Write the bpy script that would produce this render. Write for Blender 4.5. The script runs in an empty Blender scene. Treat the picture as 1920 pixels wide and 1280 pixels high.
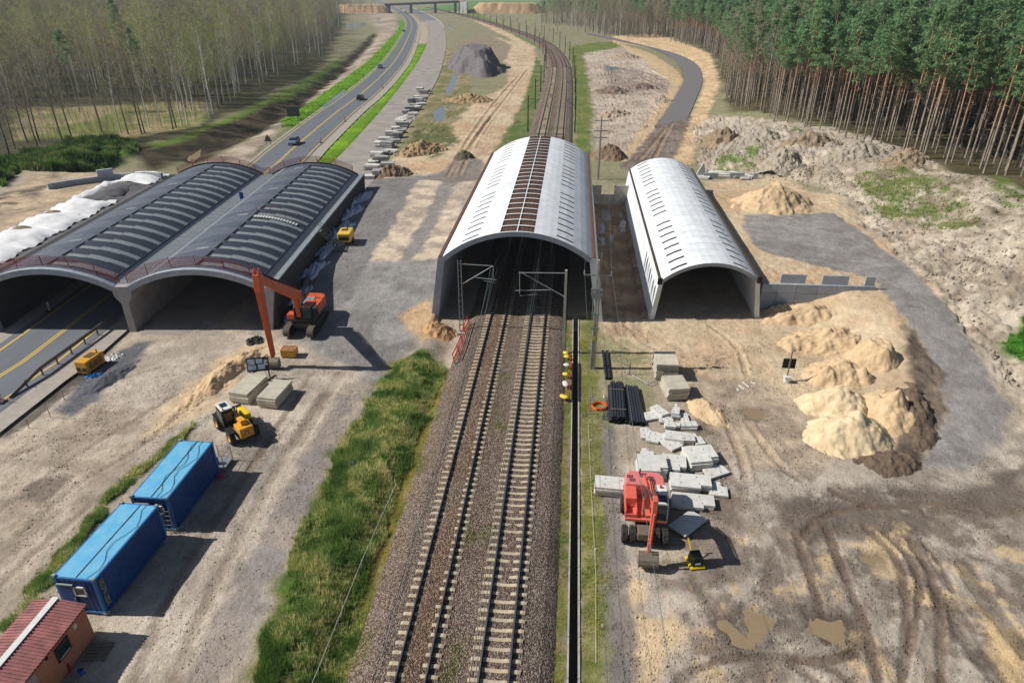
import bpy, math, random
import numpy as np
from mathutils import Vector, Matrix
random.seed(7); RNG = np.random.default_rng(7)
SC = bpy.context.scene
COL = SC.collection
# ---------------------------------------------------------------- camera
F = 1280.0; PITCH = math.radians(27.6); YAW = math.radians(4.91); CAMH = 31.3
SP, CP, SA, CA = math.sin(PITCH), math.cos(PITCH), math.sin(YAW), math.cos(YAW)
cam_d = bpy.data.cameras.new('camera'); cam = bpy.data.objects.new('camera', cam_d); COL.objects.link(cam)
cam_d.sensor_width = 36; cam_d.lens = 36 * F / 1920; cam_d.clip_end = 12000; cam_d.clip_start = .5
cam.location = (0, 0, CAMH); cam.rotation_euler = (math.pi / 2 - PITCH, 0, YAW)
SC.camera = cam
# ---------------------------------------------------------------- light
SUN_EL = math.radians(42)
w = bpy.data.worlds.new('World'); SC.world = w; w.use_nodes = True
nt = w.node_tree; nt.nodes.clear()
sky = nt.nodes.new('ShaderNodeTexSky'); sky.sky_type = 'NISHITA'; sky.sun_disc = False
sky.sun_elevation = SUN_EL; sky.sun_rotation = math.radians(265); sky.air_density = 1.0; sky.dust_density = 1.0
bg = nt.nodes.new('ShaderNodeBackground'); bg.inputs[1].default_value = 0.06
wo = nt.nodes.new('ShaderNodeOutputWorld'); nt.links.new(sky.outputs[0], bg.inputs[0]); nt.links.new(bg.outputs[0], wo.inputs[0])
sl = bpy.data.lights.new('sun', 'SUN'); sl.energy = 4.8; sl.angle = math.radians(.5); sl.color = (1, .965, .91)
sun = bpy.data.objects.new('sun', sl); COL.objects.link(sun); sun.location = (-60, -10, 60)
sun.rotation_euler = Vector((CA * math.cos(SUN_EL), SA * math.cos(SUN_EL), -math.sin(SUN_EL))).to_track_quat('-Z', 'Y').to_euler()
SC.view_settings.view_transform = 'Standard'; SC.view_settings.look = 'None'
SC.view_settings.exposure = 0.2; SC.view_settings.gamma = 1
SC.cycles.use_denoising = True; SC.cycles.max_bounces = 6; SC.cycles.transparent_max_bounces = 6
# ---------------------------------------------------------------- helpers
def at(px, py, z=0.0):
    u = px - 960; v = py - 640; t = (CAMH - z) / (F * SP + v * CP)
    X = u * t; Y = (F * CP - v * SP) * t
    return Vector((X * CA - Y * SA, X * SA + Y * CA, z))
def lin(c, k=.85):
    return tuple(k * ((x / 255 / 12.92) if x / 255 <= .04045 else ((x / 255 + .055) / 1.055) ** 2.4) for x in c)
MATS = {}
def mat(name, c, rough=.8, metal=0, var=.18, scale=3.0, bump=0.0, bscale=None, k=.85, c2=None, stretch=None, spec=.3, obj_rand=0.0, detail=5, world=False):
    """principled material: base colour with procedural mottling (c2 = second tone)"""
    if name in MATS: return MATS[name]
    m = bpy.data.materials.new(name); m.use_nodes = True; n = m.node_tree.nodes; L = m.node_tree.links
    b = n['Principled BSDF']; b.inputs['Roughness'].default_value = rough; b.inputs['Metallic'].default_value = metal
    b.inputs['Specular IOR Level'].default_value = spec
    a = lin(c, k); d = lin(c2, k) if c2 else tuple(x * (1 - 2 * var) for x in a)
    tc = n.new('ShaderNodeNewGeometry' if world else 'ShaderNodeTexCoord'); src = tc.outputs['Position' if world else 'Object']
    if stretch:
        mp = n.new('ShaderNodeMapping'); mp.inputs['Scale'].default_value = stretch; L.new(src, mp.inputs[0]); src = mp.outputs[0]
    no = n.new('ShaderNodeTexNoise'); no.inputs['Scale'].default_value = scale; no.inputs['Detail'].default_value = detail; no.inputs['Roughness'].default_value = .65
    L.new(src, no.inputs['Vector'])
    r = n.new('ShaderNodeValToRGB'); r.color_ramp.elements[0].position = .3; r.color_ramp.elements[1].position = .68
    r.color_ramp.elements[0].color = (*d, 1); r.color_ramp.elements[1].color = (*a, 1); L.new(no.outputs[0], r.inputs[0])
    out = r.outputs[0]
    if obj_rand:
        oi = n.new('ShaderNodeObjectInfo'); hs = n.new('ShaderNodeHueSaturation')
        mr = n.new('ShaderNodeMapRange'); mr.inputs[3].default_value = 1 - obj_rand; mr.inputs[4].default_value = 1 + obj_rand
        L.new(oi.outputs['Random'], mr.inputs[0]); L.new(mr.outputs[0], hs.inputs['Value']); L.new(out, hs.inputs['Color'])
        mh = n.new('ShaderNodeMapRange'); mh.inputs[3].default_value = .5 - obj_rand * .06; mh.inputs[4].default_value = .5 + obj_rand * .06
        ml = n.new('ShaderNodeMath'); ml.operation = 'FRACT'; mm = n.new('ShaderNodeMath'); mm.operation = 'MULTIPLY'; mm.inputs[1].default_value = 7.3
        L.new(oi.outputs['Random'], mm.inputs[0]); L.new(mm.outputs[0], ml.inputs[0]); L.new(ml.outputs[0], mh.inputs[0]); L.new(mh.outputs[0], hs.inputs['Hue'])
        out = hs.outputs[0]
    L.new(out, b.inputs['Base Color'])
    if bump:
        n2 = n.new('ShaderNodeTexNoise'); n2.inputs['Scale'].default_value = bscale or scale * 4; n2.inputs['Detail'].default_value = 4; L.new(src, n2.inputs['Vector'])
        bu = n.new('ShaderNodeBump'); bu.inputs['Strength'].default_value = min(1, bump); bu.inputs['Distance'].default_value = .05; L.new(n2.outputs[0], bu.inputs['Height']); L.new(bu.outputs[0], b.inputs['Normal'])
    MATS[name] = m; return m
def glassm(name, c=(30, 38, 42), rough=.08):
    m = mat(name, c, rough, var=.05, spec=.6); return m

class MB:
    def __init__(s): s.v = []; s.f = []; s.m = []
    def add(s, vs, fs, mi=0):
        o = len(s.v); s.v += [tuple(x) for x in vs]; s.f += [tuple(i + o for i in f) for f in fs]; s.m += [mi] * len(fs); return s
    def hexa(s, p, mi=0):   # 4 bottom ccw, 4 top ccw
        return s.add(p, [(3, 2, 1, 0), (4, 5, 6, 7), (0, 1, 5, 4), (1, 2, 6, 5), (2, 3, 7, 6), (3, 0, 4, 7)], mi)
    def box(s, c, d, mi=0, rz=0, M=None, taper=1.0):
        x, y, z = d[0] / 2, d[1] / 2, d[2] / 2; t = taper
        P = [Vector(q) for q in ((-x, -y, -z), (x, -y, -z), (x, y, -z), (-x, y, -z), (-x * t, -y * t, z), (x * t, -y * t, z), (x * t, y * t, z), (-x * t, y * t, z))]
        if M is None: M = Matrix.Rotation(rz, 3, 'Z')
        return s.hexa([M @ q + Vector(c) for q in P], mi)
    def bar(s, a, b, wd, ht, mi=0, up=(0, 0, 1), w2=None, h2=None):   # rectangular beam from a to b
        a = Vector(a); b = Vector(b); d = (b - a).normalized(); u = Vector(up)
        if abs(d.dot(u)) > .98: u = Vector((0, 1, 0))
        r = d.cross(u).normalized(); u = r.cross(d); w2 = w2 or wd; h2 = h2 or ht
        A = [a - r * wd / 2 - u * ht / 2, a + r * wd / 2 - u * ht / 2, a + r * wd / 2 + u * ht / 2, a - r * wd / 2 + u * ht / 2]
        B = [b - r * w2 / 2 - u * h2 / 2, b + r * w2 / 2 - u * h2 / 2, b + r * w2 / 2 + u * h2 / 2, b - r * w2 / 2 + u * h2 / 2]
        return s.add(A + B, [(0, 1, 2, 3), (7, 6, 5, 4), (0, 4, 5, 1), (1, 5, 6, 2), (2, 6, 7, 3), (3, 7, 4, 0)], mi)
    def cyl(s, a, b, r, r2=None, n=10, mi=0, caps=True):
        a = Vector(a); b = Vector(b); r2 = r if r2 is None else r2; d = (b - a).normalized()
        u = Vector((0, 0, 1)) if abs(d.z) < .9 else Vector((1, 0, 0)); e = d.cross(u).normalized(); g = d.cross(e)
        vs = []
        for q, R in ((a, r), (b, r2)):
            for i in range(n):
                t = 2 * math.pi * i / n; vs.append(q + e * (R * math.cos(t)) + g * (R * math.sin(t)))
        fs = [(i, i + n, (i + 1) % n + n, (i + 1) % n) for i in range(n)]
        if caps: fs += [tuple(range(n)), tuple(range(2 * n - 1, n - 1, -1))]
        return s.add(vs, fs, mi)
    def tube(s, pts, r, n=5, mi=0, r2=None):
        pts = [Vector(q) for q in pts]; N = len(pts); vs = []; fs = []
        for i, q in enumerate(pts):
            d = (pts[min(i + 1, N - 1)] - pts[max(i - 1, 0)]).normalized()
            u = Vector((0, 0, 1)) if abs(d.z) < .95 else Vector((1, 0, 0)); e = d.cross(u).normalized(); g = d.cross(e)
            R = r if r2 is None else r + (r2 - r) * i / max(1, N - 1)
            for k in range(n):
                t = 2 * math.pi * k / n; vs.append(q + e * (R * math.cos(t)) + g * (R * math.sin(t)))
        for i in range(N - 1):
            for k in range(n): fs.append((i * n + k, i * n + n + k, i * n + n + (k + 1) % n, i * n + (k + 1) % n))
        return s.add(vs, fs, mi)
    def prism(s, poly, a, b, axis='z', mi=0):
        n = len(poly)
        def mk(p, h): return {'z': (p[0], p[1], h), 'x': (h, p[0], p[1]), 'y': (p[0], h, p[1])}[axis]
        vs = [mk(p, a) for p in poly] + [mk(p, b) for p in poly]
        return s.add(vs, [tuple(range(n - 1, -1, -1)), tuple(range(n, 2 * n))] + [(i, (i + 1) % n, (i + 1) % n + n, i + n) for i in range(n)], mi)
    def grid(s, P, mi=0):    # P: list of rows of points
        r, c = len(P), len(P[0]); return s.add([q for row in P for q in row], [(i * c + j, i * c + j + 1, i * c + c + j + 1, i * c + c + j) for i in range(r - 1) for j in range(c - 1)], mi)
    def mesh(s, name, mats, smooth=False, fix=True, weld=False):
        me = bpy.data.meshes.new(name); me.from_pydata(s.v, [], s.f)
        for m in (mats if isinstance(mats, (list, tuple)) else [mats]): me.materials.append(m)
        if any(s.m): me.polygons.foreach_set('material_index', s.m)
        if fix:
            import bmesh
            bm = bmesh.new(); bm.from_mesh(me)
            if weld: bmesh.ops.remove_doubles(bm, verts=bm.verts, dist=.0005)
            else: bmesh.ops.recalc_face_normals(bm, faces=bm.faces); bm.to_mesh(me); bm.free()
        if smooth: me.polygons.foreach_set('use_smooth', [True] * len(me.polygons))
        if weld: me.polygons.foreach_set('use_smooth', [True] * len(me.polygons)); me.set_sharp_from_angle(angle=math.radians(28))
        me.update(); return me
    def build(s, name, mats, parent=None, smooth=False, bevel=0, loc=None, rz=None, fix=True):
        return link(name, s.mesh(name, mats, smooth, fix), parent, bevel, loc, rz)
def link(name, me, parent=None, bevel=0, loc=None, rz=None):
    o = bpy.data.objects.new(name, me); COL.objects.link(o); o.parent = parent
    if loc is not None: o.location = loc
    if rz is not None: o.rotation_euler = (0, 0, rz)
    if bevel:
        b = o.modifiers.new('bevel', 'BEVEL'); b.width = bevel; b.segments = 2; b.limit_method = 'ANGLE'; b.angle_limit = math.radians(40)
    return o
def tag(o, label, cat, group=None, kind=None):
    o['label'] = label; o['category'] = cat
    if group: o['group'] = group
    if kind: o['kind'] = kind
    return o
def thing(name, label, cat, loc=(0, 0, 0), rz=0, group=None):
    o = bpy.data.objects.new(name, None); COL.objects.link(o); o.location = loc; o.rotation_euler = (0, 0, rz); o.empty_display_size = .3
    return tag(o, label, cat, group)
def struct(o, label=None):
    o['kind'] = 'structure'
    if label: o['label'] = label
    return o
KIDS = {}
def copy_tree(o, loc, rz, label=None, scale=None):
    r = o.copy(); COL.objects.link(r); r.location = loc; r.rotation_euler = (0, 0, rz)
    if label: r['label'] = label
    if scale: r.scale = scale
    if o.name not in KIDS: KIDS[o.name] = [(c, list(c.children)) for c in o.children]
    for ch, gs in KIDS[o.name]:
        c = ch.copy(); COL.objects.link(c); c.parent = r
        for g in gs:
            d = g.copy(); COL.objects.link(d); d.parent = c
    return r
def text_mesh(txt, size, ext=.004):
    cu = bpy.data.curves.new('lettering', 'FONT'); cu.body = txt; cu.size = size; cu.extrude = ext; cu.resolution_u = 2
    o = bpy.data.objects.new('lettering', cu); COL.objects.link(o)
    dg = bpy.context.evaluated_depsgraph_get(); me = bpy.data.meshes.new_from_object(o.evaluated_get(dg))
    bpy.data.objects.remove(o); bpy.data.curves.remove(cu); return me
# ---- noise
def hash2(ix, iy, seed):
    h = (ix.astype(np.int64) * 374761393 + iy.astype(np.int64) * 668265263 + seed * 1442695041) & 0x7fffffff
    h = ((h ^ (h >> 13)) * 1274126177) & 0x7fffffff; h = h ^ (h >> 16)
    return (h & 0xffff) / 65535.0
def vnoise(x, y, seed=0):
    x = np.asarray(x, float); y = np.asarray(y, float); ix = np.floor(x); iy = np.floor(y); fx = x - ix; fy = y - iy
    fx = fx * fx * (3 - 2 * fx); fy = fy * fy * (3 - 2 * fy)
    a = hash2(ix, iy, seed); b = hash2(ix + 1, iy, seed); c = hash2(ix, iy + 1, seed); d = hash2(ix + 1, iy + 1, seed)
    return (a * (1 - fx) + b * fx) * (1 - fy) + (c * (1 - fx) + d * fx) * fy
def fbm(x, y, seed=0, octv=4, gain=.5):
    t = 0; amp = 1; tot = 0; x = np.asarray(x, float); y = np.asarray(y, float)
    for i in range(octv):
        t = t + amp * vnoise(x, y, seed + i * 17); tot += amp; amp *= gain; x = x * 2.03 + 11.3; y = y * 2.03 + 5.7
    return t / tot
def sstep(a, b, x):
    t = np.clip((np.asarray(x, float) - a) / (b - a), 0, 1); return t * t * (3 - 2 * t)
def sdf(x, y, poly):   # signed distance, negative inside
    x = np.asarray(x, float); y = np.asarray(y, float); d = np.full(x.shape, 1e18); ins = np.zeros(x.shape, bool); n = len(poly)
    for i in range(n):
        ax, ay = poly[i][0], poly[i][1]; bx, by = poly[(i + 1) % n][0], poly[(i + 1) % n][1]; ex, ey = bx - ax, by - ay
        t = np.clip(((x - ax) * ex + (y - ay) * ey) / (ex * ex + ey * ey + 1e-12), 0, 1)
        d = np.minimum(d, (x - ax - t * ex) ** 2 + (y - ay - t * ey) ** 2)
        c = (ay > y) != (by > y)
        if ay != by: ins ^= c & (x < (bx - ax) * (y - ay) / (by - ay) + ax)
    d = np.sqrt(d); return np.where(ins, -d, d)
def pdist(x, y, pl):  # distance to a polyline
    d = np.full(np.shape(x), 1e18)
    for (a, b) in zip(pl[:-1], pl[1:]):
        ex, ey = b[0] - a[0], b[1] - a[1]; t = np.clip(((x - a[0]) * ex + (y - a[1]) * ey) / (ex * ex + ey * ey + 1e-12), 0, 1)
        d = np.minimum(d, (x - a[0] - t * ex) ** 2 + (y - a[1] - t * ey) ** 2)
    return np.sqrt(d)
def smooth_path(pts, step):   # Catmull-Rom resample of 2D/3D points
    P = [Vector(q) for q in pts]; P = [P[0] * 2 - P[1]] + P + [P[-1] * 2 - P[-2]]; out = []
    for i in range(1, len(P) - 2):
        a, b, c, d = P[i - 1:i + 3]; n = max(1, int((c - b).length / step))
        for k in range(n):
            t = k / n; out.append(.5 * ((2 * b) + (c - a) * t + (2 * a - 5 * b + 4 * c - d) * t * t + (3 * b - a - 3 * c + d) * t ** 3))
    return out + [P[-2]]
def ribbon(path, wl, wr, z=0):   # strip polygon either side of a path; left offset wl, right offset wr (numbers or lists)
    A = []; B = []; N = len(path)
    for i, q in enumerate(path):
        d = path[min(i + 1, N - 1)] - path[max(i - 1, 0)]; d = Vector((d.x, d.y, 0)).normalized(); r = Vector((d.y, -d.x, 0))
        a = wl[i] if hasattr(wl, '__len__') else wl; b = wr[i] if hasattr(wr, '__len__') else wr
        A.append(Vector((q.x, q.y, z)) + r * a); B.append(Vector((q.x, q.y, z)) + r * b)
    return A, B
# ================================================================ terrain
MO = (-44.0, 58.9); MR = math.radians(4.4); MC, MS = math.cos(MR), math.sin(MR)     # motorway tunnel frame
def m2w(lx, ly): return (MO[0] + lx * MC - ly * MS, MO[1] + lx * MS + ly * MC)
def w2m(X, Y): X = X - MO[0]; Y = Y - MO[1]; return X * MC + Y * MS, -X * MS + Y * MC
TOE = [tuple(at(x, y, z))[:2] for x, y, z in ((1300, 130, 0), (1300, 230, 0), (1325, 320, .6), (1470, 332, 1.6), (1545, 352, 2), (1600, 400, 2.4), (1645, 450, 2.6), (1705, 497, 2.6), (1772, 560, 2.2), (1832, 640, 1.6), (1885, 730, 1), (1930, 810, .4))]
BANK = TOE + [(70, 44), (900, 60), (900, 1500), (80, 1500)]
GRIDGE = [tuple(at(x, y, 3))[:2] for x, y in ((-120, 352), (0, 328), (90, 305), (170, 282), (245, 284))]
DITCH = [tuple(at(x, y, 0))[:2] for x, y in ((250, 318), (330, 296), (410, 268), (480, 238), (560, 190), (640, 132), (700, 75))]
def base(X, Y):
    X = np.asarray(X, float); Y = np.asarray(Y, float); z = np.zeros(np.broadcast(X, Y).shape)
    lx, ly = w2m(X, Y)
    z = z + 4.75 * sstep(-15.2, -16.2, lx) * sstep(-3, 1, ly) * sstep(51, 46, ly) * sstep(-58, -44, lx)
    rz = 2.6 * sstep(42, 72, Y)
    xr = np.interp(Y, [40, 43, 50, 56, 62, 67, 70], [25, 26, 31.5, 33.5, 34.5, 34.5, 32])
    front = rz * sstep(xr - 10, xr - 1, X)
    back = 2.6 * sstep(20.2, 20.5, X) * sstep(122, 104, Y)
    z = z + np.where(Y < 70.5, front, back)
    d = -sdf(X, Y, BANK)
    z = z + 3.4 * sstep(0, 20, d) * (1 - .6 * sstep(160, 240, Y))
    z = z + (3.0 + 1.5 * (fbm(X * .12, Y * .12, 5) - .5)) * np.exp(-(pdist(X, Y, GRIDGE) / 6.5) ** 2)
    z = z - 1.2 * np.exp(-(pdist(X, Y, DITCH) / 4) ** 2)
    z = z - .55 * np.exp(-((X + 11.2) / 1.2) ** 2) * sstep(66, 58, Y) + .18 * np.exp(-((X + 13.5) / 1.6) ** 2) * sstep(66, 56, Y)      # grassy ditch beside the railway
    z = z + (2.3 * sstep(58, 74, Y) + .5 * sstep(74, 100, Y)) * sstep(15.0, 15.25, lx) * sstep(-13.2, -13.6, X) * sstep(125, 106, Y)      # gravel platform between the tunnels
    z = z - .5 * sstep(4.4, 5.2, X) * sstep(8.6, 8, X) * sstep(66, 70, Y) * sstep(109, 107, Y)
    return z
def gz(x, y): return float(base(np.array([x]), np.array([y]))[0])
def pg(px, py):
    z = 0.0
    for _ in range(12):
        q = at(px, py, z); z += .6 * (gz(q.x, q.y) - z)
    return at(px, py, z)
def pgs(pts): return [tuple(pg(*q))[:2] for q in pts]
# ---- grid
def spaced(a, b, s0, g): 
    out = [a]
    while out[-1] < b: out.append(out[-1] + s0); s0 *= g
    return out
ar = lambda a, b, d: set(np.round(np.arange(a, b, d), 3))
xs = (ar(-38, 8, .25) - {1.0, 1.25}) | ar(8, 40, .14) | ar(40, 48, .25) | ar(48, 95, .45) | ar(-130, -38, .6)
xs |= {.84, .88, 1.0, 1.2, 1.42, 1.46}
xs |= set(np.round(spaced(95, 4500, .5, 1.06), 3)) | set(np.round([-260 - q for q in spaced(-130, 4300, .7, 1.06)], 3))
xs = np.array(sorted(xs)); xs = xs[np.concatenate([[True], np.diff(xs) > .015])]
ys = [8.0]
while ys[-1] < 7000: y_ = ys[-1]; ys.append(y_ + (.16 if 20 < y_ < 40 else .25 if y_ < 62 else .25 * (y_ / 62) ** 1.5))
ys = np.array(ys)
GX, GY = np.meshgrid(xs, ys); nx, ny = len(xs), len(ys); GXf, GYf = GX.ravel(), GY.ravel()
Z = base(GXf, GYf)
col = np.empty((GXf.size, 3)); amp = np.full(GXf.size, .05)
near = sstep(125, 105, GYf)
col[:] = np.array(lin((140, 134, 98)))
col += (np.array(lin((172, 156, 134))) - col) * near[:, None]
def warp(x, y, wv, sd): return x + (fbm(x / (wv * 2.2), y / (wv * 2.2), sd, 3) - .5) * 2.4 * wv, y + (fbm(x / (wv * 2.2) + 31, y / (wv * 2.2), sd + 9, 3) - .5) * 2.4 * wv
ZN = [0]
def zone(px, c, soft=.5, wv=.8, s=1.0, c2=None, a=None, brk=0.0, world=False, bs=2.5):
    poly = px if world else pgs(px); ZN[0] += 1; sd = 100 + ZN[0] * 3
    xa = np.array(poly); m = 3 + wv * 3 + soft * 2
    idx = np.nonzero((GXf > xa[:, 0].min() - m) & (GXf < xa[:, 0].max() + m) & (GYf > xa[:, 1].min() - m) & (GYf < xa[:, 1].max() + m))[0]
    x, y = GXf[idx], GYf[idx]
    if wv: wx, wy = warp(x, y, wv, sd)
    else: wx, wy = x, y
    k = sstep(soft, -soft, sdf(wx, wy, poly)) * s
    if brk: k = k * sstep(brk - .05, brk + .06, fbm(x / bs, y / bs, sd + 5, 6, .62))
    t = np.array(lin(c))[None]
    if c2 is not None: f2 = sstep(.4, .6, fbm(x / bs, y / bs, sd + 2, 6, .6))[:, None]; t = t * (1 - f2) + np.array(lin(c2))[None] * f2
    col[idx] += (t - col[idx]) * k[:, None]
    if a is not None: amp[idx] += (a - amp[idx]) * np.clip(k, 0, 1)
    return idx, k
SAND = (202, 178, 141); SAND2 = (196, 164, 124); MUD = (140, 122, 102); DK = (104, 90, 76); GRV = (152, 147, 141); GRN = (84, 108, 46); GRN2 = (118, 120, 66)
# --- far country
zone([(-400, -20), (660, -20), (640, 60), (600, 130), (460, 205), (330, 262), (250, 285), (-400, 340)], (84, 80, 54), 3, 4, c2=(66, 68, 42), a=.15, bs=12)
zone([(20, 205), (380, 190), (390, 235), (230, 262), (40, 262)], (160, 142, 96), 2, 3, c2=(122, 128, 66), bs=8)
zone([(-400, 400), (-60, 345), (0, 305), (60, 288), (180, 258), (255, 268), (262, 292), (200, 318), (60, 340), (0, 352)], (84, 112, 40), 1, 2, c2=(52, 66, 30), a=.5, bs=5)
zone([(240, 285), (330, 258), (460, 215), (600, 142), (650, 110), (700, 62), (712, 72), (620, 170), (490, 250), (380, 300), (270, 322)], (84, 72, 50), 1.5, 2, c2=(56, 50, 34), a=.3, bs=5)
zone([(290, 268), (370, 243), (460, 205), (600, 135), (640, 105), (645, 118), (560, 178), (450, 222), (370, 255), (300, 280)], (96, 118, 44), 1, 2, s=.8, a=.2)
zone([(380, 305), (470, 262), (560, 205), (650, 132), (712, 62), (690, 30), (640, 22), (680, 5), (740, 20), (745, 50), (725, 90), (650, 160), (540, 232), (470, 300), (400, 330)], (186, 168, 146), 1, 2, c2=(150, 132, 112), a=.12, bs=6)
zone([(-100, 420), (0, 365), (120, 350), (300, 330), (280, 345), (160, 372), (60, 425), (-100, 500)], (196, 170, 134), .8, 1.5, c2=(172, 150, 122), a=.1)
zone([(-80, 400), (0, 362), (60, 355), (130, 360), (60, 395), (-60, 430)], (110, 98, 82), .8, 1.5, brk=.5)
# verges of the motorway
zone([(525, 228), (560, 207), (640, 152), (690, 115), (742, 62), (748, 40), (758, 38), (764, 70), (740, 105), (690, 150), (620, 200), (560, 240), (530, 240)], (112, 150, 36), .8, .8, c2=(84, 122, 30), a=.12, bs=5)
zone([(570, 312), (640, 250), (690, 210), (725, 168), (758, 122), (774, 85), (806, 82), (790, 118), (765, 160), (735, 200), (690, 238), (640, 305)], (122, 160, 34), .6, .6, c2=(100, 138, 30), a=.08, bs=6)
zone([(760, 82), (775, 40), (802, 42), (806, 82)], (176, 160, 134), .8, .8)
zone([(800, 140), (830, 110), (850, 90), (880, 80), (880, 200), (850, 240), (800, 320), (740, 335), (760, 260)], (150, 134, 98), 1.5, 2, c2=(120, 118, 70), a=.3, bs=6)
zone([(690, 335), (760, 285), (830, 262), (850, 235), (880, 200), (940, 168), (985, 130), (1000, 112), (960, 75), (880, 35), (840, 22), (870, 22), (940, 50), (1000, 88), (1012, 120), (1000, 160), (970, 215), (930, 280), (900, 338)], SAND, 1, 2, c2=(196, 160, 118), a=.14, bs=7)
zone([(862, 92), (930, 70), (975, 82), (1004, 118), (985, 165), (945, 240), (905, 330), (830, 335), (865, 262), (900, 190), (950, 165), (955, 120)], SAND, 1, 1.6, c2=(190, 160, 124), a=.2, bs=6)
zone([(850, 85), (905, 60), (960, 85), (950, 110), (900, 140), (852, 140)], (146, 130, 104), 1, 1)
zone([(760, 262), (800, 236), (850, 240), (860, 270), (810, 300), (770, 290)], (104, 106, 66), 1, 1.5, brk=.4)
zone([(925, 288), (960, 232), (985, 180), (1000, 130), (1005, 105), (1018, 125), (1022, 160), (1005, 255), (960, 268)], (92, 112, 58), .6, .8, c2=(122, 124, 76), a=.12, bs=4)
zone([(930, 40), (1000, 72), (1020, 82), (1015, 95), (990, 80), (940, 55), (860, 25), (880, 20)], (112, 130, 66), 1, 1)
zone([(1068, 88), (1110, 80), (1180, 78), (1110, 110), (1112, 200), (1110, 290), (1080, 290), (1076, 160)], (120, 124, 70), .8, 1.2, c2=(100, 116, 56), a=.12, bs=5)
zone([(1095, 100), (1170, 88), (1225, 110), (1280, 150), (1265, 180), (1240, 225), (1195, 300), (1112, 300), (1112, 200)], (190, 172, 150), 1, 1.5, c2=(170, 152, 132), a=.2, bs=6)
zone([(1130, 128), (1180, 126), (1262, 152), (1240, 178), (1140, 178)], (142, 124, 110), 1.2, 1.5, c2=(168, 152, 134), a=.25)
zone([(1150, 68), (1230, 62), (1330, 100), (1352, 150), (1330, 210), (1295, 310), (1262, 310), (1290, 230), (1325, 150), (1290, 115), (1220, 90), (1150, 80)], (216, 184, 136), .8, 1, c2=(196, 162, 116), a=.15)
zone([(1150, 78), (1220, 100), (1268, 130), (1285, 155), (1268, 190), (1240, 225), (1180, 305), (1160, 300), (1220, 220), (1262, 160), (1210, 115)], (206, 172, 122), .8, 1, s=.8, a=.15)
zone([(1160, 318), (1190, 288), (1228, 240), (1250, 212), (1300, 200), (1292, 232), (1262, 300), (1255, 325)], (140, 124, 110), .6, .8, c2=(116, 102, 90), a=.12, bs=3)
# right forest floor and bank
zone([(1260, 70), (1335, 98), (1360, 160), (1370, 210), (1560, 238), (1720, 290), (1930, 372), (2500, 480), (2500, -20), (1250, -20)], (100, 88, 56), 2, 3, c2=(78, 72, 46), a=.12, bs=8)
zone([(1300, 240), (1340, 215), (1480, 232), (1560, 238), (1720, 288), (1930, 370), (2100, 430), (2100, 900), (1930, 820), (1880, 720), (1770, 560), (1700, 495), (1600, 400), (1540, 350), (1470, 330), (1320, 325)], (192, 176, 152), 1, 1.5, c2=(164, 148, 126), a=.5, bs=5)
zone([(1330, 225), (1480, 232), (1560, 240), (1720, 285), (1740, 305), (1600, 300), (1480, 290), (1340, 300)], (172, 160, 144), 1, 2, brk=.48, a=.7)
for q in ([(1340, 300), (1400, 250), (1440, 265), (1430, 300), (1370, 330)], [(1610, 330), (1700, 310), (1800, 370), (1830, 420), (1740, 430), (1640, 400)], [(1860, 330), (1930, 370), (1930, 400), (1850, 370)], [(1480, 232), (1560, 250), (1570, 262), (1480, 245)]):
    zone(q, (98, 118, 56), 1, 2, s=.85, brk=.5, a=.3, bs=3)
zone([(1560, 330), (1930, 400), (1990, 700), (1900, 720), (1770, 550), (1640, 440)], (124, 104, 84), .5, 1.5, s=.55, brk=.58, bs=1.1)
zone([(1560, 330), (1930, 400), (1990, 700), (1900, 720), (1770, 550), (1640, 440)], (206, 192, 172), .5, 1.5, s=.5, brk=.58, bs=1.6)
zone([(1600, 300), (1750, 300), (1930, 380), (1930, 440), (1800, 410), (1650, 370)], (112, 100, 74), 1.5, 2, brk=.55, s=.7, bs=3)
zone([(1880, 660), (1930, 585), (1980, 560), (1990, 720), (1930, 690)], (70, 112, 36), .6, .8, a=.2)
# --- the sandy site
zone([(1320, 338), (1470, 330), (1560, 365), (1605, 402), (1700, 498), (1770, 560), (1660, 700), (1440, 620), (1330, 400)], SAND, 1, 1.2, c2=SAND2, a=.15, bs=6)
zone([(1125, 600), (1440, 590), (1640, 560), (1760, 690), (1700, 850), (1560, 860), (1500, 790), (1330, 800), (1290, 720), (1170, 690), (1120, 640)], SAND, 1, 1, c2=(198, 168, 130), a=.1, bs=5)
zone([(1290, 700), (1420, 720), (1520, 790), (1560, 860), (1640, 890), (1500, 960), (1380, 880), (1340, 790)], (188, 166, 138), 1, 1.2, c2=(160, 140, 118), a=.06)
zone([(1395, 402), (1500, 399), (1565, 400), (1612, 432), (1692, 492), (1772, 570), (1842, 680), (1893, 762), (1872, 850), (1800, 892), (1722, 868), (1780, 770), (1757, 690), (1692, 590), (1634, 522), (1560, 506), (1430, 472), (1396, 432)], (152, 145, 139), .25, .5, c2=(138, 131, 125), a=.03, bs=2)
zone([(1700, 600), (1760, 690), (1782, 770), (1724, 868), (1640, 890), (1690, 800), (1720, 730), (1690, 640)], (122, 106, 90), .5, .7, c2=(94, 80, 68), a=.22, bs=2)
zone([(1180, 870), (1420, 880), (1640, 880), (1790, 880), (1960, 800), (2000, 1340), (1180, 1340), (1120, 1000)], (184, 170, 152), .8, 1.5, c2=(154, 140, 124), a=.06, bs=2.2)
zone([(1440, 930), (1620, 890), (1800, 900), (1930, 860), (1930, 960), (1700, 1000), (1560, 1040), (1440, 1000)], (110, 96, 83), .8, 2, s=.9, brk=.38, bs=2.5)
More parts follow.
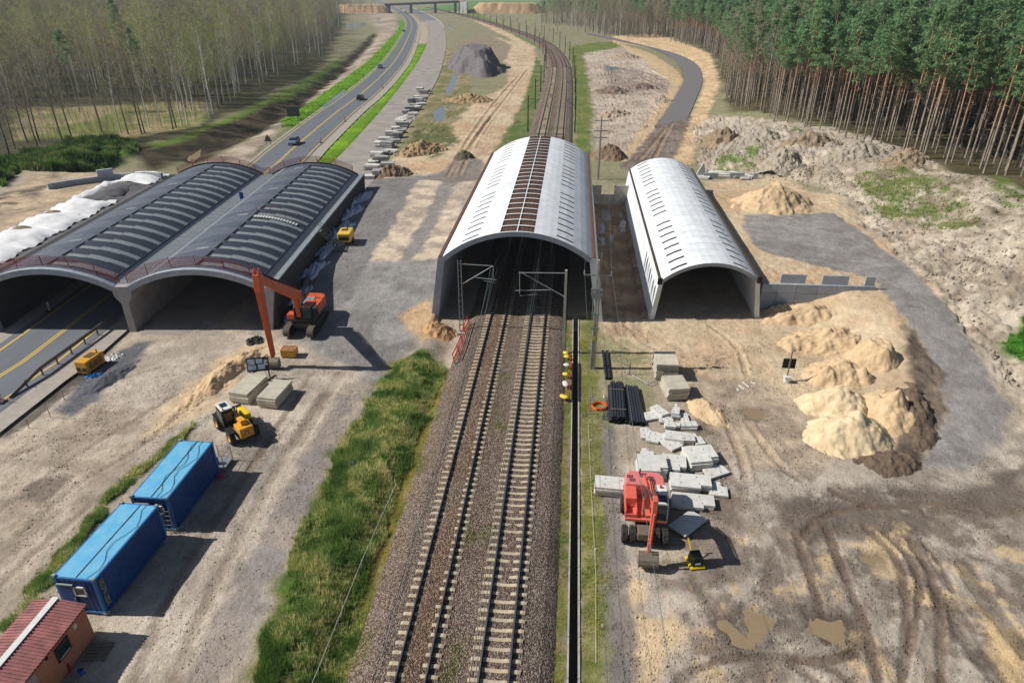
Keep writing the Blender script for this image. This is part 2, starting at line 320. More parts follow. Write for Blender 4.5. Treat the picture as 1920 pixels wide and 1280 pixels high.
zone([(1500, 1000), (1930, 950), (1960, 1300), (1300, 1300), (1320, 1100)], (122, 106, 92), .8, 2, s=.8, brk=.52, bs=1.6)
zone([(1300, 1000), (1930, 950), (1960, 1300), (1150, 1300), (1150, 1080)], (206, 176, 128), .8, 2, s=.75, brk=.6, bs=2.0)
zone([(1140, 1060), (1270, 1070), (1270, 1180), (1250, 1300), (1140, 1300), (1150, 1180)], (206, 178, 136), .6, 1, brk=.42, bs=2)
zone([(1180, 940), (1340, 930), (1460, 960), (1480, 1060), (1380, 1090), (1220, 1080)], (128, 112, 97), .8, 1.5, s=.75, brk=.45, bs=1.8)
zone([(1250, 1120), (1480, 1110), (1600, 1160), (1600, 1230), (1300, 1230)], (124, 108, 94), .8, 1.5, s=.75, brk=.48, bs=1.5)
zone([(1320, 770), (1380, 850), (1400, 950), (1360, 990), (1290, 960), (1300, 800)], (126, 108, 90), .5, .8, brk=.45, s=.8, bs=1.5)
zone([(1820, 1130), (1850, 1140), (1930, 1230), (1930, 1300), (1890, 1290)], (206, 174, 122), .3, .4)
# --- strip right of the drain
zone([(2.0, 8), (3.4, 8), (3.4, 66), (2.0, 66), (1.4, 66), (1.4, 8)], (140, 136, 84), .3, .4, c2=(112, 118, 62), a=.04, world=True, bs=1.5)
zone([(2.9, 8), (4.3, 8), (4.5, 30), (4.3, 46), (3.2, 47), (3.0, 30)], (126, 118, 112), .3, .4, s=.9, world=True)
zone([(3.0, 46), (8, 47), (8, 60), (3, 62)], (160, 146, 104), .6, .8, c2=(130, 130, 76), world=True, s=.7)
zone([(-.6, 8), (.88, 8), (.88, 66), (-.6, 66)], (112, 122, 62), .2, .25, c2=(136, 120, 84), world=True)
# --- pit between the tunnels
zone([(4, 66), (9, 66), (9, 110), (4, 110)], (164, 138, 108), .3, .5, c2=(132, 108, 84), world=True)
# --- left: gravel between motorway and railway tunnels
zone([(540, 600), (700, 342), (905, 312), (835, 470), (812, 590), (790, 620), (770, 655), (705, 730), (640, 800), (560, 790), (540, 690)], GRV, .8, 1, c2=(134, 129, 124), a=.04, bs=3)
zone([(700, 342), (780, 338), (690, 492), (660, 560), (600, 590), (570, 560)], (118, 114, 112), .3, .3, s=.6)
zone([(790, 338), (905, 312), (835, 480), (762, 492), (684, 490), (730, 420)], (212, 190, 160), .35, .5, c2=(176, 158, 138), bs=2, a=.06)
zone([(838, 338), (858, 345), (790, 470), (762, 492), (745, 490), (800, 400)], (138, 132, 127), .3, .5, s=.9)
zone([(690, 345), (790, 338), (740, 420), (690, 490), (640, 480)], (134, 129, 125), .35, .6)
zone([(860, 290), (905, 300), (905, 335), (850, 345), (800, 338)], (140, 128, 116), .5, .6)
zone([(745, 590), (800, 560), (830, 600), (830, 640), (790, 640), (770, 625)], (196, 160, 116), .4, .5, a=.1)
# haul road
zone([(300, 640), (480, 620), (560, 640), (700, 720), (640, 830), (560, 1000), (470, 1290), (150, 1290), (250, 1000), (400, 850), (360, 800), (180, 900), (0, 1050), (0, 800), (150, 700)], (194, 178, 158), .8, 1, c2=(172, 156, 138), a=.05, bs=4)
zone([(505, 620), (450, 650), (390, 690), (250, 800), (160, 850), (200, 870), (330, 800), (400, 770), (470, 700), (520, 665)], (206, 178, 138), .5, .8, brk=.4, a=.12, bs=2)
zone([(-40, 800), (120, 770), (300, 760), (250, 860), (60, 1060), (-40, 1140)], (190, 172, 148), .8, 1, c2=(164, 146, 124), a=.06)
zone([(150, 700), (260, 640), (290, 640), (180, 750), (130, 785), (110, 770)], (104, 104, 108), .3, .4, a=.12)
zone([(0, 810), (60, 760), (200, 630), (225, 625), (150, 715), (60, 790), (10, 815)], (72, 66, 62), .3, .4, s=.85, a=.15)
zone([(640, 740), (660, 760), (560, 1000), (470, 1200), (400, 1290), (340, 1290), (480, 1010), (600, 800)], (132, 124, 122), .4, .7, s=.75, c2=(150, 136, 124))
zone([(420, 800), (500, 790), (520, 850), (440, 1000), (330, 1010), (400, 880)], (136, 124, 114), .5, .8, s=.6)
zone([(370, 800), (385, 780), (340, 830), (260, 890), (190, 960), (110, 1080), (60, 1120), (0, 1215), (0, 1180), (60, 1090), (140, 1010), (220, 905), (300, 840)], (96, 112, 56), .4, .6, c2=(120, 118, 70), a=.12)
zone([(60, 900), (130, 885), (120, 910), (70, 945), (40, 930)], (136, 120, 104), .4, .5)
# grass strip along the railway
zone([(730, 680), (800, 650), (850, 690), (830, 760), (780, 880), (730, 1040), (690, 1290), (455, 1290), (540, 1040), (640, 820)], (84, 104, 46), .5, .8, c2=(128, 122, 64), a=.12, bs=2)
zone([(815, 700), (850, 690), (830, 770), (780, 880), (725, 1060), (692, 1290), (640, 1290), (700, 1060), (760, 860)], (140, 124, 70), .4, .6, c2=(112, 118, 58), a=.06, bs=1.5)
# wheel tracks: (pixels, width, strength, colour)
TRK = []
def track(px, wd=.45, s=.85, dep=.06, c=(112, 94, 78), tread=False):
    pl = [tuple(q)[:2] for q in smooth_path([pg(*p) for p in px], 1.0)]; xa = np.array(pl)
    idx = np.nonzero((GXf > xa[:, 0].min() - 2) & (GXf < xa[:, 0].max() + 2) & (GYf > xa[:, 1].min() - 2) & (GYf < xa[:, 1].max() + 2))[0]
    d = pdist(GXf[idx], GYf[idx], pl); d = d + (fbm(GXf[idx] * 1.3, GYf[idx] * 1.3, 77, 2) - .5) * .25
    k = sstep(wd * .62, wd * .44, d); kk = k * s * (.6 + .6 * fbm(GXf[idx] * .5, GYf[idx] * .5, 3, 3))
    col[idx] += (np.array(lin(c))[None] - col[idx]) * np.clip(kk, 0, 1)[:, None]
    Z[idx] += -dep * k + dep * .8 * np.exp(-((d - wd * .85) / (wd * .3)) ** 2)
    if tread: Z[idx] += k * .05 * (np.sin(GYf[idx] * 14 + GXf[idx] * 6) > 0)
for px, wd in (([(1490, 1000), (1512, 1060), (1535, 1130), (1545, 1200)], .5), ([(1545, 980), (1580, 1070), (1620, 1170), (1650, 1290)], .55), ([(1620, 985), (1680, 1050), (1700, 1140), (1690, 1290)], .5), ([(1660, 1000), (1715, 1060), (1722, 1130), (1705, 1220)], .4),
               ([(1700, 1005), (1745, 1080), (1762, 1160), (1764, 1290)], .45), ([(1725, 1010), (1765, 1060), (1785, 1110)], .3), ([(1270, 1275), (1350, 1238), (1440, 1230), (1550, 1240), (1600, 1225)], .5), ([(1480, 1245), (1560, 1290)], .5), ([(1480, 1235), (1570, 1260), (1600, 1280)], .4), ([(1560, 920), (1640, 950), (1760, 945), (1830, 960)], .5), ([(1500, 1010), (1540, 970), (1620, 950)], .5)):
    track(px, wd)
track([(1810, 1060), (1850, 1130), (1930, 1230)], 1.0, .7, .08, DK, True); track([(1780, 1130), (1830, 1220), (1900, 1320)], 1.0, .6, .08, DK, True); track([(1700, 1060), (1760, 1120), (1800, 1200)], .9, .5, .06, DK, True)
def trackw(pl, wd, s, dep=.04, c=(116, 98, 80)):
    xa = np.array(pl); idx = np.nonzero((GXf > xa[:, 0].min() - 2) & (GXf < xa[:, 0].max() + 2) & (GYf > xa[:, 1].min() - 2) & (GYf < xa[:, 1].max() + 2))[0]
    d = pdist(GXf[idx], GYf[idx], pl) + (fbm(GXf[idx] * 1.3, GYf[idx] * .4, 78, 2) - .5) * .2
    k = sstep(wd * .75, wd * .35, d); kk = k * s * (.5 + .7 * fbm(GXf[idx] * .4, GYf[idx] * .15, 3, 3))
    col[idx] += (np.array(lin(c))[None] - col[idx]) * np.clip(kk, 0, 1)[:, None]; Z[idx] -= dep * k
for px, wd, s in (([(560, 740), (500, 830), (420, 950), (330, 1090), (245, 1290)], .55, .6), ([(610, 740), (540, 840), (470, 970), (395, 1110), (320, 1290)], .7, .45), ([(585, 700), (530, 790), (460, 900)], .4, .4), ([(640, 700), (600, 760), (560, 830)], 1.0, .4), ([(700, 650), (680, 690), (560, 700)], .8, .25)):
    track(px, wd, s, .04, (122, 102, 82))
for px in ([(40, 1000), (150, 905), (260, 840), (400, 720)], [(0, 960), (120, 870), (250, 790), (330, 740)], [(20, 800), (120, 740), (300, 690)], [(0, 870), (90, 830), (200, 810)], [(0, 1100), (60, 1040), (190, 930)]): track(px, .5, .4, .06, (132, 114, 94), True)
for px in ([(1140, 610), (1170, 650), (1260, 680), (1330, 690)], [(1170, 605), (1220, 650), (1320, 670), (1420, 650)], [(1330, 610), (1380, 650), (1400, 700)], [(1300, 700), (1400, 660), (1500, 640)], [(1340, 760), (1380, 830), (1400, 900)], [(1400, 790), (1450, 860), (1500, 900)]): track(px, .5, .4, .08, (176, 144, 108), True)
for x0 in (5.4, 6.2, 7.2, 7.9): trackw([(x0, 62), (x0 + .1, 85), (x0, 108)], .5, .55, .08, (140, 112, 86))
for px in ([(860, 330), (900, 250), (960, 170), (990, 130)], [(840, 330), (880, 260), (930, 190), (975, 140)], [(850, 330), (870, 290), (920, 220)], [(1225, 300), (1262, 230), (1300, 180)], [(1200, 300), (1250, 240)], [(1120, 240), (1180, 250), (1240, 230)]): track(px, .8, .5, .12, (166, 134, 100))
for k in range(9): track([(1120 + 4 * k, 128 + 14 * k), (1180 + 5 * k, 118 + 15 * k), (1250 - 4 * k, 148 + 11 * k)], 1.3, .3, .3, (136, 118, 102))
# ---- puddles
PUD = []
def puddle(px, name_c=0, z=None):
    poly = [tuple(q)[:2] for q in smooth_path([Vector((*p, 0)) for p in pgs(px + px[:1])], .6)][:-1]; poly = [(x + (float(fbm(x * .9, y * .9, 91, 2)) - .5) * .9, y + (float(fbm(x * .9, y * .9, 95, 2)) - .5) * .9) for x, y in poly]; cx = sum(p[0] for p in poly) / len(poly); cy = sum(p[1] for p in poly) / len(poly); z = gz(cx, cy) if z is None else z
    xa = np.array(poly); idx = np.nonzero((GXf > xa[:, 0].min() - 3) & (GXf < xa[:, 0].max() + 3) & (GYf > xa[:, 1].min() - 3) & (GYf < xa[:, 1].max() + 3))[0]
    x, y = warp(GXf[idx], GYf[idx], .35, 51); d = sdf(x, y, poly)
    PUD.append((poly, z, name_c, idx, d))
puddle([(1338, 1160), (1362, 1162), (1400, 1185), (1392, 1150), (1430, 1145), (1452, 1165), (1440, 1185), (1415, 1212), (1400, 1220), (1372, 1205), (1350, 1180)])
puddle([(1524, 1155), (1580, 1162), (1584, 1200), (1560, 1206), (1522, 1190)])
puddle([(1290, 1085), (1300, 1092), (1298, 1102), (1288, 1100)])
puddle([(1615, 1040), (1652, 1050), (1648, 1062), (1620, 1055)])
puddle([(1393, 768), (1430, 770), (1436, 782), (1400, 784)])
for q in ([(1122, 392), (1134, 390), (1150, 398), (1148, 425), (1140, 432), (1130, 410), (1124, 408)], [(1158, 395), (1172, 394), (1175, 430), (1166, 435), (1162, 410)], [(1122, 422), (1132, 420), (1132, 438), (1123, 440)], [(1122, 448), (1131, 446), (1132, 458), (1124, 460)], [(1142, 440), (1148, 440), (1150, 456), (1145, 456)]): puddle(q, 1)
puddle([(812, 210), (826, 200), (834, 205), (832, 222), (818, 228)], 2); puddle([(836, 170), (852, 135), (860, 138), (848, 172), (840, 178)], 2)
puddle([(604, 200), (640, 172), (645, 170), (642, 178), (612, 200)], 2); puddle([(652, 44), (686, 42), (680, 52), (650, 52)], 2); puddle([(648, 10), (672, 10), (668, 16), (646, 16)], 2); puddle([(702, 33), (712, 35), (714, 45), (708, 45)], 2)
puddle([(746, 40), (749, 40), (745, 66), (741, 67)], 2); puddle([(840, 46), (846, 48), (848, 58), (842, 54)], 2); puddle([(1136, 124), (1160, 126), (1158, 132), (1138, 131)], 2)
puddle([(352, 300), (372, 285), (378, 288), (360, 306)], 0)
# ---- relief
far = np.clip((GYf / 62) ** 1.2, 1, 40)
Z += amp * 2.2 * (fbm(GXf * .45, GYf * .45, 1, 4, .55) - .5) * (1 + .0 * far)
Z += amp * 1.1 * (fbm(GXf * 1.9, GYf * 1.9, 2, 2) - .5)
rough_k = sstep(.3, .5, amp)
Z += rough_k * .4 * (.5 - np.abs(fbm(GXf * .8 + GYf * .3, GYf * .55, 43, 3) - .5) * 2.4)
Z += sstep(.1, .3, amp) * .22 * (.5 - np.abs(fbm(GXf * 1.5, GYf * 1.1, 47, 2) - .5) * 2.4)
Z += rough_k * 1.5 * (np.abs(fbm(GXf * .22, GYf * .22, 41, 4) - .5) * 2 - .3)
for poly, z, nc, idx, d in PUD:
    inside = sstep(.25, -.25, d); Z[idx] = Z[idx] * (1 - inside) + (z - .07) * inside
    rim = sstep(2.2, .3, d) * (1 - inside); Z[idx] += (np.maximum(Z[idx], z + .02) - Z[idx]) * rim
    if nc == 0: col[idx] *= (1 - .42 * sstep(1.1, -.1, d))[:, None]
dr = (GXf > .86) & (GXf < 1.44) & (GYf < 65.5); Z[dr] = -.8
for xx in (.84, 1.46): Z[np.abs(GXf - xx) < .005] = 0.0
# keep the ground below the railway and roads (filled in by p3 with its own strips)
SINK = []
bl = .80 + .42 * fbm(GXf * .35, GYf * .35, 21, 4) ; bl = bl * (.93 + .16 * fbm(GXf * 1.7, GYf * 1.7, 23, 2))
col *= bl[:, None]
grey = col @ np.array([.3, .59, .11]); veg = np.clip((col[:, 1] - col[:, 0]) * 30 + .6, 0, 1)[:, None]
col += (grey[:, None] - col) * (.16 * (1 - veg)); col *= 1 + .04 * (1 - veg)
# ================================================================ ground sheet, roads, railway
def attr_ground_mat():
    m = bpy.data.materials.new('earth'); m.use_nodes = True; n = m.node_tree.nodes; L = m.node_tree.links; b = n['Principled BSDF']
    b.inputs['Roughness'].default_value = .95; b.inputs['Specular IOR Level'].default_value = .12
    at_ = n.new('ShaderNodeAttribute'); at_.attribute_name = 'soil'; tc = n.new('ShaderNodeTexCoord')
    out = at_.outputs['Color']
    for sc, lo, hi, det in ((.9, .82, 1.17, 6), (6, .86, 1.12, 6), (30, .76, 1.22, 3)):
        no = n.new('ShaderNodeTexNoise'); no.inputs['Scale'].default_value = sc; no.inputs['Detail'].default_value = det; no.inputs['Roughness'].default_value = .7; L.new(tc.outputs['Object'], no.inputs['Vector'])
        mr = n.new('ShaderNodeMapRange'); mr.inputs[1].default_value = .32; mr.inputs[2].default_value = .68; mr.inputs[3].default_value = lo; mr.inputs[4].default_value = hi; L.new(no.outputs[0], mr.inputs[0])
        mx = n.new('ShaderNodeMix'); mx.data_type = 'RGBA'; mx.blend_type = 'MULTIPLY'; mx.inputs[0].default_value = 1; L.new(out, mx.inputs[6]); L.new(mr.outputs[0], mx.inputs[7]); out = mx.outputs[2]
    no = n.new('ShaderNodeTexNoise'); no.inputs['Scale'].default_value = 3.4; no.inputs['Detail'].default_value = 9; no.inputs['Roughness'].default_value = .75; L.new(tc.outputs['Object'], no.inputs['Vector'])
    mr = n.new('ShaderNodeMapRange'); mr.inputs[1].default_value = .57; mr.inputs[2].default_value = .66; mr.inputs[3].default_value = 1; mr.inputs[4].default_value = .62; L.new(no.outputs[0], mr.inputs[0])
    mx = n.new('ShaderNodeMix'); mx.data_type = 'RGBA'; mx.blend_type = 'MULTIPLY'; mx.inputs[0].default_value = 1; L.new(out, mx.inputs[6]); L.new(mr.outputs[0], mx.inputs[7]); out = mx.outputs[2]
    L.new(out, b.inputs['Base Color'])
    h = None
    for sc, di in ((1.4, .22), (7, .06), (34, .035)):
        no = n.new('ShaderNodeTexNoise'); no.inputs['Scale'].default_value = sc; no.inputs['Detail'].default_value = 5; no.inputs['Roughness'].default_value = .62; L.new(tc.outputs['Object'], no.inputs['Vector'])
        bu = n.new('ShaderNodeBump'); bu.inputs['Strength'].default_value = .7; bu.inputs['Distance'].default_value = di; L.new(no.outputs[0], bu.inputs['Height'])
        if h: L.new(h, bu.inputs['Normal'])
        h = bu.outputs[0]
    L.new(h, b.inputs['Normal']); return m
def color_mesh(name, verts, faces, cols, m):
    me = bpy.data.meshes.new(name); nv = len(verts); nf = len(faces)
    me.vertices.add(nv); me.vertices.foreach_set('co', np.asarray(verts, np.float32).ravel())
    me.loops.add(nf * 4); me.loops.foreach_set('vertex_index', np.asarray(faces, np.int32).ravel())
    me.polygons.add(nf); me.polygons.foreach_set('loop_start', np.arange(0, nf * 4, 4, dtype=np.int32)); me.polygons.foreach_set('use_smooth', np.ones(nf, bool))
    me.update(calc_edges=True)
    a = me.color_attributes.new('soil', 'FLOAT_COLOR', 'POINT'); c4 = np.ones((nv, 4), np.float32); c4[:, :3] = np.clip(cols, 0.005, .95); a.data.foreach_set('color', c4.ravel())
    me.materials.append(m); return me
EARTH = attr_ground_mat()
WORLDPX = lambda pts, z=0: [at(x, y, z) for x, y in pts]
# carriageways
mc_path = smooth_path([Vector((-50.3, 20, 0)), Vector((-50.6, 49, 0)), Vector((-51.0, 59, 0))] + WORLDPX([(501, 321), (552, 276), (629, 212), (671, 181), (714, 143), (746, 106), (767, 66), (772, 45), (762, 29), (740, 16), (719, 6), (690, -4)]), 4)
sc_L = smooth_path([Vector((*m2w(1.2, -1), 0)), Vector((*m2w(1.5, 46), 0))] + WORLDPX([(629, 300), (719, 202), (761, 149), (785, 114), (801, 82), (805, 58), (797, 40), (775, 24), (750, 12)]), 4)
sc_R = smooth_path([Vector((*m2w(13.3, -1), 0)), Vector((*m2w(13.3, 46), 0))] + WORLDPX([(714, 319), (767, 234), (809, 170), (828, 127), (837, 80), (833, 58), (823, 40), (795, 24), (765, 12)]), 4)
ac_L = smooth_path(WORLDPX([(1232, 236), (1247, 212), (1273, 170), (1283, 146), (1276, 125), (1252, 104), (1215, 89), (1172, 80), (1138, 72), (1100, 64)]), 3)
ac_R = smooth_path(WORLDPX([(1288, 224), (1305, 186), (1317, 149), (1308, 122), (1276, 104), (1236, 92), (1186, 80), (1146, 70), (1105, 62)]), 3)
RC = -4.88
rail_path = [Vector((RC, y, 0)) for y in np.arange(6, 150, 3.0)] + smooth_path([Vector((RC, 150, 0)), Vector((RC - .1, 160, 0))] + [at(x, y, .7) * 1.0 for x, y in ((1048, 149), (1046, 113), (1028, 86), (1001, 70.5), (962, 56), (905, 38), (850, 24), (800, 14))], 3)
rail_path = [Vector((q.x, q.y, 0)) for q in rail_path]
def resample(path, n):
    d = np.concatenate([[0], np.cumsum([(b - a).length for a, b in zip(path[:-1], path[1:])])]); t = np.linspace(0, d[-1], n)
    return [Vector((float(np.interp(k, d, [p.x for p in path])), float(np.interp(k, d, [p.y for p in path])), 0)) for k in t]
sc_L = resample(sc_L, 260); sc_R = resample(sc_R, 260); ac_L = resample(ac_L, 160); ac_R = resample(ac_R, 160)
def sink(A, B, depth=.25, marg=.3):   # press the sheet down below a strip of roadway
    poly = [(q.x, q.y) for q in A[::4] + [A[-1]]] + [(q.x, q.y) for q in ([B[-1]] + B[::-1][::4])]
    xa = np.array(poly); idx = np.nonzero((GXf > xa[:, 0].min() - 2) & (GXf < xa[:, 0].max() + 2) & (GYf > xa[:, 1].min() - 2) & (GYf < xa[:, 1].max() + 2))[0]
    d = sdf(GXf[idx], GYf[idx], poly); k = sstep(marg + 1.5 * np.clip(GYf[idx] / 250, .2, 3), 0, d)
    Z[idx] = Z[idx] * (1 - k) + np.minimum(Z[idx], -depth * np.where(d < .2, 1, .2)) * k
A, B = ribbon(mc_path, -6.9, 7.7); sink(A, B)
sink(sc_L, sc_R); sink(ac_L, ac_R)
A, B = ribbon(rail_path, -4.6, 4.4); sink(A, B, .2, .1)
jj, ii = np.meshgrid(np.arange(nx - 1), np.arange(ny - 1)); q0 = (ii * nx + jj).ravel()
faces = np.stack([q0, q0 + 1, q0 + nx + 1, q0 + nx], 1)
ground = link('ground', color_mesh('ground', np.stack([GXf, GYf, Z], 1), faces, col, EARTH)); struct(ground, 'bare sandy earth, grass and forest floor of the building site')
# bilinear height for resting things on the finished sheet
Zg = Z.reshape(ny, nx)
def hz(x, y):
    i = int(np.clip(np.searchsorted(ys, y) - 1, 0, ny - 2)); j = int(np.clip(np.searchsorted(xs, x) - 1, 0, nx - 2))
    u = (x - xs[j]) / (xs[j + 1] - xs[j]); v = (y - ys[i]) / (ys[i + 1] - ys[i])
    return float((Zg[i, j] * (1 - u) + Zg[i, j + 1] * u) * (1 - v) + (Zg[i + 1, j] * (1 - u) + Zg[i + 1, j + 1] * u) * v)
def on(px, py, dz=0):
    q = pg(px, py); return Vector((q.x, q.y, hz(q.x, q.y) + dz))
# water
M_pud = [mat('muddy_water', (152, 132, 102), .12, var=.06, scale=1.5, spec=.5), mat('pit_water', (150, 148, 148), .05, var=.05, spec=.8), mat('clear_water', (120, 128, 134), .06, var=.05, spec=.8)]
for poly, z, nc, idx, d in PUD:
    mb = MB(); cx = sum(p[0] for p in poly) / len(poly); cy = sum(p[1] for p in poly) / len(poly)
    g = 1.0 + .7 / max(1.2, max(math.hypot(p[0] - cx, p[1] - cy) for p in poly))
    P = [Vector(((p[0] - cx) * g + cx, (p[1] - cy) * g + cy, z - .012)) for p in poly]
    mb.add(P, [tuple(range(len(P)))]); struct(mb.build('puddle', M_pud[nc]), ('shallow brown puddle on churned mud', 'puddle in the pit between the pale tunnels', 'water standing in a far ditch or pond')[nc])
# pavements
M_asph = mat('asphalt', (112, 116, 122), .85, var=.1, scale=.6, bump=.2, bscale=30, stretch=(1, .12, 1)); M_sho = mat('shoulder', (176, 166, 154), .95, var=.12, scale=1.2, bump=.3)
M_dirt_asph = mat('dusty_asphalt', (172, 160, 146), .95, var=.12, scale=.25, bump=.2, bscale=9, c2=(132, 130, 130)); M_asph2 = mat('fresh_asphalt', (108, 108, 112), .85, var=.12, scale=.8, bump=.25, bscale=12, c2=(128, 122, 118))
M_yel = mat('yellow_paint', (236, 196, 66), .7, var=.08, scale=6); M_wht = mat('white_paint', (225, 225, 220), .7, var=.08, scale=6)
def strip(name, A, B, z, m):
    mb = MB(); mb.grid([[Vector((a.x, a.y, z)), Vector((a.x * .5 + b.x * .5, a.y * .5 + b.y * .5, z)), Vector((b.x, b.y, z))] for a, b in zip(A, B)]); o = mb.build(name, m); return o
wn = lambda a, b: [a + (b - a) * float(sstep(75, 125, q.y)) for q in mc_path]
A, B = ribbon(mc_path, wn(-6.2, -6.0), wn(6.4, 7.6)); struct(strip('road_shoulder', A, B, -.03, M_sho), 'pale gravel shoulder of the motorway')
A, B = ribbon(mc_path, wn(-4.6, -5.4), wn(4.3, 5.3)); road = struct(strip('road', A, B, .0, M_asph), 'grey motorway carriageway in use')
mk = MB()
for a, b, z in ((-.22, -.08, .006), (.08, .22, .006), (wn(3.15, 4.6), wn(3.32, 4.8), .006), (wn(-3.75, -4.8), wn(-3.55, -4.6), .006)):
    A, B = ribbon(mc_path, a, b, z); mk.grid([[p, q] for p, q in zip(A, B)], 0)
mk.build('lane_marking', M_yel, road)
road2 = struct(strip('unfinished_road', sc_L, sc_R, .0, M_dirt_asph), 'dusty unopened second carriageway')
road3 = struct(strip('access_road', [q + Vector((0, 0, 0)) for q in ac_L], ac_R, .02, M_asph2), 'dark curving access road to the forest')
struct(strip('fresh_carriageway', [q for q in sc_L[150:]], [b * .96 + a * .04 for a, b in zip(sc_L[150:], sc_R[150:])], .02, mat('new_asphalt', (128, 130, 134), .8, var=.1, scale=.3)), 'cleaner asphalt end of the second carriageway')
# kerb and edge beam of the far carriageway
mb = MB(); A, B = ribbon(resample(sc_R, 130), .2, .5)
for i in range(60, 129): mb.bar(sc_R[i * 2] + Vector((.4, 0, .1)), sc_R[min(259, i * 2 + 2)] + Vector((.4, 0, .1)), .35, .22)
tag(mb.build('kerb', mat('kerb_concrete', (214, 212, 206), .9, var=.1)), 'pale concrete kerb along the unfinished carriageway', 'kerb')
# ---------------------------------------------------------------- railway
def ballast_mat():
    m = bpy.data.materials.new('ballast'); m.use_nodes = True; n = m.node_tree.nodes; L = m.node_tree.links; b = n['Principled BSDF']; b.inputs['Roughness'].default_value = .95; b.inputs['Specular IOR Level'].default_value = .15
    tc = n.new('ShaderNodeTexCoord'); v = n.new('ShaderNodeTexVoronoi'); v.inputs['Scale'].default_value = 13; v.inputs['Randomness'].default_value = 1; L.new(tc.outputs['Object'], v.inputs['Vector'])
    r = n.new('ShaderNodeValToRGB'); e = r.color_ramp.elements; e[0].color = (*lin((84, 72, 64)), 1); e[1].color = (*lin((178, 160, 146)), 1); k = e.new(.55); k.color = (*lin((122, 106, 94)), 1)
    sx = n.new('ShaderNodeSeparateColor'); L.new(v.outputs['Color'], sx.inputs[0]); L.new(sx.outputs[0], r.inputs[0])
    at_ = n.new('ShaderNodeAttribute'); at_.attribute_name = 'soil'; mx = n.new('ShaderNodeMix'); mx.data_type = 'RGBA'; mx.blend_type = 'MULTIPLY'; mx.inputs[0].default_value = 1; L.new(r.outputs[0], mx.inputs[6]); L.new(at_.outputs['Color'], mx.inputs[7]); L.new(mx.outputs[2], b.inputs['Base Color'])
    bu = n.new('ShaderNodeBump'); bu.inputs['Strength'].default_value = 1; bu.inputs['Distance'].default_value = .09; bu.invert = True; L.new(v.outputs['Distance'], bu.inputs['Height']); L.new(bu.outputs[0], b.inputs['Normal']); return m
prof_x = np.array([-5.5, -5.1, -4.5, -4.2, -3.6, -3.25, -2.95, -2.7, -2.4, -2.06, -1.7, -1.45, -1.2, -.9, -.5, 0, .4, .8, 1.15, 1.45, 2.06, 2.7, 3.0, 3.4, 3.8, 4.2, 4.6, 5.0, 5.3])
prof_z = np.array([-.15, .05, .38, .48, .53, .55, .57, .585, .6, .605, .6, .585, .56, .53, .48, .44, .46, .5, .53, .545, .55, .545, .54, .5, .44, .47, .34, .1, -.15])
dens = [0]
bp = [Vector((RC, y, 0)) for y in np.arange(6, 66, .16)] + [q for q in rail_path if q.y > 66]
rows = []; N = len(bp)
dirs = [(bp[min(i + 1, N - 1)] - bp[max(i - 1, 0)]).normalized() for i in range(N)]
BX = np.array([[q.x + d.y * t for t in prof_x] for q, d in zip(bp, dirs)]); BY = np.array([[q.y - d.x * t for t in prof_x] for q, d in zip(bp, dirs)])
BZ = prof_z[None] + .07 * (fbm(BX * 2.3, BY * 2.3, 9, 3) - .5) + .05 * (fbm(BX * .5, BY * .3, 19, 3) - .5)
bc = np.empty(BX.shape + (3,)); bc[:] = (.95, .93, .92)
rk = np.exp(-((prof_x + 2.06) / 1.1) ** 2)[None, :, None] * np.array([.0, -.1, -.2])[None, None]; bc += rk
gk = sstep(.55, .75, fbm(BX * .8, BY * .5, 33, 4)) * np.exp(-((prof_x[None] + .1) / 1.0) ** 2); bc += gk[..., None] * (np.array([.55, .75, .22]) - bc) * .75
gk = sstep(.5, .7, fbm(BX * .8, BY * .5, 35, 4)) * sstep(3.9, 4.9, prof_x)[None]; bc += gk[..., None] * (np.array([.45, .62, .22]) - bc) * .8
gk = sstep(.45, .7, fbm(BX * .8, BY * .5, 36, 4)) * sstep(-4.6, -5.1, prof_x)[None]; bc += gk[..., None] * (np.array([.5, .62, .25]) - bc) * .8
bc += (np.array([.84, .86, .88]) - bc) * sstep(2.7, 3.1, prof_x)[None, :, None] * .8; bc *= (.8 + .4 * fbm(BX * .6, BY * .25, 55, 3))[..., None]
r_, c_ = BX.shape; j2, i2 = np.meshgrid(np.arange(c_ - 1), np.arange(r_ - 1)); q0 = (i2 * c_ + j2).ravel()
ball = link('ballast_bed', color_mesh('ballast_bed', np.stack([BX, BY, BZ], 2).reshape(-1, 3), np.stack([q0, q0 + 1, q0 + c_ + 1, q0 + c_], 1), bc.reshape(-1, 3), ballast_mat())); struct(ball, 'grey brown crushed stone ballast under both railway tracks')
M_rail = mat('rail_steel', (84, 70, 60), .6, .3, var=.2, scale=3); M_rtop = mat('rail_top', (150, 148, 148), .35, .8, var=.1)
M_slp = mat('sleeper_concrete', (196, 180, 152), .9, var=.14, scale=4, obj_rand=.12); 
sl_me = {}
for tk in (0, 1):
    mb = MB(); xs_ = [-1.3, -1.15, -.55, -.3, .3, .55, 1.15, 1.3]; zt = [.57, .61, .61, .565, .565, .61, .61, .57]
    P = [[Vector((x, -.15, .3)), Vector((x, -.11, z)), Vector((x, .11, z)), Vector((x, .15, .3))] for x, z in zip(xs_, zt)]
    mb.grid(P); mb.add(P[0], [(0, 1, 2, 3)]); mb.add(P[-1], [(3, 2, 1, 0)]); sl_me[tk] = mb.mesh('sleeper', M_slp)
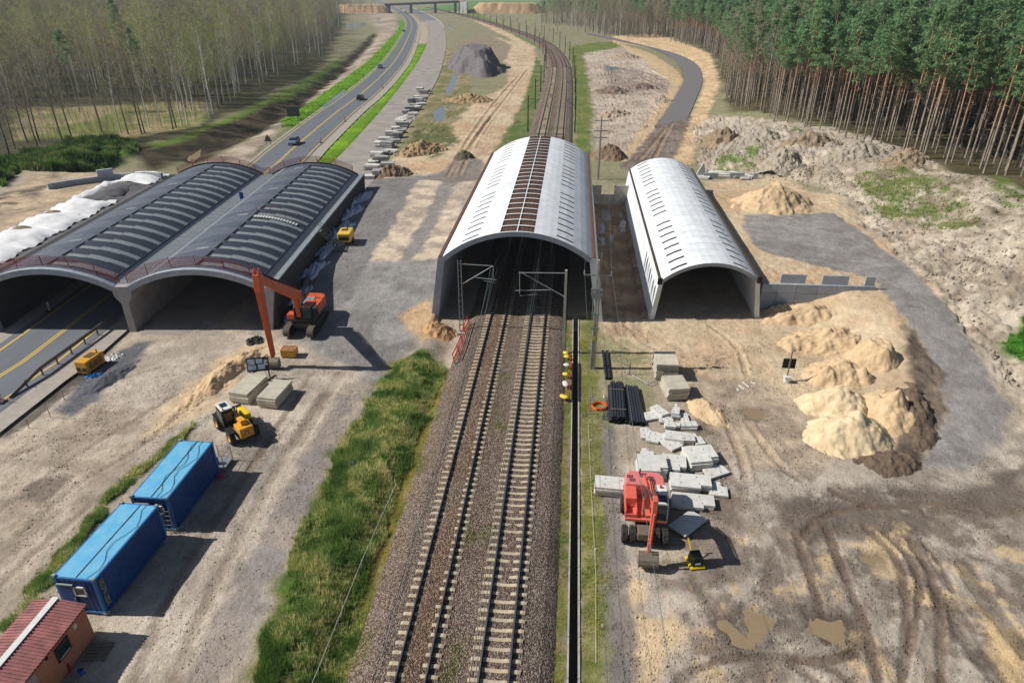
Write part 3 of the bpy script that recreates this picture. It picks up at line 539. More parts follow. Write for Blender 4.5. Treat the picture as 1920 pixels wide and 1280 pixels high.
for tk, off, lab in ((0, -2.06, 'left railway track, its concrete sleepers half buried in brownish ballast'), (1, 2.06, 'right railway track with clean pale sleepers beside the drain channel')):
    t = thing('railway_track', lab, 'track', (RC + off, 6, 0))
    P = [q + Vector((d.y * off, -d.x * off, 0)) for q, d in zip(bp, dirs)]
    Pn = [q for q in P if q.y < 66][::25] + [q for q in P if q.y >= 66]
    for sgn in (-1, 1):
        mb = MB(); A, B = ribbon(Pn, sgn * .7525 - .0001, sgn * .7525 + .0001); rows = []
        for k_, (q, a) in enumerate(zip(Pn, A)):
            r = Vector((1, 0, 0)); d = Pn[min(k_ + 1, len(Pn) - 1)] - Pn[max(k_ - 1, 0)]; d.z = 0; d.normalize(); r = Vector((d.y, -d.x, 0)); o = Vector((a.x - RC - off, a.y - 6, 0))
            rows.append([o + r * x + Vector((0, 0, z)) for x, z in ((-.075, .6), (-.075, .63), (-.02, .65), (-.02, .75), (-.037, .765), (-.037, .8), (.037, .8), (.037, .765), (.02, .75), (.02, .65), (.075, .63), (.075, .6))])
        mb.grid(rows); c = 12; nr = len(rows); mb.m = [1 if (i % (c - 1)) == 5 else 0 for i in range(len(mb.f))]
        mb.build('rail', [M_rail, M_rtop], t)
    y = 19.0; k = 0
    while y < 112.5:
        o = link('sleeper', sl_me[tk], t, loc=(random.uniform(-.02, .02), y - 6 + random.uniform(-.02, .02), random.uniform(-.015, .01)), rz=random.uniform(-.012, .012)); y += .62
    mb = MB(); d = 0; last = None
    for q, dd in zip(P, dirs):
        if q.y < 112.6: continue
        for f_ in range(5):
            c0 = q + dd * (f_ * .6); rz = math.atan2(dd.y, dd.x) - math.pi / 2; mb.box((c0.x - RC - off, c0.y - 6, .52), (2.6, .24, .18), rz=rz)
        if q.y > 300: break
    o = mb.build('far_sleepers', M_slp, t); o['kind'] = 'stuff'
# drain channel
t = thing('drain_channel', 'long open concrete drain channel running beside the right track', 'drain', (1.15, 8, 0)); M_con = mat('concrete', (186, 180, 168), .9, var=.12, scale=2, bump=.15, c2=(150, 146, 138)); M_cold = mat('old_concrete', (196, 190, 176), .9, var=.15, scale=1.5, bump=.2, c2=(160, 152, 138))
y = 0
while y < 56:
    for sx in (-1, 1): MB().box((sx * .29, y + 1.24, -.39), (.1, 2.46, .95)).build('channel_wall', M_con, t)
    y += 2.5
MB().box((0, 28, -.83), (.48, 56, .08)).build('channel_floor', mat('channel_floor_dark', (60, 58, 40), .6), t)  # channel floor in one dark olive tone
# ================================================================ tunnels
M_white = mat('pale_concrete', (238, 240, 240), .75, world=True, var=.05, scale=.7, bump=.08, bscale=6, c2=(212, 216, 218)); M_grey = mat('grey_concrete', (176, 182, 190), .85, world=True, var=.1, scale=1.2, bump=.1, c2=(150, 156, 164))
M_rust = mat('rusty_rebar', (124, 96, 80), .9, var=.3, scale=5, stretch=(3, .6, 1), bump=.4, c2=(84, 56, 44)); M_slot = mat('slot_dark_steel', (86, 74, 66), .9, var=.2, scale=8)  # slot floors get a darker brown than the arch skin
M_inner = mat('lining_concrete', (150, 150, 148), .9, var=.12, scale=1)
def arch_geo(a, zs, zc): r = zc - zs; R = (a * a + r * r) / (2 * r); return R, zc - R
def arch_ring(a, zs, zc, th, ly, xe, ye, rec):
    """one precast arch ring, local y from 0 to ly; rec {(i,j): (depth, material index)} are pockets cut into the top"""
    R, c0 = arch_geo(a, zs, zc); mb = MB(); th_ = [math.asin(max(-1, min(1, x / R))) for x in xe]
    def P(t, y, d=0): return (math.sin(t) * (R - d), y, c0 + math.cos(t) * (R - d))
    for i in range(len(xe) - 1):
        for j in range(len(ye) - 1):
            d, mi = rec.get((i, j), (0, 0)); t0, t1 = th_[i], th_[i + 1]; y0, y1 = ye[j], ye[j + 1]
            mb.add([P(t0, y0, d), P(t1, y0, d), P(t1, y1, d), P(t0, y1, d)], [(0, 1, 2, 3)], mi)
            for (ni, nj, ed) in ((i - 1, j, ((t0, y1), (t0, y0))), (i + 1, j, ((t1, y0), (t1, y1))), (i, j - 1, ((t0, y0), (t1, y0))), (i, j + 1, ((t1, y1), (t0, y1)))):
                d2 = rec.get((ni, nj), (0, 0))[0] if 0 <= ni < len(xe) - 1 and 0 <= nj < len(ye) - 1 else 0
                if d > d2: mb.add([P(*ed[0], d2), P(*ed[1], d2), P(*ed[1], d), P(*ed[0], d)], [(0, 1, 2, 3)], 0 if mi == 3 else mi)
    tt = np.linspace(th_[0], th_[-1], 17)
    for t0, t1 in zip(tt[:-1], tt[1:]):
        mb.add([P(t0, 0, th), P(t0, ly, th), P(t1, ly, th), P(t1, 0, th)], [(0, 1, 2, 3)], 4)
        mb.add([P(t0, 0), P(t0, 0, th), P(t1, 0, th), P(t1, 0)], [(0, 1, 2, 3)], 3)
        mb.add([P(t0, ly), P(t1, ly), P(t1, ly, th), P(t0, ly, th)], [(0, 1, 2, 3)], 3)
    for t, s in ((th_[0], 1), (th_[-1], -1)): mb.add([P(t, 0), P(t, ly), P(t, ly, th), P(t, 0, th)], [(0, 1, 2, 3)], 3)
    return mb
ARM = [M_white, M_rust, M_slot, M_grey, M_inner]
def shear(ob_list, k):   # skew the whole plan so that the portal is not square to the axis
    for me in {o.data for o in ob_list}:
        for v in me.vertices: v.co.y += k * v.co.x
# ---- railway tunnel
RT = thing('railway_tunnel', 'big pale concrete arch tunnel over the railway with a rusty slotted crown', 'tunnel', (-5.05, 64.4, 0))
xe = [-7.55, -7.0, -6.4, -5.6, -4.8, -3.9, -3.2, -2.4, -1.68, -1.1, -.5, -.05, .05, .5, 1.1, 1.68, 2.4, 3.2, 3.9, 4.8, 5.6, 6.4, 7.0, 7.55]; ye = [0, .2, .8, 1.18, 1.94, 1.985, 2.0]
sl_i = [3, 4, 18, 19]; pk_i = [8, 9, 10, 12, 13, 14]
def ring_me(slot, pocket, xe, ye, pk, sli, a, zs, zc, th, pj, slj=(1,)):
    rec = {}
    for i in range(len(xe) - 1): rec[(i, len(ye) - 2)] = (.02, 3)
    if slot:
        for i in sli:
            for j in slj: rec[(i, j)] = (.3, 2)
    if pocket:
        for i in pk:
            for j in pj: rec[(i, j)] = (.14, 1)
    return arch_ring(a, zs, zc, th, ye[-1], xe, ye, rec).mesh('arch_ring', ARM, weld=True)
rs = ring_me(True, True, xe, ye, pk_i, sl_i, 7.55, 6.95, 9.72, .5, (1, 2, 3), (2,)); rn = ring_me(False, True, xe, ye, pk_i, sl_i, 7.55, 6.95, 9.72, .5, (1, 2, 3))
rl = []
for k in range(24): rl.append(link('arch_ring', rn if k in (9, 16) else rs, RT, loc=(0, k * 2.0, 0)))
for k in range(24):   # reinforcement bars left showing in the crown pockets
    mb = MB(); R_, c0_ = arch_geo(7.55, 6.95, 9.72)
    for y in (.36, .62, .88, 1.14, 1.4, 1.66):
        for s in (-1, 1):
            tt = [math.asin(x / R_) for x in np.linspace(s * .08, s * 1.66, 5)]; mb.tube([(math.sin(t) * (R_ - .05), y, c0_ + math.cos(t) * (R_ - .06)) for t in tt], .018, 4)
    for x in (-1.4, -1, -.6, -.25, .25, .6, 1, 1.4): t = math.asin(x / R_); mb.tube([(x, .2, c0_ + math.cos(t) * (R_ - .08)), (x, 1.9, c0_ + math.cos(t) * (R_ - .08))], .015, 4)
    if k == 0: rb = mb.mesh('reinforcement', M_rust)
    rl.append(link('reinforcement', rb, RT, loc=(0, k * 2.0, 0)))
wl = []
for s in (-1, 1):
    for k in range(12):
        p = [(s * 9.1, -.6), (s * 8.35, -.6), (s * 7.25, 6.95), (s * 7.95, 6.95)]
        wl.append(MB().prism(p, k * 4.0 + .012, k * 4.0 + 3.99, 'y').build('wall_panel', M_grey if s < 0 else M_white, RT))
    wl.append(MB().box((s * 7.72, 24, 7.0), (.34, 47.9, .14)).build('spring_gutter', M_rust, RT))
    mb = MB()
    for k in range(80): mb.tube([(s * 7.78, .3 + k * .6, 7.0), (s * 7.74, .3 + k * .6, 7.32)], .02, 4)
    o = mb.build('starter_bars', M_rust, RT); o['kind'] = 'stuff'; wl.append(o)
shear(rl + wl, .055)
# ---- road tunnel on the right
XT = thing('road_tunnel', 'narrower white arch tunnel with sloping walls and two rows of slots', 'tunnel', (14.7, 66.6, 0))
xe2 = [-4.95, -4.5, -4.0, -3.2, -2.4, -1.8, -.9, 0, .9, 1.8, 2.4, 3.2, 4.0, 4.5, 4.95]; ye2 = [0, .8, 1.22, 2.05, 2.07]
r2s = ring_me(True, False, xe2, ye2, (), [2, 3, 10, 11], 4.95, 4.45, 6.25, .38, ()); r2n = ring_me(False, False, xe2, ye2, (), [], 4.95, 4.45, 6.25, .38, ())
rl = [link('arch_ring', r2n if k in (8, 15) else r2s, XT, loc=(0, k * 2.07, 0)) for k in range(23)]; wl = []
for s in (-1, 1):
    for k in range(12):
        p = [(s * 5.95, -.8), (s * 5.4, -.8), (s * 4.75, 4.3), (s * 5.2, 4.3)]; wl.append(MB().prism(p, k * 3.96 + .012, k * 3.96 + 3.95, 'y').build('wall_panel', M_white, XT))
    wl.append(MB().box((s * 5.1, 23.8, 4.42), (.22, 47.6, .18)).build('spring_beam', mat('dark_waler', (82, 72, 62), .9), XT))
    wl.append(MB().box((s * 5.13, -.08, 4.35), (.5, .16, .7)).build('formwork_block', mat('dark_timber', (60, 52, 46), .9), XT))
    if s < 0:
        mb = MB(); 
        for k in range(26):
            if k % 9 == 8: continue
            mb.bar((-5.66 - .004, .5 + k * .42, 1.6 - .5), (-5.4 - .004, .5 + k * .42 + .2, 3.6 - (k % 4) * .3), .05, .03)
        wl.append(mb.build('wall_marks', mat('streak', (120, 122, 124), .9), XT))
shear(rl + wl, .12)
M_stl = mat('galvanised', (170, 174, 176), .5, .6, var=.1); M_dsteel = mat('dark_steel', (70, 68, 68), .6, .5, var=.15)
# ---- motorway twin tunnel
MT = thing('motorway_tunnel', 'wide twin arched motorway tunnel covered in dark banded membrane', 'tunnel', (MO[0], MO[1], 0), MR)
ML = 45.0; AC = 7.45; Aa, Zs, Zc = 6.75, 4.75, 6.58; RR, c0m = arch_geo(Aa, Zs, Zc)
M_mem_d = mat('membrane_navy', (46, 56, 70), .7, world=True, var=.12, scale=2.5, bump=.1, c2=(36, 42, 54), stretch=(1, 3, 1), spec=.5); M_mem_g = mat('membrane_grey', (146, 152, 154), .8, world=True, var=.1, scale=3, c2=(118, 126, 132)); M_mem_l = mat('membrane_slate', (84, 92, 104), .6, world=True, var=.12, scale=1.5, c2=(64, 72, 86), spec=.5); M_mem_f = mat('membrane_dusty', (112, 110, 108), .8, var=.15, scale=1.5, c2=(88, 88, 92)); M_seam = mat('seam_tape', (168, 176, 180), .7, var=.1, scale=6); M_blk = mat('black_rubber', (24, 24, 26), .7)
for s in (-1, 1):
    xx = list(np.linspace(-Aa, Aa, 15)); mb = arch_ring(Aa, Zs, Zc, .5, ML, xx, [0, ML], {}); mb.m = [{0: 5, 3: 3, 4: 4}.get(q, q) for q in mb.m]
    mb.build('arch_shell', ARM + [M_mem_l], MT, loc=(s * AC, 0, 0))
    mb = MB(); mb = arch_ring(Aa + .03, Zs + .05, Zc + .06, .58, .55, xx, [0, .55], {}); mb.m = [3] * len(mb.m); mb.build('portal_rim', ARM, MT, loc=(s * AC, -.06, 0))
def zarch(x): return c0m + math.sqrt(RR * RR - x * x)
def band(x0, x1, y0, y1, off, n=8, ofs=None):
    mb = MB(); X = np.linspace(x0, x1, n + 1)
    nrm = [Vector((x, 0, zarch(x) - c0m)).normalized() for x in X]; P = [Vector((x, 0, zarch(x))) for x in X]
    rows = [[P[i] + nrm[i] * off + Vector((0, y0, 0)) for i in range(n + 1)], [P[i] + nrm[i] * off + Vector((0, y1, 0)) for i in range(n + 1)]]
    mb.grid(rows); lo = [[P[i] + Vector((0, y0, 0)) for i in range(n + 1)], rows[0]]; mb.grid(lo); mb.grid([rows[1], [P[i] + Vector((0, y1, 0)) for i in range(n + 1)]])
    for i in (0, n): mb.add([P[i] + Vector((0, y0, 0)), rows[0][i], rows[1][i], P[i] + Vector((0, y1, 0))], [(0, 1, 2, 3)])
    return mb
NB = 18; bw = (ML - 2.2) / NB
dark_me = band(.15, 6.2, 0, bw - .02, .02).mesh('membrane_panel', M_mem_d)
st = MB()
for i, (a, b) in enumerate(((.35, 2.3), (2.3, 4.4), (4.4, 6.1))): q = band(a, b, .1 + .16 * i, .1 + .16 * i + (.72, .92, .76)[i], .035, 4); st.add(q.v, q.f)
strip_me = st.mesh('membrane_strip', M_mem_g)
left_me = [band(-6.0, -.15, 0, bw - .02, .02).mesh('membrane_panel', M_mem_l), band(-6.0, -.15, 0, bw - .02, .02).mesh('membrane_panel', mat('membrane_slate2', (94, 100, 110), .65, world=True, var=.12, scale=2, c2=(76, 84, 96), spec=.5))]
seam_me = [band(-5.4, -2.4 + .5 * k, .05, .13, .03, 6).mesh('seam_strip', M_seam) for k in range(3)]
dash_me = MB().box((0, bw * .42, Zc + .05), (.2, bw * .68, .08)).mesh('crown_joint', M_blk)
patch_me = band(-2.2, -.9, .2, .75, .034, 3).mesh('membrane_patch', M_mem_g)
for s in (-1, 1):
    for k in range(NB):
        L = (s * AC, 1.2 + k * bw, 0)
        link('membrane_panel', dark_me, MT, loc=L); link('membrane_panel', left_me[(k * 7 + (s > 0)) % 2], MT, loc=L)
        link('membrane_strip', strip_me, MT, loc=L); link('seam_strip', seam_me[(k * 5 + s) % 3], MT, loc=L); link('crown_joint', dash_me, MT, loc=L)
        if (k * 7 + s) % 5 == 0: link('membrane_patch', patch_me, MT, loc=L)
# valley, flank, walls
mb = MB(); mb.grid([[(-1.25, y, 4.86), (-.6, y, 4.80), (.6, y, 4.80), (1.25, y, 4.86), (2.3, y, zarch(2.3 - AC) + .045), (3.2, y, zarch(3.2 - AC) + .045)] for y in np.linspace(.9, ML, 23)]); mb.build('valley_cover', mat('valley_membrane', (126, 132, 134), .8, var=.1, scale=1.2, stretch=(.5, 3, 1), c2=(102, 108, 114)), MT)
mb = MB()
for k in range(30): mb.box((1.0, 1.8 + k * 1.45, 4.875), (4.0 - (k % 3) * .5, .03, .006))
mb.build('valley_seams', M_mem_l, MT)
mb = MB(); mb.grid([[(-AC - Aa - 3.2, y, 4.95 + .12 * math.sin(y * .9)), (-AC - Aa - 1.6, y, 4.72), (-AC - Aa - .3, y, 4.74), (-AC - Aa + 1.0, y, zarch(Aa - 1.0) + .05)] for y in np.linspace(.9, ML, 40)]); mb.build('flank_cover', M_mem_f, MT)
HEX = [(-.36, -.4), (.36, -.4), (.36, 2.95), (.9, 3.75), (.9, 4.76), (-.9, 4.76), (-.9, 3.75), (-.36, 2.95)]
MB().prism(HEX, -.05, ML, 'y').build('centre_wall', mat('wall_concrete', (182, 176, 172), .9, var=.1, scale=1, bump=.1, c2=(160, 154, 152)), MT)
M_dkw = mat('dark_coated_wall', (62, 62, 64), .8, var=.12, scale=1.5, stretch=(1, .4, 2), c2=(48, 48, 50))
for s in (-1, 1):
    MB().prism([(s * 13.55, -.4), (s * 14.3, -.4), (s * 15.2, 4.75), (s * 13.95, 4.75)], 0, .4, 'y').build('portal_pier', M_grey, MT)
    MB().prism([(s * 13.7, -.4), (s * 14.9, -.4), (s * 15.2, 4.75), (s * 13.9, 4.75)], .4, ML, 'y').build('side_wall', [M_dkw], MT)
for k in range(22): MB().box((14.88, .6 + k * 2.03 + 1.0, 4.83), (.62, 2.0, .17)).build('coping_block', M_mem_g, MT)
# end kerb of the membrane, back side
for s in (-1, 1):
    mb = MB()
    for i in range(14):
        x0, x1 = -Aa + i * Aa / 7, -Aa + (i + 1) * Aa / 7; mb.bar((s * AC + x0, ML - .06, zarch(x0) + .08), (s * AC + x1, ML - .06, zarch(x1) + .08), .12, .2)
    mb.build('back_edge', M_blk, MT)
# ---- red plastic safety nets along the portal
M_red = mat('red_post', (150, 52, 46), .7); M_net = mat('red_net', (206, 96, 92), .8)
def arch_top(x):
    for s in (-1, 1):
        if abs(x - s * AC) < Aa: return zarch(x - s * AC) + .08
    return 4.86
def netting(label, xs_, y, parent_loc, mesh=True, hgt=1.05, lean=.25):
    t = thing('safety_net', label, 'safety net', (MO[0], MO[1], 0), MR)
    for i, x in enumerate(xs_): MB().cyl((x, y, arch_top(x)), (x + random.uniform(-.3, .1), y - lean * random.random(), arch_top(x) + hgt + .1), .035, n=6).build('post', M_red, t)
    mb = MB(); X = np.linspace(xs_[0], xs_[-1], int((xs_[-1] - xs_[0]) / .16))
    for j in range(6):
        z = .12 + j * (hgt - .15) / 5
        for a, b in zip(X[:-1], X[1:]): mb.bar((a, y, arch_top(a) + z), (b, y, arch_top(b) + z), .012, .04)
    for x in X: mb.bar((x, y, arch_top(x) + .1), (x, y, arch_top(x) + hgt), .032, .012)
    o = mb.build('mesh', M_net, t, fix=False); o['kind'] = 'stuff'; return t
netting('sagging red safety net across the front edge of the right motorway arch', [.4, 2.6, 5.2, 7.6, 10.4, 13.0], .75, None)
netting('sagging red safety net across the front edge of the left motorway arch', [-14.4, -12.6, -10.2, -7.6, -4.9, -2.4, -.4], .75, None)
netting('red safety net along the rear edge of the motorway tunnel', [-14, -11.5, -9, -6.5, -4, -1.6, .6, 3, 5.6, 8.2, 11, 13.5], ML - .3, None)
# ladder-like white stairs and red rails on the right arch
t = thing('roof_stairs', 'white stepping treads running down the membrane of the right arch', 'stairs', (*m2w(AC, 17.2), 0), MR)
for k in range(15): x = .4 + k * .34; MB().box((x, 0, zarch(x) + .1), (.24, .7, .05), M=Matrix.Rotation(math.asin(x / RR), 3, 'Y')).build('tread', M_wht, t)
t = thing('roof_railing', 'thin red handrail above the white treads on the right arch', 'railing', (*m2w(AC, 18.4), 0), MR)
for x in (.2, 1.9, 3.6, 5.3): MB().cyl((x, 0, zarch(x)), (x, 0, zarch(x) + 1.1), .025, n=5).build('post', M_red, t)
for h_ in (.55, 1.08): MB().tube([(x, 0, zarch(x) + h_) for x in np.linspace(.2, 5.3, 8)], .02, 4).build('rail', M_red, t)
t = thing('stair_tower', 'grey green scaffold stair leaning from gravel up to the dark tunnel wall', 'stairs', (*m2w(15.5, 17.0), 0), MR)
M_scf = mat('scaffold', (120, 132, 122), .6, .4)
for y in (-.45, .45): MB().bar((0, y, 4.9), (4.2, y, .1), .06, .14).build('stringer', M_scf, t); MB().tube([(0, y, 5.9), (4.2, y, 1.1)], .025, 5).build('handrail', M_scf, t)
for k in range(13): f_ = k / 12; MB().box((4.2 * f_, 0, 4.9 - 4.75 * f_), (.26, .9, .05)).build('tread', M_scf, t)
for k in range(5):
    f_ = k / 4
    for y in (-.45, .45): MB().tube([(4.2 * f_, y, 4.9 - 4.75 * f_), (4.2 * f_, y, 5.9 - 4.75 * f_)], .02, 4).build('baluster', M_scf, t)
# ---- white tarpaulins on the flank
M_tarp = mat('white_tarp', (246, 244, 240), .6, var=.04, scale=1.5, bump=.15, bscale=3, c2=(226, 226, 226)); M_soilp = mat('loose_soil', (150, 132, 108), .95, var=.2, scale=5, bump=.5)
def tarp(y0, y1, x0, x1, seed, label, m=M_tarp, hh=.5):
    mb = MB(); rows = []; NX, NY = 16, 18
    for i in range(NX + 1):
        u = i / NX; row = []
        for j in range(NY + 1):
            v = j / NY; x = x0 + (x1 - x0) * u + .22 * math.sin(v * 9 + seed); y = y0 + (y1 - y0) * v + .3 * math.sin(u * 6 + seed * 2)
            bul = (math.sin(math.pi * u) ** .7) * (math.sin(math.pi * v) ** .6); nz = float(fbm(x * .9 + seed, y * .9, seed, 3)) - .5; fold = .10 * math.sin(v * 26 + u * 7 + seed) * (1 - bul)
            X, Y = m2w(x, y); row.append((x, y, 4.72 + .12 + hh * bul + .35 * (nz) * (.3 + bul) + fold + .35 * (1 - u)))
        rows.append(row)
    mb.grid(rows); t = thing('tarpaulin', label, 'tarpaulin', (MO[0], MO[1], 0), MR, 'sheets on the tunnel flank'); mb.build('sheet', m, t, smooth=True)
    return t
for k, (y0, y1) in enumerate(((-.5, 5.0), (5.0, 10.5), (10.5, 16.8), (16.8, 23.2), (23.2, 29.5))):
    tarp(y0 - .3, y1 + .3, -22.0, -16.0, k + 3, ('white tarpaulin bulging over the flank beside the portal net', 'white tarpaulin, second along the flank from the portal net', 'middle white tarpaulin of five along the tunnel flank', 'white tarpaulin with a soil heap, second from the dark sheet', 'white creased tarpaulin touching the dark sheet')[k])
    if k < 4:
        mb = MB(); P = []
        for r_ in (0, .4, .8, 1.15):
            P.append([((-20.6 + r_ * math.cos(a) * 1.1), y1 + r_ * math.sin(a) * .8, 5.5 - r_ * r_ * .3) for a in np.linspace(0, 2 * math.pi, 13)])
        mb.grid(P); t = thing('soil_heap', ('soil heap on the white tarpaulin nearest the portal net', 'soil heap between the second and third white tarpaulins', 'soil heap between the third and fourth white tarpaulins', 'soil heap on the white tarpaulin by the dark sheet')[k], 'soil heap', (MO[0], MO[1], 0), MR, 'soil heaps weighing the tarpaulins'); mb.build('heap', M_soilp, t, smooth=True)
tarp(29.5, 39, -20.6, -16.8, 11, 'dark grey geotextile sheet between white tarpaulins on the flank', M_mem_f); tarp(39, 45, -21.0, -15.6, 12, 'white tarpaulin by the concrete blocks at the rear of the flank')
tarp(29, 39.5, -22.2, -20.6, 15, 'rumpled white edge of sheeting above the dark geotextile', M_tarp, .3)
# ---- concrete block wall behind the fill, retaining walls, pit wall
t = thing('block_wall', 'row of grey concrete blocks along the back of the sand fill', 'wall', (0, 0, 0)); bx = [at(x, y, 5.0) for x, y in ((90, 352), (140, 344), (185, 338), (215, 334), (245, 332), (275, 330), (305, 332))]; path = smooth_path(bx, 1.9)
for i, (a, b) in enumerate(zip(path[:-1], path[1:])):
    g = 1.3 if i != len(path) - 5 else 2.2; MB().bar((a.x, a.y, 4.3 + g / 2), (b.x - (b.x - a.x) * .02, b.y, 4.3 + g / 2), .5, g).build('block', M_grey, t)
WL = thing('retaining_wall', 'stepped grey panel retaining wall beside the white road tunnel', 'retaining wall', (20.9, 69.6, 0), .02)
xw = 0
for k, wd in enumerate((1.6, 2.0, 2.2, 2.0, 2.2, 1.8)):
    for r, (z0, z1) in enumerate(((-.4, .9), (.9, 2.0), (2.0, 3.0))):
        MB().box((xw + wd / 2, 0, (z0 + z1) / 2), (wd - .04, .3, z1 - z0 - .035)).build('panel', M_grey, WL)
    xw += wd
MB().box((5.9, .19, 1.3), (11.8, .08, 3.3)).build('backing', M_dsteel, WL)
for x, wd in ((1.9, 2.6), (6.2, 2.7), (10.6, 1.0)):
    tag(MB().box((0, 0, .5), (wd, .2, 1.0)).build('standing_panel', M_grey, None, loc=(20.9 + x + wd / 2, 69.95, 3.0), bevel=.02), {1.9: 'grey upright panel on the retaining wall, nearest the white tunnel', 6.2: 'wide grey upright panel in the middle of the retaining wall', 10.6: 'small grey upright panel at the sandy end of the retaining wall'}[x], 'panel', 'panels on the retaining wall')
PW = thing('pit_wall', 'low concrete wall closing the pit between the pale tunnels', 'wall', (3.4, 108.6, 0))
for x, wd, z in ((.0, 1.6, 2.9), (1.62, 2.0, 1.5), (3.64, 2.4, 3.0)): MB().box((x + wd / 2, 0, z / 2 - .6), (wd, .35, z + 1.2)).build('block', M_cold, PW)
# ================================================================ machines
def atX(px, py, X):
    a, b = at(px, py, 0), at(px, py, 10); k = (X - a.x) / (b.x - a.x); return a + (b - a) * k
M_or = mat('orange_paint', (218, 100, 54), .5, var=.1, scale=2, c2=(188, 80, 44)); M_dk = mat('dark_grey_paint', (62, 62, 64), .6, var=.12, scale=3); M_trk = mat('track_steel', (120, 112, 98), .8, .3, var=.2, scale=6, c2=(78, 72, 64)); M_gls = glassm('cab_glass', (34, 52, 56)); M_blk2 = mat('soft_black', (30, 30, 32), .7); M_chr = mat('piston_rod', (190, 190, 190), .25, .9); M_gry = mat('light_grey_paint', (150, 160, 160), .6, var=.1)
M_tyre = mat('tyre', (62, 58, 54), .9, var=.2, scale=6, c2=(44, 42, 40), bump=.3)
def lathe(mb, prof, n, axis='x', off=(0, 0, 0), mi=0):
    rows = []
    for k in range(n + 1):
        t = 2 * math.pi * k / n; rows.append([Vector((x, r * math.cos(t), r * math.sin(t))) + Vector(off) for x, r in prof])
    return mb.grid(rows, mi)
def wheel(parent, loc, R, W, rim_m, lugs=16):
    mb = MB(); lathe(mb, [(-W / 2, R * .55), (-W / 2, R * .88), (-W * .38, R * .97), (W * .38, R * .97), (W / 2, R * .88), (W / 2, R * .55)], 20)
    for k in range(lugs):
        t = 2 * math.pi * k / lugs; s = 1 if k % 2 else -1; c = Vector((s * W * .22, math.cos(t) * R * .985, math.sin(t) * R * .985)); mb.box(c, (W * .5, R * .12, R * .08), M=Matrix.Rotation(t + math.pi / 2, 3, 'X') @ Matrix.Rotation(s * .5, 3, 'Z'))
    w_ = mb.build('wheel', M_tyre, parent, loc=loc)
    mb = MB(); lathe(mb, [(-W * .3, .02), (-W * .3, R * .45), (-W * .5, R * .56), (W * .5, R * .56), (W * .3, R * .45), (W * .3, .02)], 14); mb.build('rim', rim_m, w_); return w_
def crawler(parent, x, L, Hh, W):
    mb = MB(); pts = []
    r = Hh / 2
    for k in range(9): t = math.pi / 2 + math.pi * k / 8; pts.append((-(L / 2 - r) + r * math.cos(t), r + r * math.sin(t)))
    for k in range(9): t = -math.pi / 2 + math.pi * k / 8; pts.append(((L / 2 - r) + r * math.cos(t), r + r * math.sin(t)))
    mb.prism(pts, x - W / 2 + .04, x + W / 2 - .04, 'x'); tr = mb.build('track', M_blk2, parent)
    per = []; n = len(pts)
    for a, b in zip(pts, pts[1:] + pts[:1]):
        m = max(1, int(math.hypot(b[0] - a[0], b[1] - a[1]) / .2 + .3))
        for k in range(m): per.append((a[0] + (b[0] - a[0]) * (k + .5) / m, a[1] + (b[1] - a[1]) * (k + .5) / m, math.atan2(b[1] - a[1], b[0] - a[0])))
    me = MB().box((0, 0, 0), (W, .17, .07)).mesh('track_shoe', M_trk)
    for y, z, t in per:
        o = link('track_shoe', me, tr, loc=(x, y, z)); o.rotation_euler = (t, 0, 0)
    mb = MB()
    for k in range(6): mb.cyl((x - W * .42, -L * .36 + k * L * .145, r * .62), (x + W * .42, -L * .36 + k * L * .145, r * .62), r * .35, n=10)
    return tr
EX0 = Vector((-26.25, 60.6, hz(-26.25, 60.6) + .02))
EXC = thing('tracked_excavator', 'orange long reach tracked excavator plunging its arm by the dark tunnel wall', 'excavator', EX0)
crawler(EXC, -1.2, 5.0, 1.0, .65); crawler(EXC, 1.2, 5.0, 1.0, .65)
MB().box((0, 0, .75), (1.9, 2.2, .5)).cyl((0, 0, .9), (0, 0, 1.25), .85, n=18).build('undercarriage', M_trk, EXC, bevel=.03)
mb = MB(); mb.prism([(-1.35, -1.3), (1.35, -1.3), (1.35, 2.5), (.9, 3.0), (-.9, 3.0), (-1.35, 2.5)], 1.25, 1.55); mb.build('deck', M_dk, EXC, bevel=.03)
mb = MB(); mb.prism([(-1.38, 1.9), (1.38, 1.9), (1.38, 2.5), (.9, 3.05), (-.9, 3.05), (-1.38, 2.5)], 1.5, 2.55); mb.build('counterweight', M_or, EXC, bevel=.06)
MB().box((.95, 1.05, 2.0), (.8, 1.7, .95)).build('side_tank', M_or, EXC, bevel=.05)
MB().box((-.1, 1.2, 2.05), (1.3, 1.6, 1.0)).build('engine_cover', M_gry, EXC, bevel=.05); MB().cyl((-.4, 1.5, 2.5), (-.4, 1.5, 3.1), .07, n=10).build('exhaust_pipe', M_blk2, EXC)
for x, y in ((-.6, .55), (.55, .55), (.55, 1.9), (-.6, 1.9)): MB().tube([(x, y, 2.5), (x, y, 2.95)], .02, 5).build('handrail_post', M_blk2, EXC)
MB().box((-1.0, -.7, 1.75), (.75, 1.2, .55)).build('tool_box', M_or, EXC, bevel=.04)
cab_ = MB().box((.88, -.75, 2.25), (.95, 1.65, 1.55), taper=.93).build('cab', M_blk2, EXC, bevel=.04)
MB().box((.88, -1.585, 2.4), (.76, .03, 1.0), M=Matrix.Rotation(-.045, 3, 'X')).build('windscreen', M_gls, cab_); MB().box((1.36, -.75, 2.5), (.03, 1.2, .75), M=Matrix.Rotation(.03, 3, 'Y')).build('side_window', M_gls, cab_)
MB().box((.88, -.72, 3.07), (.92, 1.5, .1)).build('cab_roof', M_or, cab_, bevel=.03)
for x in (.6, .8, 1.0, 1.2): MB().box((x, -1.52, 3.02), (.12, .1, .1)).build('work_lamp', mat('lamp_lens', (200, 200, 195), .3), cab_)
XB = EX0.x - .1
def L_(v): return Vector(v) - EX0
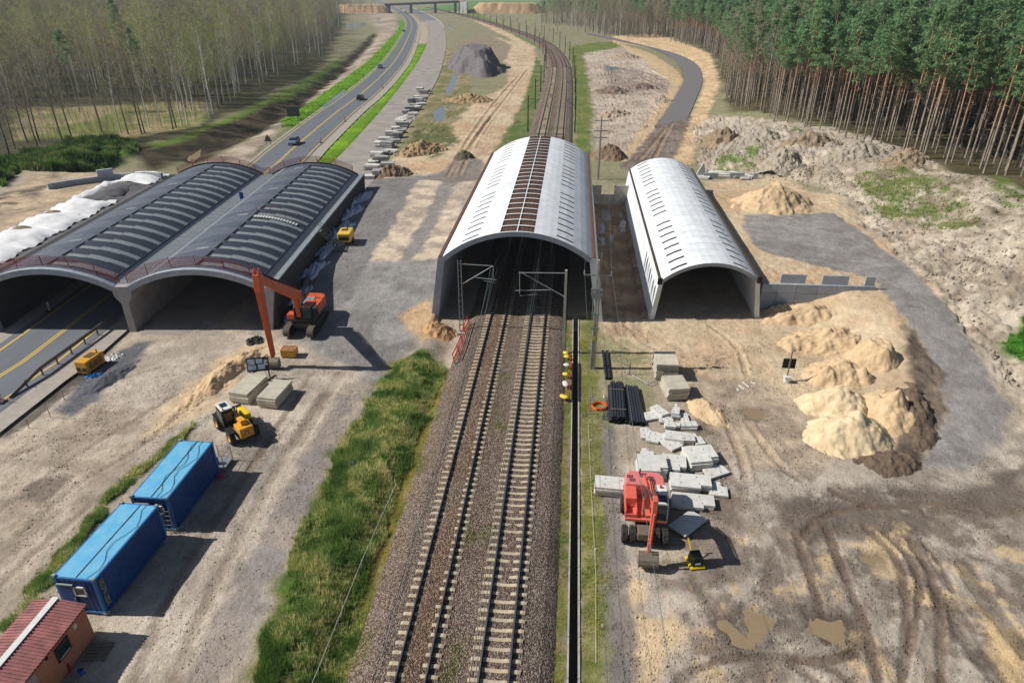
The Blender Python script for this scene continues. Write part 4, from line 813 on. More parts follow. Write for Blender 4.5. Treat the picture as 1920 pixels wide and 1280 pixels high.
foot = Vector((-.15, -.9, 1.75)); elbow = L_(atX(556, 549, XB)); apex = L_((-26.45, 52.35, 9.0)); tip = L_((-26.5, 52.7, 1.1))
mb = MB(); mb.bar(foot, elbow, .48, .75, h2=1.05, w2=.5, up=(0, 0, 1)); mb.bar(elbow + (foot - elbow).normalized() * .25, apex + Vector((0, .3, -.25)), .5, 1.0, h2=.62, up=(0, 0, 1)); bo = mb.build('boom', M_or, EXC, bevel=.04)
mid = elbow.lerp(apex, .5)
pl = MB().box((0, 0, 0), (.03, 1.3, .34)).build('maker_plate', mat('plate_blue', (190, 196, 205), .5), bo, loc=mid + Vector((-.27, 0, 0))); pl.rotation_euler = (math.atan2(apex.z - elbow.z, -(apex.y - elbow.y)) * -1, 0, 0)
MB().box((-.02, 0, 0), (.01, 1.05, .14)).build('plate_mark', mat('plate_text', (70, 90, 140), .6), pl)
for s in (-1, 1):
    a = foot + Vector((s * .36, -.35, -.25)); b = foot.lerp(elbow, .85) + Vector((s * .36, -.3, -.1)); c = a.lerp(b, .55)
    MB().cyl(a, c, .11, n=10).build('boom_cylinder', M_blk2, EXC); MB().cyl(c, b, .06, n=8).build('piston_rod', M_chr, EXC)
sd = (tip - apex).normalized()
mb = MB(); mb.bar(apex - sd * .35 + Vector((0, .1, 0)), apex + sd * 1.2, .55, .75, h2=.85, up=(0, 1, 0)); mb.bar(apex + sd * 1.19, tip, .46, .85, w2=.3, h2=.36, up=(0, 1, 0)); sk = mb.build('stick', M_or, EXC, bevel=.04)
for s in (-1, 1): MB().prism([(-.15, -.1), (.35, -.1), (.25, .5), (.0, .55)], s * .2 - .05, s * .2 + .05, 'x').build('lug', M_or, sk, loc=apex - sd * .3)
a = elbow.lerp(apex, .35) + Vector((0, 0, .62)); b = apex + Vector((0, -.2, .35)); MB().cyl(a, a.lerp(b, .6), .1, n=10).build('stick_cylinder', M_blk2, EXC); MB().cyl(a.lerp(b, .6), b, .055, n=8).build('piston_rod', M_chr, EXC)
mb = MB()
for s in (-.12, .0, .12): mb.tube([foot + Vector((s, .2, .6)), elbow + Vector((s, .1, .62)), elbow.lerp(apex, .5) + Vector((s, 0, .55)), apex + Vector((s, .4, .35))], .03, 5)
mb.build('hydraulic_hoses', M_blk2, EXC)
MB().bar(tip - sd * 2.2 + Vector((0, .3, 0)), tip + Vector((0, .25, 0)), .2, .24).build('bucket_cylinder', M_blk2, EXC)
M_bkt = mat('bucket_steel', (138, 126, 112), .7, .3, var=.2, scale=5)
def bucket(parent, loc, W, R, rz=0, name='bucket'):
    mb = MB(); P = [(-.1, 1.0), (.35, .95), (.85, .6), (1.0, .15), (.8, -.35), (.3, -.62), (-.25, -.62)]
    P = [(y * R, z * R) for y, z in P]; rows = [[(x, *p) for p in P] for x in (-W / 2, W / 2)]; mb.grid(rows)
    Pi = [(y * .93 - .01, z * .93 + .01) for y, z in P]; rows = [[(x, *p) for p in Pi] for x in (W / 2 - .03, -W / 2 + .03)]; mb.grid(rows)
    for s in (-1, 1): mb.prism(P, s * W / 2 - .02, s * W / 2 + .02, 'x')
    b_ = mb.build(name, M_bkt, parent, loc=loc, rz=rz)
    n = max(3, int(W / .24))
    for k in range(n): MB().box((-W / 2 + W * (k + .5) / n, -.38 * R, -.64 * R), (.09, .3 * R, .07), taper=.7).build('tooth', M_bkt, b_)
    return b_
bucket(EXC, tip + Vector((0, -.15, -.55)), 1.25, .55, math.pi)
# ---- red wheeled excavator
RX0 = Vector((5.62, 34.6, hz(5.6, 34.6) + .01)); WX = thing('wheeled_excavator', 'faded red wheeled excavator with white topped cab amid concrete slabs', 'excavator', RX0, -.03)
M_rd = mat('faded_red_paint', (222, 116, 94), .6, var=.1, scale=2.5, c2=(206, 92, 76)); M_pk = mat('sun_bleached_red', (226, 128, 124), .6, var=.08, scale=2); M_wc = mat('white_cab_paint', (232, 232, 226), .5, var=.06)
for x in (-1.28, -.78, .72, 1.22):
    for y in (-1.55, 1.2): wheel(WX, (x, y, .55), .55, .38, M_dk)
MB().box((0, -.2, .75), (1.2, 3.6, .45)).build('chassis', M_dk, WX, bevel=.05); MB().box((0, -1.5, .62), (1.9, .3, .3)).build('axle', M_dk, WX); MB().box((0, 1.2, .62), (1.9, .3, .3)).build('axle', M_dk, WX)
MB().box((-.05, -1.75, .95), (.95, .9, .5)).build('front_box', mat('mud_brown_steel', (120, 106, 92), .8), WX, bevel=.05); MB().bar((-1.0, 2.2, .4), (1.0, 2.2, .4), .3, .5).build('dozer_blade', M_dk, WX)
MB().cyl((0, 0, .95), (0, 0, 1.2), .7, n=18).build('turntable', M_dk, WX)
mb = MB(); mb.prism([(-1.3, -1.1), (1.3, -1.1), (1.3, 2.2), (1.05, 2.55), (-1.05, 2.55), (-1.3, 2.2)], 1.2, 1.42); mb.build('deck', M_rd, WX, bevel=.03)
MB().box((-.93, .55, 1.82), (.74, 1.25, .82)).build('side_cover', M_rd, WX, bevel=.05)
sb = MB(); sb.box((-.93, -.95, 1.43), (.74, .1, .5)); sb.box((-1.27, -.5, 1.6), (.06, .9, .6)); sb.box((-.59, -.5, 1.6), (.06, .9, .6)); sb.box((-.93, -.5, 1.45), (.74, .9, .08)); sb.build('step_well', M_rd, WX)
me = text_mesh('ATLAS', .25); me.materials.append(mat('pale_lettering', (226, 220, 235), .6)); o = link('lettering', me, WX); o.location = (-1.27, -.085, 1.62); o.rotation_euler = (math.radians(80), 0, 0)
mb = MB(); mb.prism([(-1.28, 1.2), (1.28, 1.2), (1.28, 2.15), (.95, 2.62), (-.95, 2.62), (-1.28, 2.15)], 1.42, 2.35); cw = mb.build('engine_cover', M_pk, WX, bevel=.08)
for x, y in ((-.95, 1.95), (-.1, 2.1), (-.8, 1.6)): 
    for k in range(4): MB().box((x - .16 + .1 * k, y, 2.36), (.05, .3, .03)).build('vent', M_dk, cw)
MB().cyl((-.3, 2.3, 2.3), (-.3, 2.3, 2.75), .05, n=8).build('exhaust_pipe', M_dk, WX)
cab_ = MB().box((.9, -.15, 2.05), (.86, 1.9, 1.5), taper=.95).build('cab', M_wc, WX, bevel=.05)
MB().box((.9, -1.12, 2.1), (.68, .03, 1.15), M=Matrix.Rotation(-.05, 3, 'X')).build('windscreen', M_gls, cab_); MB().box((.9, -.62, 2.815), (.62, .66, .03)).build('roof_window', M_gls, cab_); MB().box((1.345, -.2, 2.3), (.03, 1.3, .7)).build('side_window', M_gls, cab_)
MB().cyl((.9, .45, 2.8), (.9, .45, 2.95), .08, n=10).build('beacon', mat('beacon_red', (200, 60, 50), .4), cab_); MB().box((.9, -1.13, 1.42), (.8, .06, .2)).build('cab_sill', M_rd, cab_)
f0 = Vector((.1, -.2, 1.75)); f1 = Vector((.02, -.3, 3.7)); f2 = Vector((.12, -3.2, 4.55)); f3 = Vector((.05, -3.55, 1.15))
f1b = Vector((.05, -1.2, 4.3))
mb = MB(); mb.bar(f0, f1, .36, .55); mb.bar(f1 + Vector((0, .15, -.15)), f1b, .36, .6, h2=.55); mb.bar(f1b + Vector((0, .15, 0)), f2, .36, .52, w2=.34, h2=.42); mb.build('boom', M_rd, WX, bevel=.03)
mb = MB(); mb.bar(f2 + Vector((0, 0, .4)), f2 + Vector((0, -.05, -1.0)), .3, .55, up=(0, 1, 0)); mb.bar(f2 + Vector((0, -.04, -.95)), f3, .28, .5, w2=.22, h2=.26, up=(0, 1, 0)); mb.build('stick', M_rd, WX, bevel=.03)
for s in (-1, 1):
    a = Vector((s * .3 + .1, -.85, 1.6)); b = f1.lerp(f1b, .6) + Vector((s * .26, -.1, -.15)); c = a.lerp(b, .6); MB().cyl(a, c, .1, n=10).build('boom_cylinder', M_rd, WX); MB().cyl(c, b, .05, n=8).build('piston_rod', M_chr, WX)
a = f1 + Vector((-.3, .2, .35)); b = f1b + Vector((-.3, -.7, .35)); MB().cyl(a, b, .1, n=10).build('stick_cylinder', M_rd, WX); MB().cyl(b, f2 + Vector((-.2, -.1, .35)), .05, n=8).build('piston_rod', M_chr, WX)
a = f2 + Vector((0, -.36, -.5)); b = f3 + Vector((0, -.3, .9)); MB().cyl(a, b, .085, n=10).build('bucket_cylinder', M_rd, WX); MB().cyl(b, f3 + Vector((0, -.25, .2)), .045, n=8).build('piston_rod', M_chr, WX)
mb = MB()
for s in (-.1, 0, .1, .18): mb.tube([f0 + Vector((s, .5, .3)), f1 + Vector((s, .1, .45)), f1b + Vector((s, 0, .4)), f2 + Vector((s, .4, .3)), f2 + Vector((s, -.3, -.6)), f3 + Vector((s, -.28, 1.0))], .025, 5)
mb.build('hydraulic_hoses', M_blk2, WX)
bucket(WX, f3 + Vector((0, -.05, -.55)), 1.15, .6, math.pi)
# ---- telehandler
TX0 = Vector((-25.4, 42.5, hz(-25.4, 42.5) + .01)); TH = thing('telehandler', 'yellow telehandler with black cab parked between container and slab stacks', 'telehandler', TX0, math.radians(46))
M_yl = mat('machine_yellow', (232, 172, 60), .5, var=.1, scale=2.5, c2=(206, 142, 44)); M_ylb = mat('bright_yellow', (240, 206, 40), .5, var=.06); M_yr = mat('rim_yellow', (226, 176, 70), .6)
for x in (-.92, .92):
    for y in (-1.3, 1.35): wheel(TH, (x, y, .58), .58, .42, M_yr)
MB().box((0, 0, .85), (1.15, 4.2, .55)).build('chassis', M_dk, TH, bevel=.05)
cab_ = MB().box((-.55, .25, 1.75), (.95, 1.5, 1.4), taper=.88).build('cab', M_blk2, TH, bevel=.05)
for c, d in (((-.55, -.475, 1.85), (.72, .03, .85)), ((-.55, .975, 1.85), (.72, .03, .85)), ((-1.0, .25, 1.85), (.03, 1.1, .85))): MB().box(c, d).build('window', M_gls, cab_)
MB().box((-.55, .25, 2.49), (.86, 1.3, .1)).build('cab_roof', M_wht, cab_, bevel=.03); MB().box((-.55, .35, 2.55), (.5, .6, .05)).build('roof_window', M_gls, cab_); MB().cyl((-.8, -.3, 2.5), (-.8, -.3, 2.66), .06, n=8).build('beacon', mat('beacon_amber', (210, 70, 40), .4), cab_)
mb = MB(); mb.bar((.05, -1.9, 1.75), (.05, 1.6, 1.25), .45, .5, w2=.38, h2=.4); mb.bar((.05, 1.5, 1.25), (.05, 2.3, .75), .3, .35); mb.build('boom', M_yl, TH, bevel=.03)
mb = MB(); mb.prism([(-.5, -2.35), (.55, -2.35), (.6, -1.2), (-.55, -1.2)], .75, 1.6); cw = mb.build('counterweight', M_yl, TH, bevel=.06)
tri = MB(); tri.prism([(-.22, 1.05), (.22, 1.05), (0, 1.42)], -2.37, -2.36, 'y'); tri.build('warning_triangle', mat('triangle_red', (190, 60, 40), .5), cw); MB().prism([(-.1, 1.1), (.1, 1.1), (0, 1.27)], -2.376, -2.372, 'y').build('triangle_centre', M_wht, cw)
MB().box((.8, .1, 1.35), (.6, 1.5, .6)).build('engine_pod', M_ylb, TH, bevel=.12)
for x in (-.92, .92):
    for y in (-1.3, 1.35): MB().box((x, y, 1.2), (.46, 1.05, .06)).build('mudguard', M_blk2, TH, bevel=.02)
MB().bar((-.75, 2.45, .6), (.85, 2.45, .6), .12, .5).build('fork_carriage', M_dk, TH)
for x in (-.4, .5): MB().bar((x, 2.45, .35), (x, 3.5, .3), .12, .05).build('fork', M_dk, TH)
MB().bar((-.9, -.5, 1.0), (-1.35, -.75, 1.1), .05, .05).build('mirror_arm', M_dk, TH)
# ---- yellow plant: generator, compressor, skip, plate compactor
M_yg = mat('generator_yellow', (226, 168, 62), .55, var=.08, scale=2, c2=(204, 146, 52)); M_yc = mat('compressor_yellow', (238, 190, 74), .55, var=.06)
q = on(172, 688); G = thing('generator', 'yellow generator box beside the guardrail at the motorway', 'generator', q, math.radians(-4))
MB().box((0, 0, .12), (1.2, 2.4, .22)).build('skid', M_blk2, G); bd = MB().box((0, 0, .82), (1.15, 2.35, 1.15)).build('housing', M_yg, G, bevel=.05)
for x in (-.3, .3): MB().box((x, -1.19, .65), (.4, .03, .35)).build('vent', M_dk, bd)
for y in (-.6, 0, .6): MB().box((.585, y, .85), (.03, .45, .6)).build('side_door', mat('door_dark_yellow', (150, 112, 50), .6), bd)
MB().box((0, .2, 1.41), (.7, 1.0, .04)).build('roof_vent', mat('soot_brown', (104, 84, 52), .8), bd); MB().cyl((.3, .75, 1.4), (.3, .75, 1.75), .05, n=8).build('exhaust_pipe', M_dk, G)
q = on(650, 455); G = thing('compressor', 'yellow towable compressor near crumpled foil under the dark tunnel wall', 'compressor', q, math.radians(6))
bd = MB().box((0, 0, 1.0), (1.6, 2.6, 1.15)).build('housing', M_yc, G, bevel=.12); MB().box((0, -1.31, .95), (1.25, .03, .45)).build('grille', M_dk, bd); MB().box((-.1, .3, 1.59), (.8, .8, .04)).build('roof_vent', mat('dark_vent', (90, 74, 44), .8), bd); MB().cyl((.2, .5, 1.55), (.2, .5, 2.4), .05, n=8).build('exhaust_pipe', M_dk, G)
for x in (-.85, .85): wheel(G, (x, .1, .33), .33, .2, M_gry, 10)
MB().bar((0, -1.3, .4), (0, -2.3, .35), .1, .1).build('drawbar', M_dk, G)
q = on(544, 667); G = thing('skip_box', 'small yellow steel box full of rubble beside the excavator arm', 'skip', q, .05)
mb = MB()
for c, d in (((0, -.5, .5), (1.3, .05, .7)), ((0, .5, .5), (1.3, .05, .7)), ((-.65, 0, .5), (.05, 1.0, .7)), ((.65, 0, .5), (.05, 1.0, .7)), ((0, 0, .17), (1.3, 1.0, .05))): mb.box(c, d)
mb.build('body', M_yg, G)
for x in (-.5, .5): MB().box((x, 0, .07), (.12, 1.0, .14)).build('foot', M_dk, G)
mb = MB(); mb.grid([[(x, y, .78 + .1 * random.random()) for x in np.linspace(-.62, .62, 7)] for y in np.linspace(-.47, .47, 6)]); mb.build('rubble', mat('brown_rubble', (170, 120, 90), .9, scale=8), G)
q = on(1302, 1057); G = thing('plate_compactor', 'black and yellow plate compactor standing in the excavator arm shadow', 'compactor', q, math.radians(12))
mb = MB(); mb.prism([(-.55, .12), (-.45, .04), (.45, .04), (.55, .12), (.5, .2), (-.5, .2)], -.45, .45, 'x'); mb.build('base_plate', M_ylb, G)
bd = MB().box((0, -.05, .55), (.75, .85, .62), taper=.82).build('engine_cover', mat('compactor_black', (36, 44, 42), .5), G, bevel=.06); MB().box((0, -.47, .42), (.32, .02, .1), M=Matrix.Rotation(-.12, 3, 'X')).build('maker_plate', M_wht, bd)
MB().bar((-.1, .35, .5), (-.2, .95, 1.25), .08, .06).build('handle', M_ylb, G); MB().tube([(-.5, .95, 1.15), (-.35, .98, 1.3), (-.2, .97, 1.32), (-.05, .98, 1.3), (.1, .95, 1.15)], .025, 6).build('grip', M_blk2, G)
MB().box((-.2, .96, 1.36), (.12, .1, .14)).build('throttle', mat('blue_cap', (40, 60, 110), .5), G); MB().tube([(0, .1, .84), (0, .12, .98), (.25, .12, .98), (.25, .1, .84)], .015, 5).build('lifting_bar', M_dk, G)
# ---- site containers and cabin
M_bl = mat('container_blue', (36, 84, 150), .5, var=.1, scale=1.2, c2=(28, 66, 124)); M_blr = mat('container_roof_blue', (88, 172, 216), .6, var=.08, scale=1.6, c2=(124, 188, 214), detail=8); M_fr = mat('container_frame_blue', (56, 118, 178), .5, var=.1); M_yt = mat('faded_yellow_text', (196, 186, 96), .7)
def container(name, label, loc, rz, txt, win, door_x, cables):
    t = thing(name, label, 'container', loc, rz, 'blue site containers'); W, Ln, Hc = 2.44, 6.06, 2.6
    def corr(n, ln, hh):   # corrugated sheet, local u along length
        mb = MB(); P = []; k = int(ln / .28)
        u = 0; pts = []
        for i in range(k): a = -ln / 2 + i * ln / k; s_ = ln / k; pts += [(a, 0), (a + s_ * .35, 0), (a + s_ * .5, .035), (a + s_ * .85, .035)]
        pts.append((ln / 2, 0)); mb.grid([[(p[0], p[1], z) for p in pts] for z in (.12, hh)]); return mb
    for s in (-1, 1):
        mb = corr(0, Ln - .3, Hc - .1); mb.v = [((s * (W / 2 - .05 - v[1])), v[0] * (1), v[2]) for v in mb.v]; o = mb.build('side_wall', M_bl, t)
        if s > 0: sw = o
        mb = corr(0, W - .3, Hc - .1); mb.v = [(v[0], s * (Ln / 2 - .05 - v[1]), v[2]) for v in mb.v]; mb.build('end_wall', M_bl, t)
    for x in (-1, 1):
        for y in (-1, 1): MB().box((x * (W / 2 - .08), y * (Ln / 2 - .08), Hc / 2), (.16, .16, Hc)).build('corner_post', M_fr, t); 
        for z in (.09, Hc - .07): MB().box((x * (W / 2 - .045), 0, z), (.1, Ln - .33, .13)).build('side_rail', M_fr if z > 1 else M_bl, t)
        for y in (-1, 1):
            for z in (.07, Hc + .02): MB().box((x * (W / 2 - .07), y * (Ln / 2 - .07), z), (.19, .19, .15)).build('corner_casting', M_gry, t)
    for y in (-1, 1):
        for z in (.09, Hc - .07): MB().box((0, y * (Ln / 2 - .045), z), (W - .33, .1, .13)).build('end_rail', M_fr, t)
    mb = MB(); mb.grid([[(x, y, Hc - .015 + .02 * float(fbm(x * 2 + 9, y * 2, 3, 2))) for x in np.linspace(-W / 2 + .09, W / 2 - .09, 8)] for y in np.linspace(-Ln / 2 + .09, Ln / 2 - .09, 20)]); rf = mb.build('roof', M_blr, t, smooth=True)
    MB().box((.12, 0, Hc + .012), (.05, Ln - .2, .02)).build('roof_seam', M_dk, rf)
    for k in range(cables):
        MB().tube([(.75 - k * .5 + .3 * math.sin(j * 1.3 + k), -Ln / 2 + .1 + j * Ln / 9, Hc + .03) for j in range(10)], .016, 4).build('cable', M_blk2, rf)
    yw = -Ln / 2 - .0
    fr = MB(); wx = win
    for c, d in (((wx, yw, 1.35), (.72, .08, .08)), ((wx, yw, 1.95), (.72, .08, .08)), ((wx - .32, yw, 1.65), (.08, .08, .68)), ((wx + .32, yw, 1.65), (.08, .08, .68))): fr.box(c, d)
    wn = fr.build('window', M_wht, t); MB().box((wx, yw + .01, 1.65), (.58, .03, .54)).build('pane', M_gls, wn)
    dr_ = MB().box((door_x, yw + .0, 1.1), (.85, .06, 1.95)).build('door', M_bl, t, bevel=.01); MB().box((door_x, yw - .03, 2.12), (.95, .1, .05)).build('door_hood', M_gry, dr_); MB().box((door_x + .34, yw - .05, 1.05), (.05, .06, .14)).build('handle', M_gry, dr_)
    if txt:
        me = text_mesh(txt, .42); me.materials.append(M_yt); o = link('lettering', me, sw); o.location = (W / 2 + .012, -Ln / 2 + .28, 2.3); o.rotation_euler = Matrix(((0, 0, 1), (0, 1, 0), (-1, 0, 0))).to_euler()
    for x in (-1, 1):
        for y in (-1, 1): MB().box((x * (W / 2 - .15), y * (Ln / 2 - .2), -.06), (.3, .3, .14)).build('support_block', M_con, t)
    return t
za = hz(-25.85, 27.6) + .13
container('site_container', 'blue site container with yellow lettering on its long side, beside the orange cabin', (-25.95, 27.75, za), -.035, '002P9-2BX', .15, -.62, 1)
container('site_container', 'blue site container with a railed step between it and the telehandler', (-25.62, 34.4, hz(-25.6, 34.4) + .13), .0, None, .45, -.55, 2)
t = thing('entry_platform', 'small railed metal platform at the end of the blue container', 'platform', (-24.6, 38.2, hz(-24.6, 38.2)), 0)
MB().box((0, 0, .3), (1.1, 1.4, .06)).build('deck', M_stl, t)
for x in (-.5, .5):
    for y in (-.65, .65): MB().tube([(x, y, 0), (x, y, 1.3)], .03, 5).build('post', M_stl, t)
for z in (.8, 1.28):
    MB().tube([(-.5, .65, z), (.5, .65, z), (.5, -.65, z)], .025, 5).build('rail', M_stl, t)
tag(MB().cyl((0, 0, 0), (0, 0, .5), .2, n=14).cyl((0, 0, .5), (0, 0, .6), .1, n=10).build('gas_bottle', mat('bottle_blue', (50, 110, 190), .5), None, loc=(-24.9, 38.0, hz(-24.6, 38.2) + .335)), 'small blue bottle on the railed container platform', 'bottle')
t = thing('steel_ladder', 'short steel step ladder at the gap between the blue containers', 'ladder', (-24.75, 31.2, hz(-24.7, 31.2)), 0)
for x in (-.25, .25): MB().tube([(x, 0, 0), (x, .15, 2.0)], .025, 5).build('stile', M_stl, t)
for k in range(5): MB().tube([(-.25, .02 + .03 * k, .3 + .35 * k), (.25, .02 + .03 * k, .3 + .35 * k)], .02, 5).build('rung', M_stl, t)
tag(MB().cyl((0, 0, 0), (0, 0, .3), .22, .26, n=12).build('pink_tub', mat('pink_plastic', (200, 70, 100), .5), None, loc=(-24.1, 36.9, hz(-24.1, 36.9))), 'small pink plastic tub at the corner of the blue container', 'tub')
CB = thing('site_cabin', 'orange site cabin with red corrugated roof and white ridge strip', 'cabin', (-26.0, 20.35, hz(-26, 20.4)), .0); M_oc = mat('orange_cladding', (206, 142, 112), .7, var=.08, scale=2, c2=(190, 124, 96)); M_rr = mat('red_roof_sheet', (176, 112, 108), .6, var=.1, scale=1.5, c2=(118, 80, 76), stretch=(1, 1, 1))
def corr_wall(a, b, z0, z1, m, name, par, step=.16, dep=.025):
    a = Vector(a); b = Vector(b); ln = (b - a).length; d = (b - a) / ln; nrm = Vector((d.y, -d.x)); k = int(ln / step); pts = []
    for i in range(k): s0 = i * ln / k; pts += [(s0, 0), (s0 + ln / k * .45, 0), (s0 + ln / k * .5, dep), (s0 + ln / k * .95, dep)]
    pts.append((ln, 0)); mb = MB(); mb.grid([[(*(a + d * p[0] + nrm * p[1]), z) for p in pts] for z in (z0, z1)]); return mb.build(name, m, par)
corr_wall((1.35, -3), (1.35, 3), .1, 2.35, M_oc, 'side_wall', CB); corr_wall((1.35, 3), (-1.35, 3), .1, 2.45, M_oc, 'end_wall', CB); corr_wall((-1.35, 3), (-1.35, -3), .1, 2.35, M_oc, 'side_wall', CB)
for s in (-1, 1):
    mb = MB(); n = 34; P = []
    for k in range(n): y0 = -3.1 + k * 6.2 / n; h_ = 6.2 / n; P += [(y0, 0), (y0 + h_ * .45, 0), (y0 + h_ * .5, .04), (y0 + h_ * .95, .04)]
    mb.grid([[(s * x, p[0], z + p[1]) for p in P] for x, z in ((0.0, 2.62), (1.5, 2.38))]); mb.build('roof_slope', M_rr, CB)
MB().box((-.15, 0, 2.69), (.34, 6.3, .05)).build('ridge_strip', M_wht, CB); MB().box((1.46, 0, 2.33), (.06, 6.2, .1)).build('eaves', mat('rust_brown', (120, 72, 54), .9), CB)
fr = MB()
for c, d in (((1.4, 1.0, 1.15), (.08, .95, .1)), ((1.4, 1.0, 1.95), (.08, .95, .1)), ((1.4, .57, 1.55), (.08, .1, .8)), ((1.4, 1.43, 1.55), (.08, .1, .8))): fr.box(c, d)
wn = fr.build('window', mat('window_brown', (70, 52, 44), .7), CB); MB().box((1.39, 1.0, 1.55), (.03, .78, .72)).build('pane', M_gls, wn); MB().box((1.42, 1.02, 1.22), (.04, .8, .05)).build('white_sill', M_wht, wn)
MB().box((1.4, -1.3, 1.15), (.06, 1.0, 2.1)).build('door', mat('door_grey', (186, 170, 158), .7), CB); MB().box((1.38, 2.1, 1.9), (.03, .22, .3)).build('notice', M_wht, CB); MB().box((1.44, 0, 2.15), (.1, .12, .12)).build('wall_lamp', M_blk2, CB)
# pallet, bucket, extinguisher by the cabin
q = on(185, 1222); t = thing('pallet', 'weathered wooden pallet leaning against the orange cabin', 'pallet', q, .1); M_wd = mat('weathered_wood', (150, 134, 112), .9, var=.15, scale=5)
for k in range(6): MB().box((0, -.5 + k * .2, .13), (1.2, .1, .022)).build('deck_board', M_wd, t)
for x in (-.55, 0, .55):
    MB().box((x, 0, .025), (.1, 1.1, .022)).build('base_board', M_wd, t)
    for y in (-.45, 0, .45): MB().box((x, y, .077), (.1, .14, .08)).build('block', M_wd, t)
q = on(153, 1262); t = thing('bucket', 'blue plastic bucket standing beside the orange cabin door', 'bucket', q); mb = MB(); lathe(mb, [(0, .12), (.3, .15), (.3, .14), (.02, .11), (.02, .0)], 14); mb.v = [(v[1], v[2], v[0]) for v in mb.v]; mb.build('body', mat('bucket_blue', (60, 120, 200), .5), t, smooth=False); MB().tube([(-.15, 0, .29), (-.1, 0, .4), (0, 0, .44), (.1, 0, .4), (.15, 0, .29)], .008, 5).build('bail', M_dk, t)
q = on(132, 1258); t = thing('fire_extinguisher', 'red fire extinguisher by the orange cabin', 'extinguisher', q); MB().cyl((0, 0, 0), (0, 0, .45), .08, n=12).cyl((0, 0, .45), (0, 0, .52), .08, .03, n=12).build('cylinder', mat('extinguisher_red', (180, 40, 36), .4), t); MB().box((0, 0, .55), (.05, .12, .05)).build('valve', M_blk2, t)
# ================================================================ site materials and street furniture
M_slab = mat('slab_concrete', (222, 220, 212), .85, var=.08, scale=2, bump=.1, c2=(196, 194, 188), obj_rand=.06); M_slab_o = mat('aged_slab', (206, 198, 178), .9, var=.1, scale=1.5, bump=.2, c2=(176, 168, 150), obj_rand=.08); M_slab_d = mat('grey_slab', (170, 170, 166), .9, var=.1, scale=2, obj_rand=.1)
slab_cache = {}
def slab_me(wd, ln, th, shape, m):
    k = (wd, ln, th, shape, m.name)
    if k not in slab_cache:
        a, b = wd / 2, ln / 2
        P = {0: [(-a, -b), (a, -b), (a, b), (-a, b)], 1: [(-a, -b), (a * .45, -b), (a * .45, -b * .55), (a, -b * .55), (a, b), (-a, b)], 2: [(-a, -b), (a, -b), (a, b * .5), (a * .4, b), (-a * .75, b)], 3: [(-a, -b), (a, -b), (a, b * .35), (a * .5, b * .35), (a * .35, b), (-a * .2, b)]}[shape]
        slab_cache[k] = MB().prism(P, -th / 2, th / 2).mesh('slab', m)
    return slab_cache[k]
M_hole = mat('lifting_socket', (150, 128, 108), .9)
hole_me = MB().box((0, 0, 0), (.06, .1, .03)).mesh('lifting_socket', M_hole)
def slab_stack(label, loc, wd, ln, n, rz, m=M_slab, th=.18, shape=0, jit=.06, group='stacks of concrete slabs', tilt=None, sockets=True, gap=.03):
    t = thing('slab_stack' if n > 1 else 'concrete_slab', label, 'slab stack' if n > 1 else 'slab', loc, rz, group)
    for y in (-.3, .3): MB().box((0, y * ln, .04), (wd * .9, .09, .08)).build('bearer', M_wd, t)
    for k in range(n):
        o = link('slab', slab_me(wd, ln, th, shape, m), t, bevel=0, loc=(random.uniform(-jit, jit), random.uniform(-jit, jit), .08 + th / 2 + k * (th + gap)), rz=random.uniform(-jit, jit) * .6)
        if tilt: o.rotation_euler[0] = tilt; o.location.z += abs(math.sin(tilt)) * ln * .5
    if sockets and n <= 4:
        z = .08 + n * th + (n - 1) * gap + .012
        for x, y in ((-.25, -.22), (.2, -.22), (-.25, .25), (.15, .25)):
            if not tilt: link('lifting_socket', hole_me, t, loc=(x * wd, y * ln, z))
    return t
def gp(px, py): q = on(px, py); return q
slab_stack('aged concrete slab stack beside the notice board, farther from the railway', Vector((-26.75, 47.9, hz(-26.7, 47.9))), 1.75, 3.2, 5, -.12, M_slab_o, .17, jit=.05, group='slab stacks by the telehandler')
slab_stack('aged concrete slab stack beside the notice board, nearer the railway', Vector((-24.2, 47.3, hz(-24.2, 47.3))), 1.65, 3.0, 5, -.1, M_slab_o, .17, jit=.05, group='slab stacks by the telehandler')
slab_stack('tallest stack of ragged cream slabs on the sand by the pipes', Vector((9.15, 54.6, hz(9.1, 54.6))), 1.95, 2.5, 8, .03, M_slab_o, .17, jit=.09, group='ragged slab stacks by the pipes')
slab_stack('second stack of ragged cream slabs, slightly turned, next to the tallest', Vector((9.55, 51.1, hz(9.5, 51.1))), 1.8, 2.3, 6, .16, M_slab_o, .17, jit=.1, group='ragged slab stacks by the pipes')
SL = [(1222, 783, 1.6, 1.2, 20, 1, 0), (1236, 777, .9, 1.7, 35, 2, 0), (1247, 791, 1.3, .8, 12, 1, 2), (1266, 778, .75, 1.7, -8, 3, 3), (1284, 787, .7, 1.5, 4, 1, 0), (1212, 815, 1.0, 1.6, 4, 1, 2), (1224, 822, 1.1, 1.5, -14, 1, 0), (1260, 803, 1.3, .8, -4, 2, 1), (1290, 803, 1.4, .8, 6, 2, 0), (1253, 831, 1.3, 2.3, 38, 1, 0), (1269, 825, 2.2, 1.3, -9, 2, 1), (1288, 828, 1.1, .9, 0, 2, 0), (1307, 826, .9, 1.6, 18, 1, 3), (1209, 852, 1.4, 1.3, 8, 1, 3), (1220, 888, 2.3, 2.2, 0, 5, 1), (1262, 878, 1.9, 2.1, -4, 3, 1), (1312, 866, 2.5, 2.2, 12, 4, 1), (1339, 888, 2.0, 1.3, 28, 1, 2), (1293, 913, 3.1, 1.7, -2, 3, 1), (1299, 945, 3.1, 1.6, -4, 2, 1), (1344, 920, 1.5, 1.7, -6, 1, 3), (1152, 922, 3.0, 1.5, -4, 4, 1)]
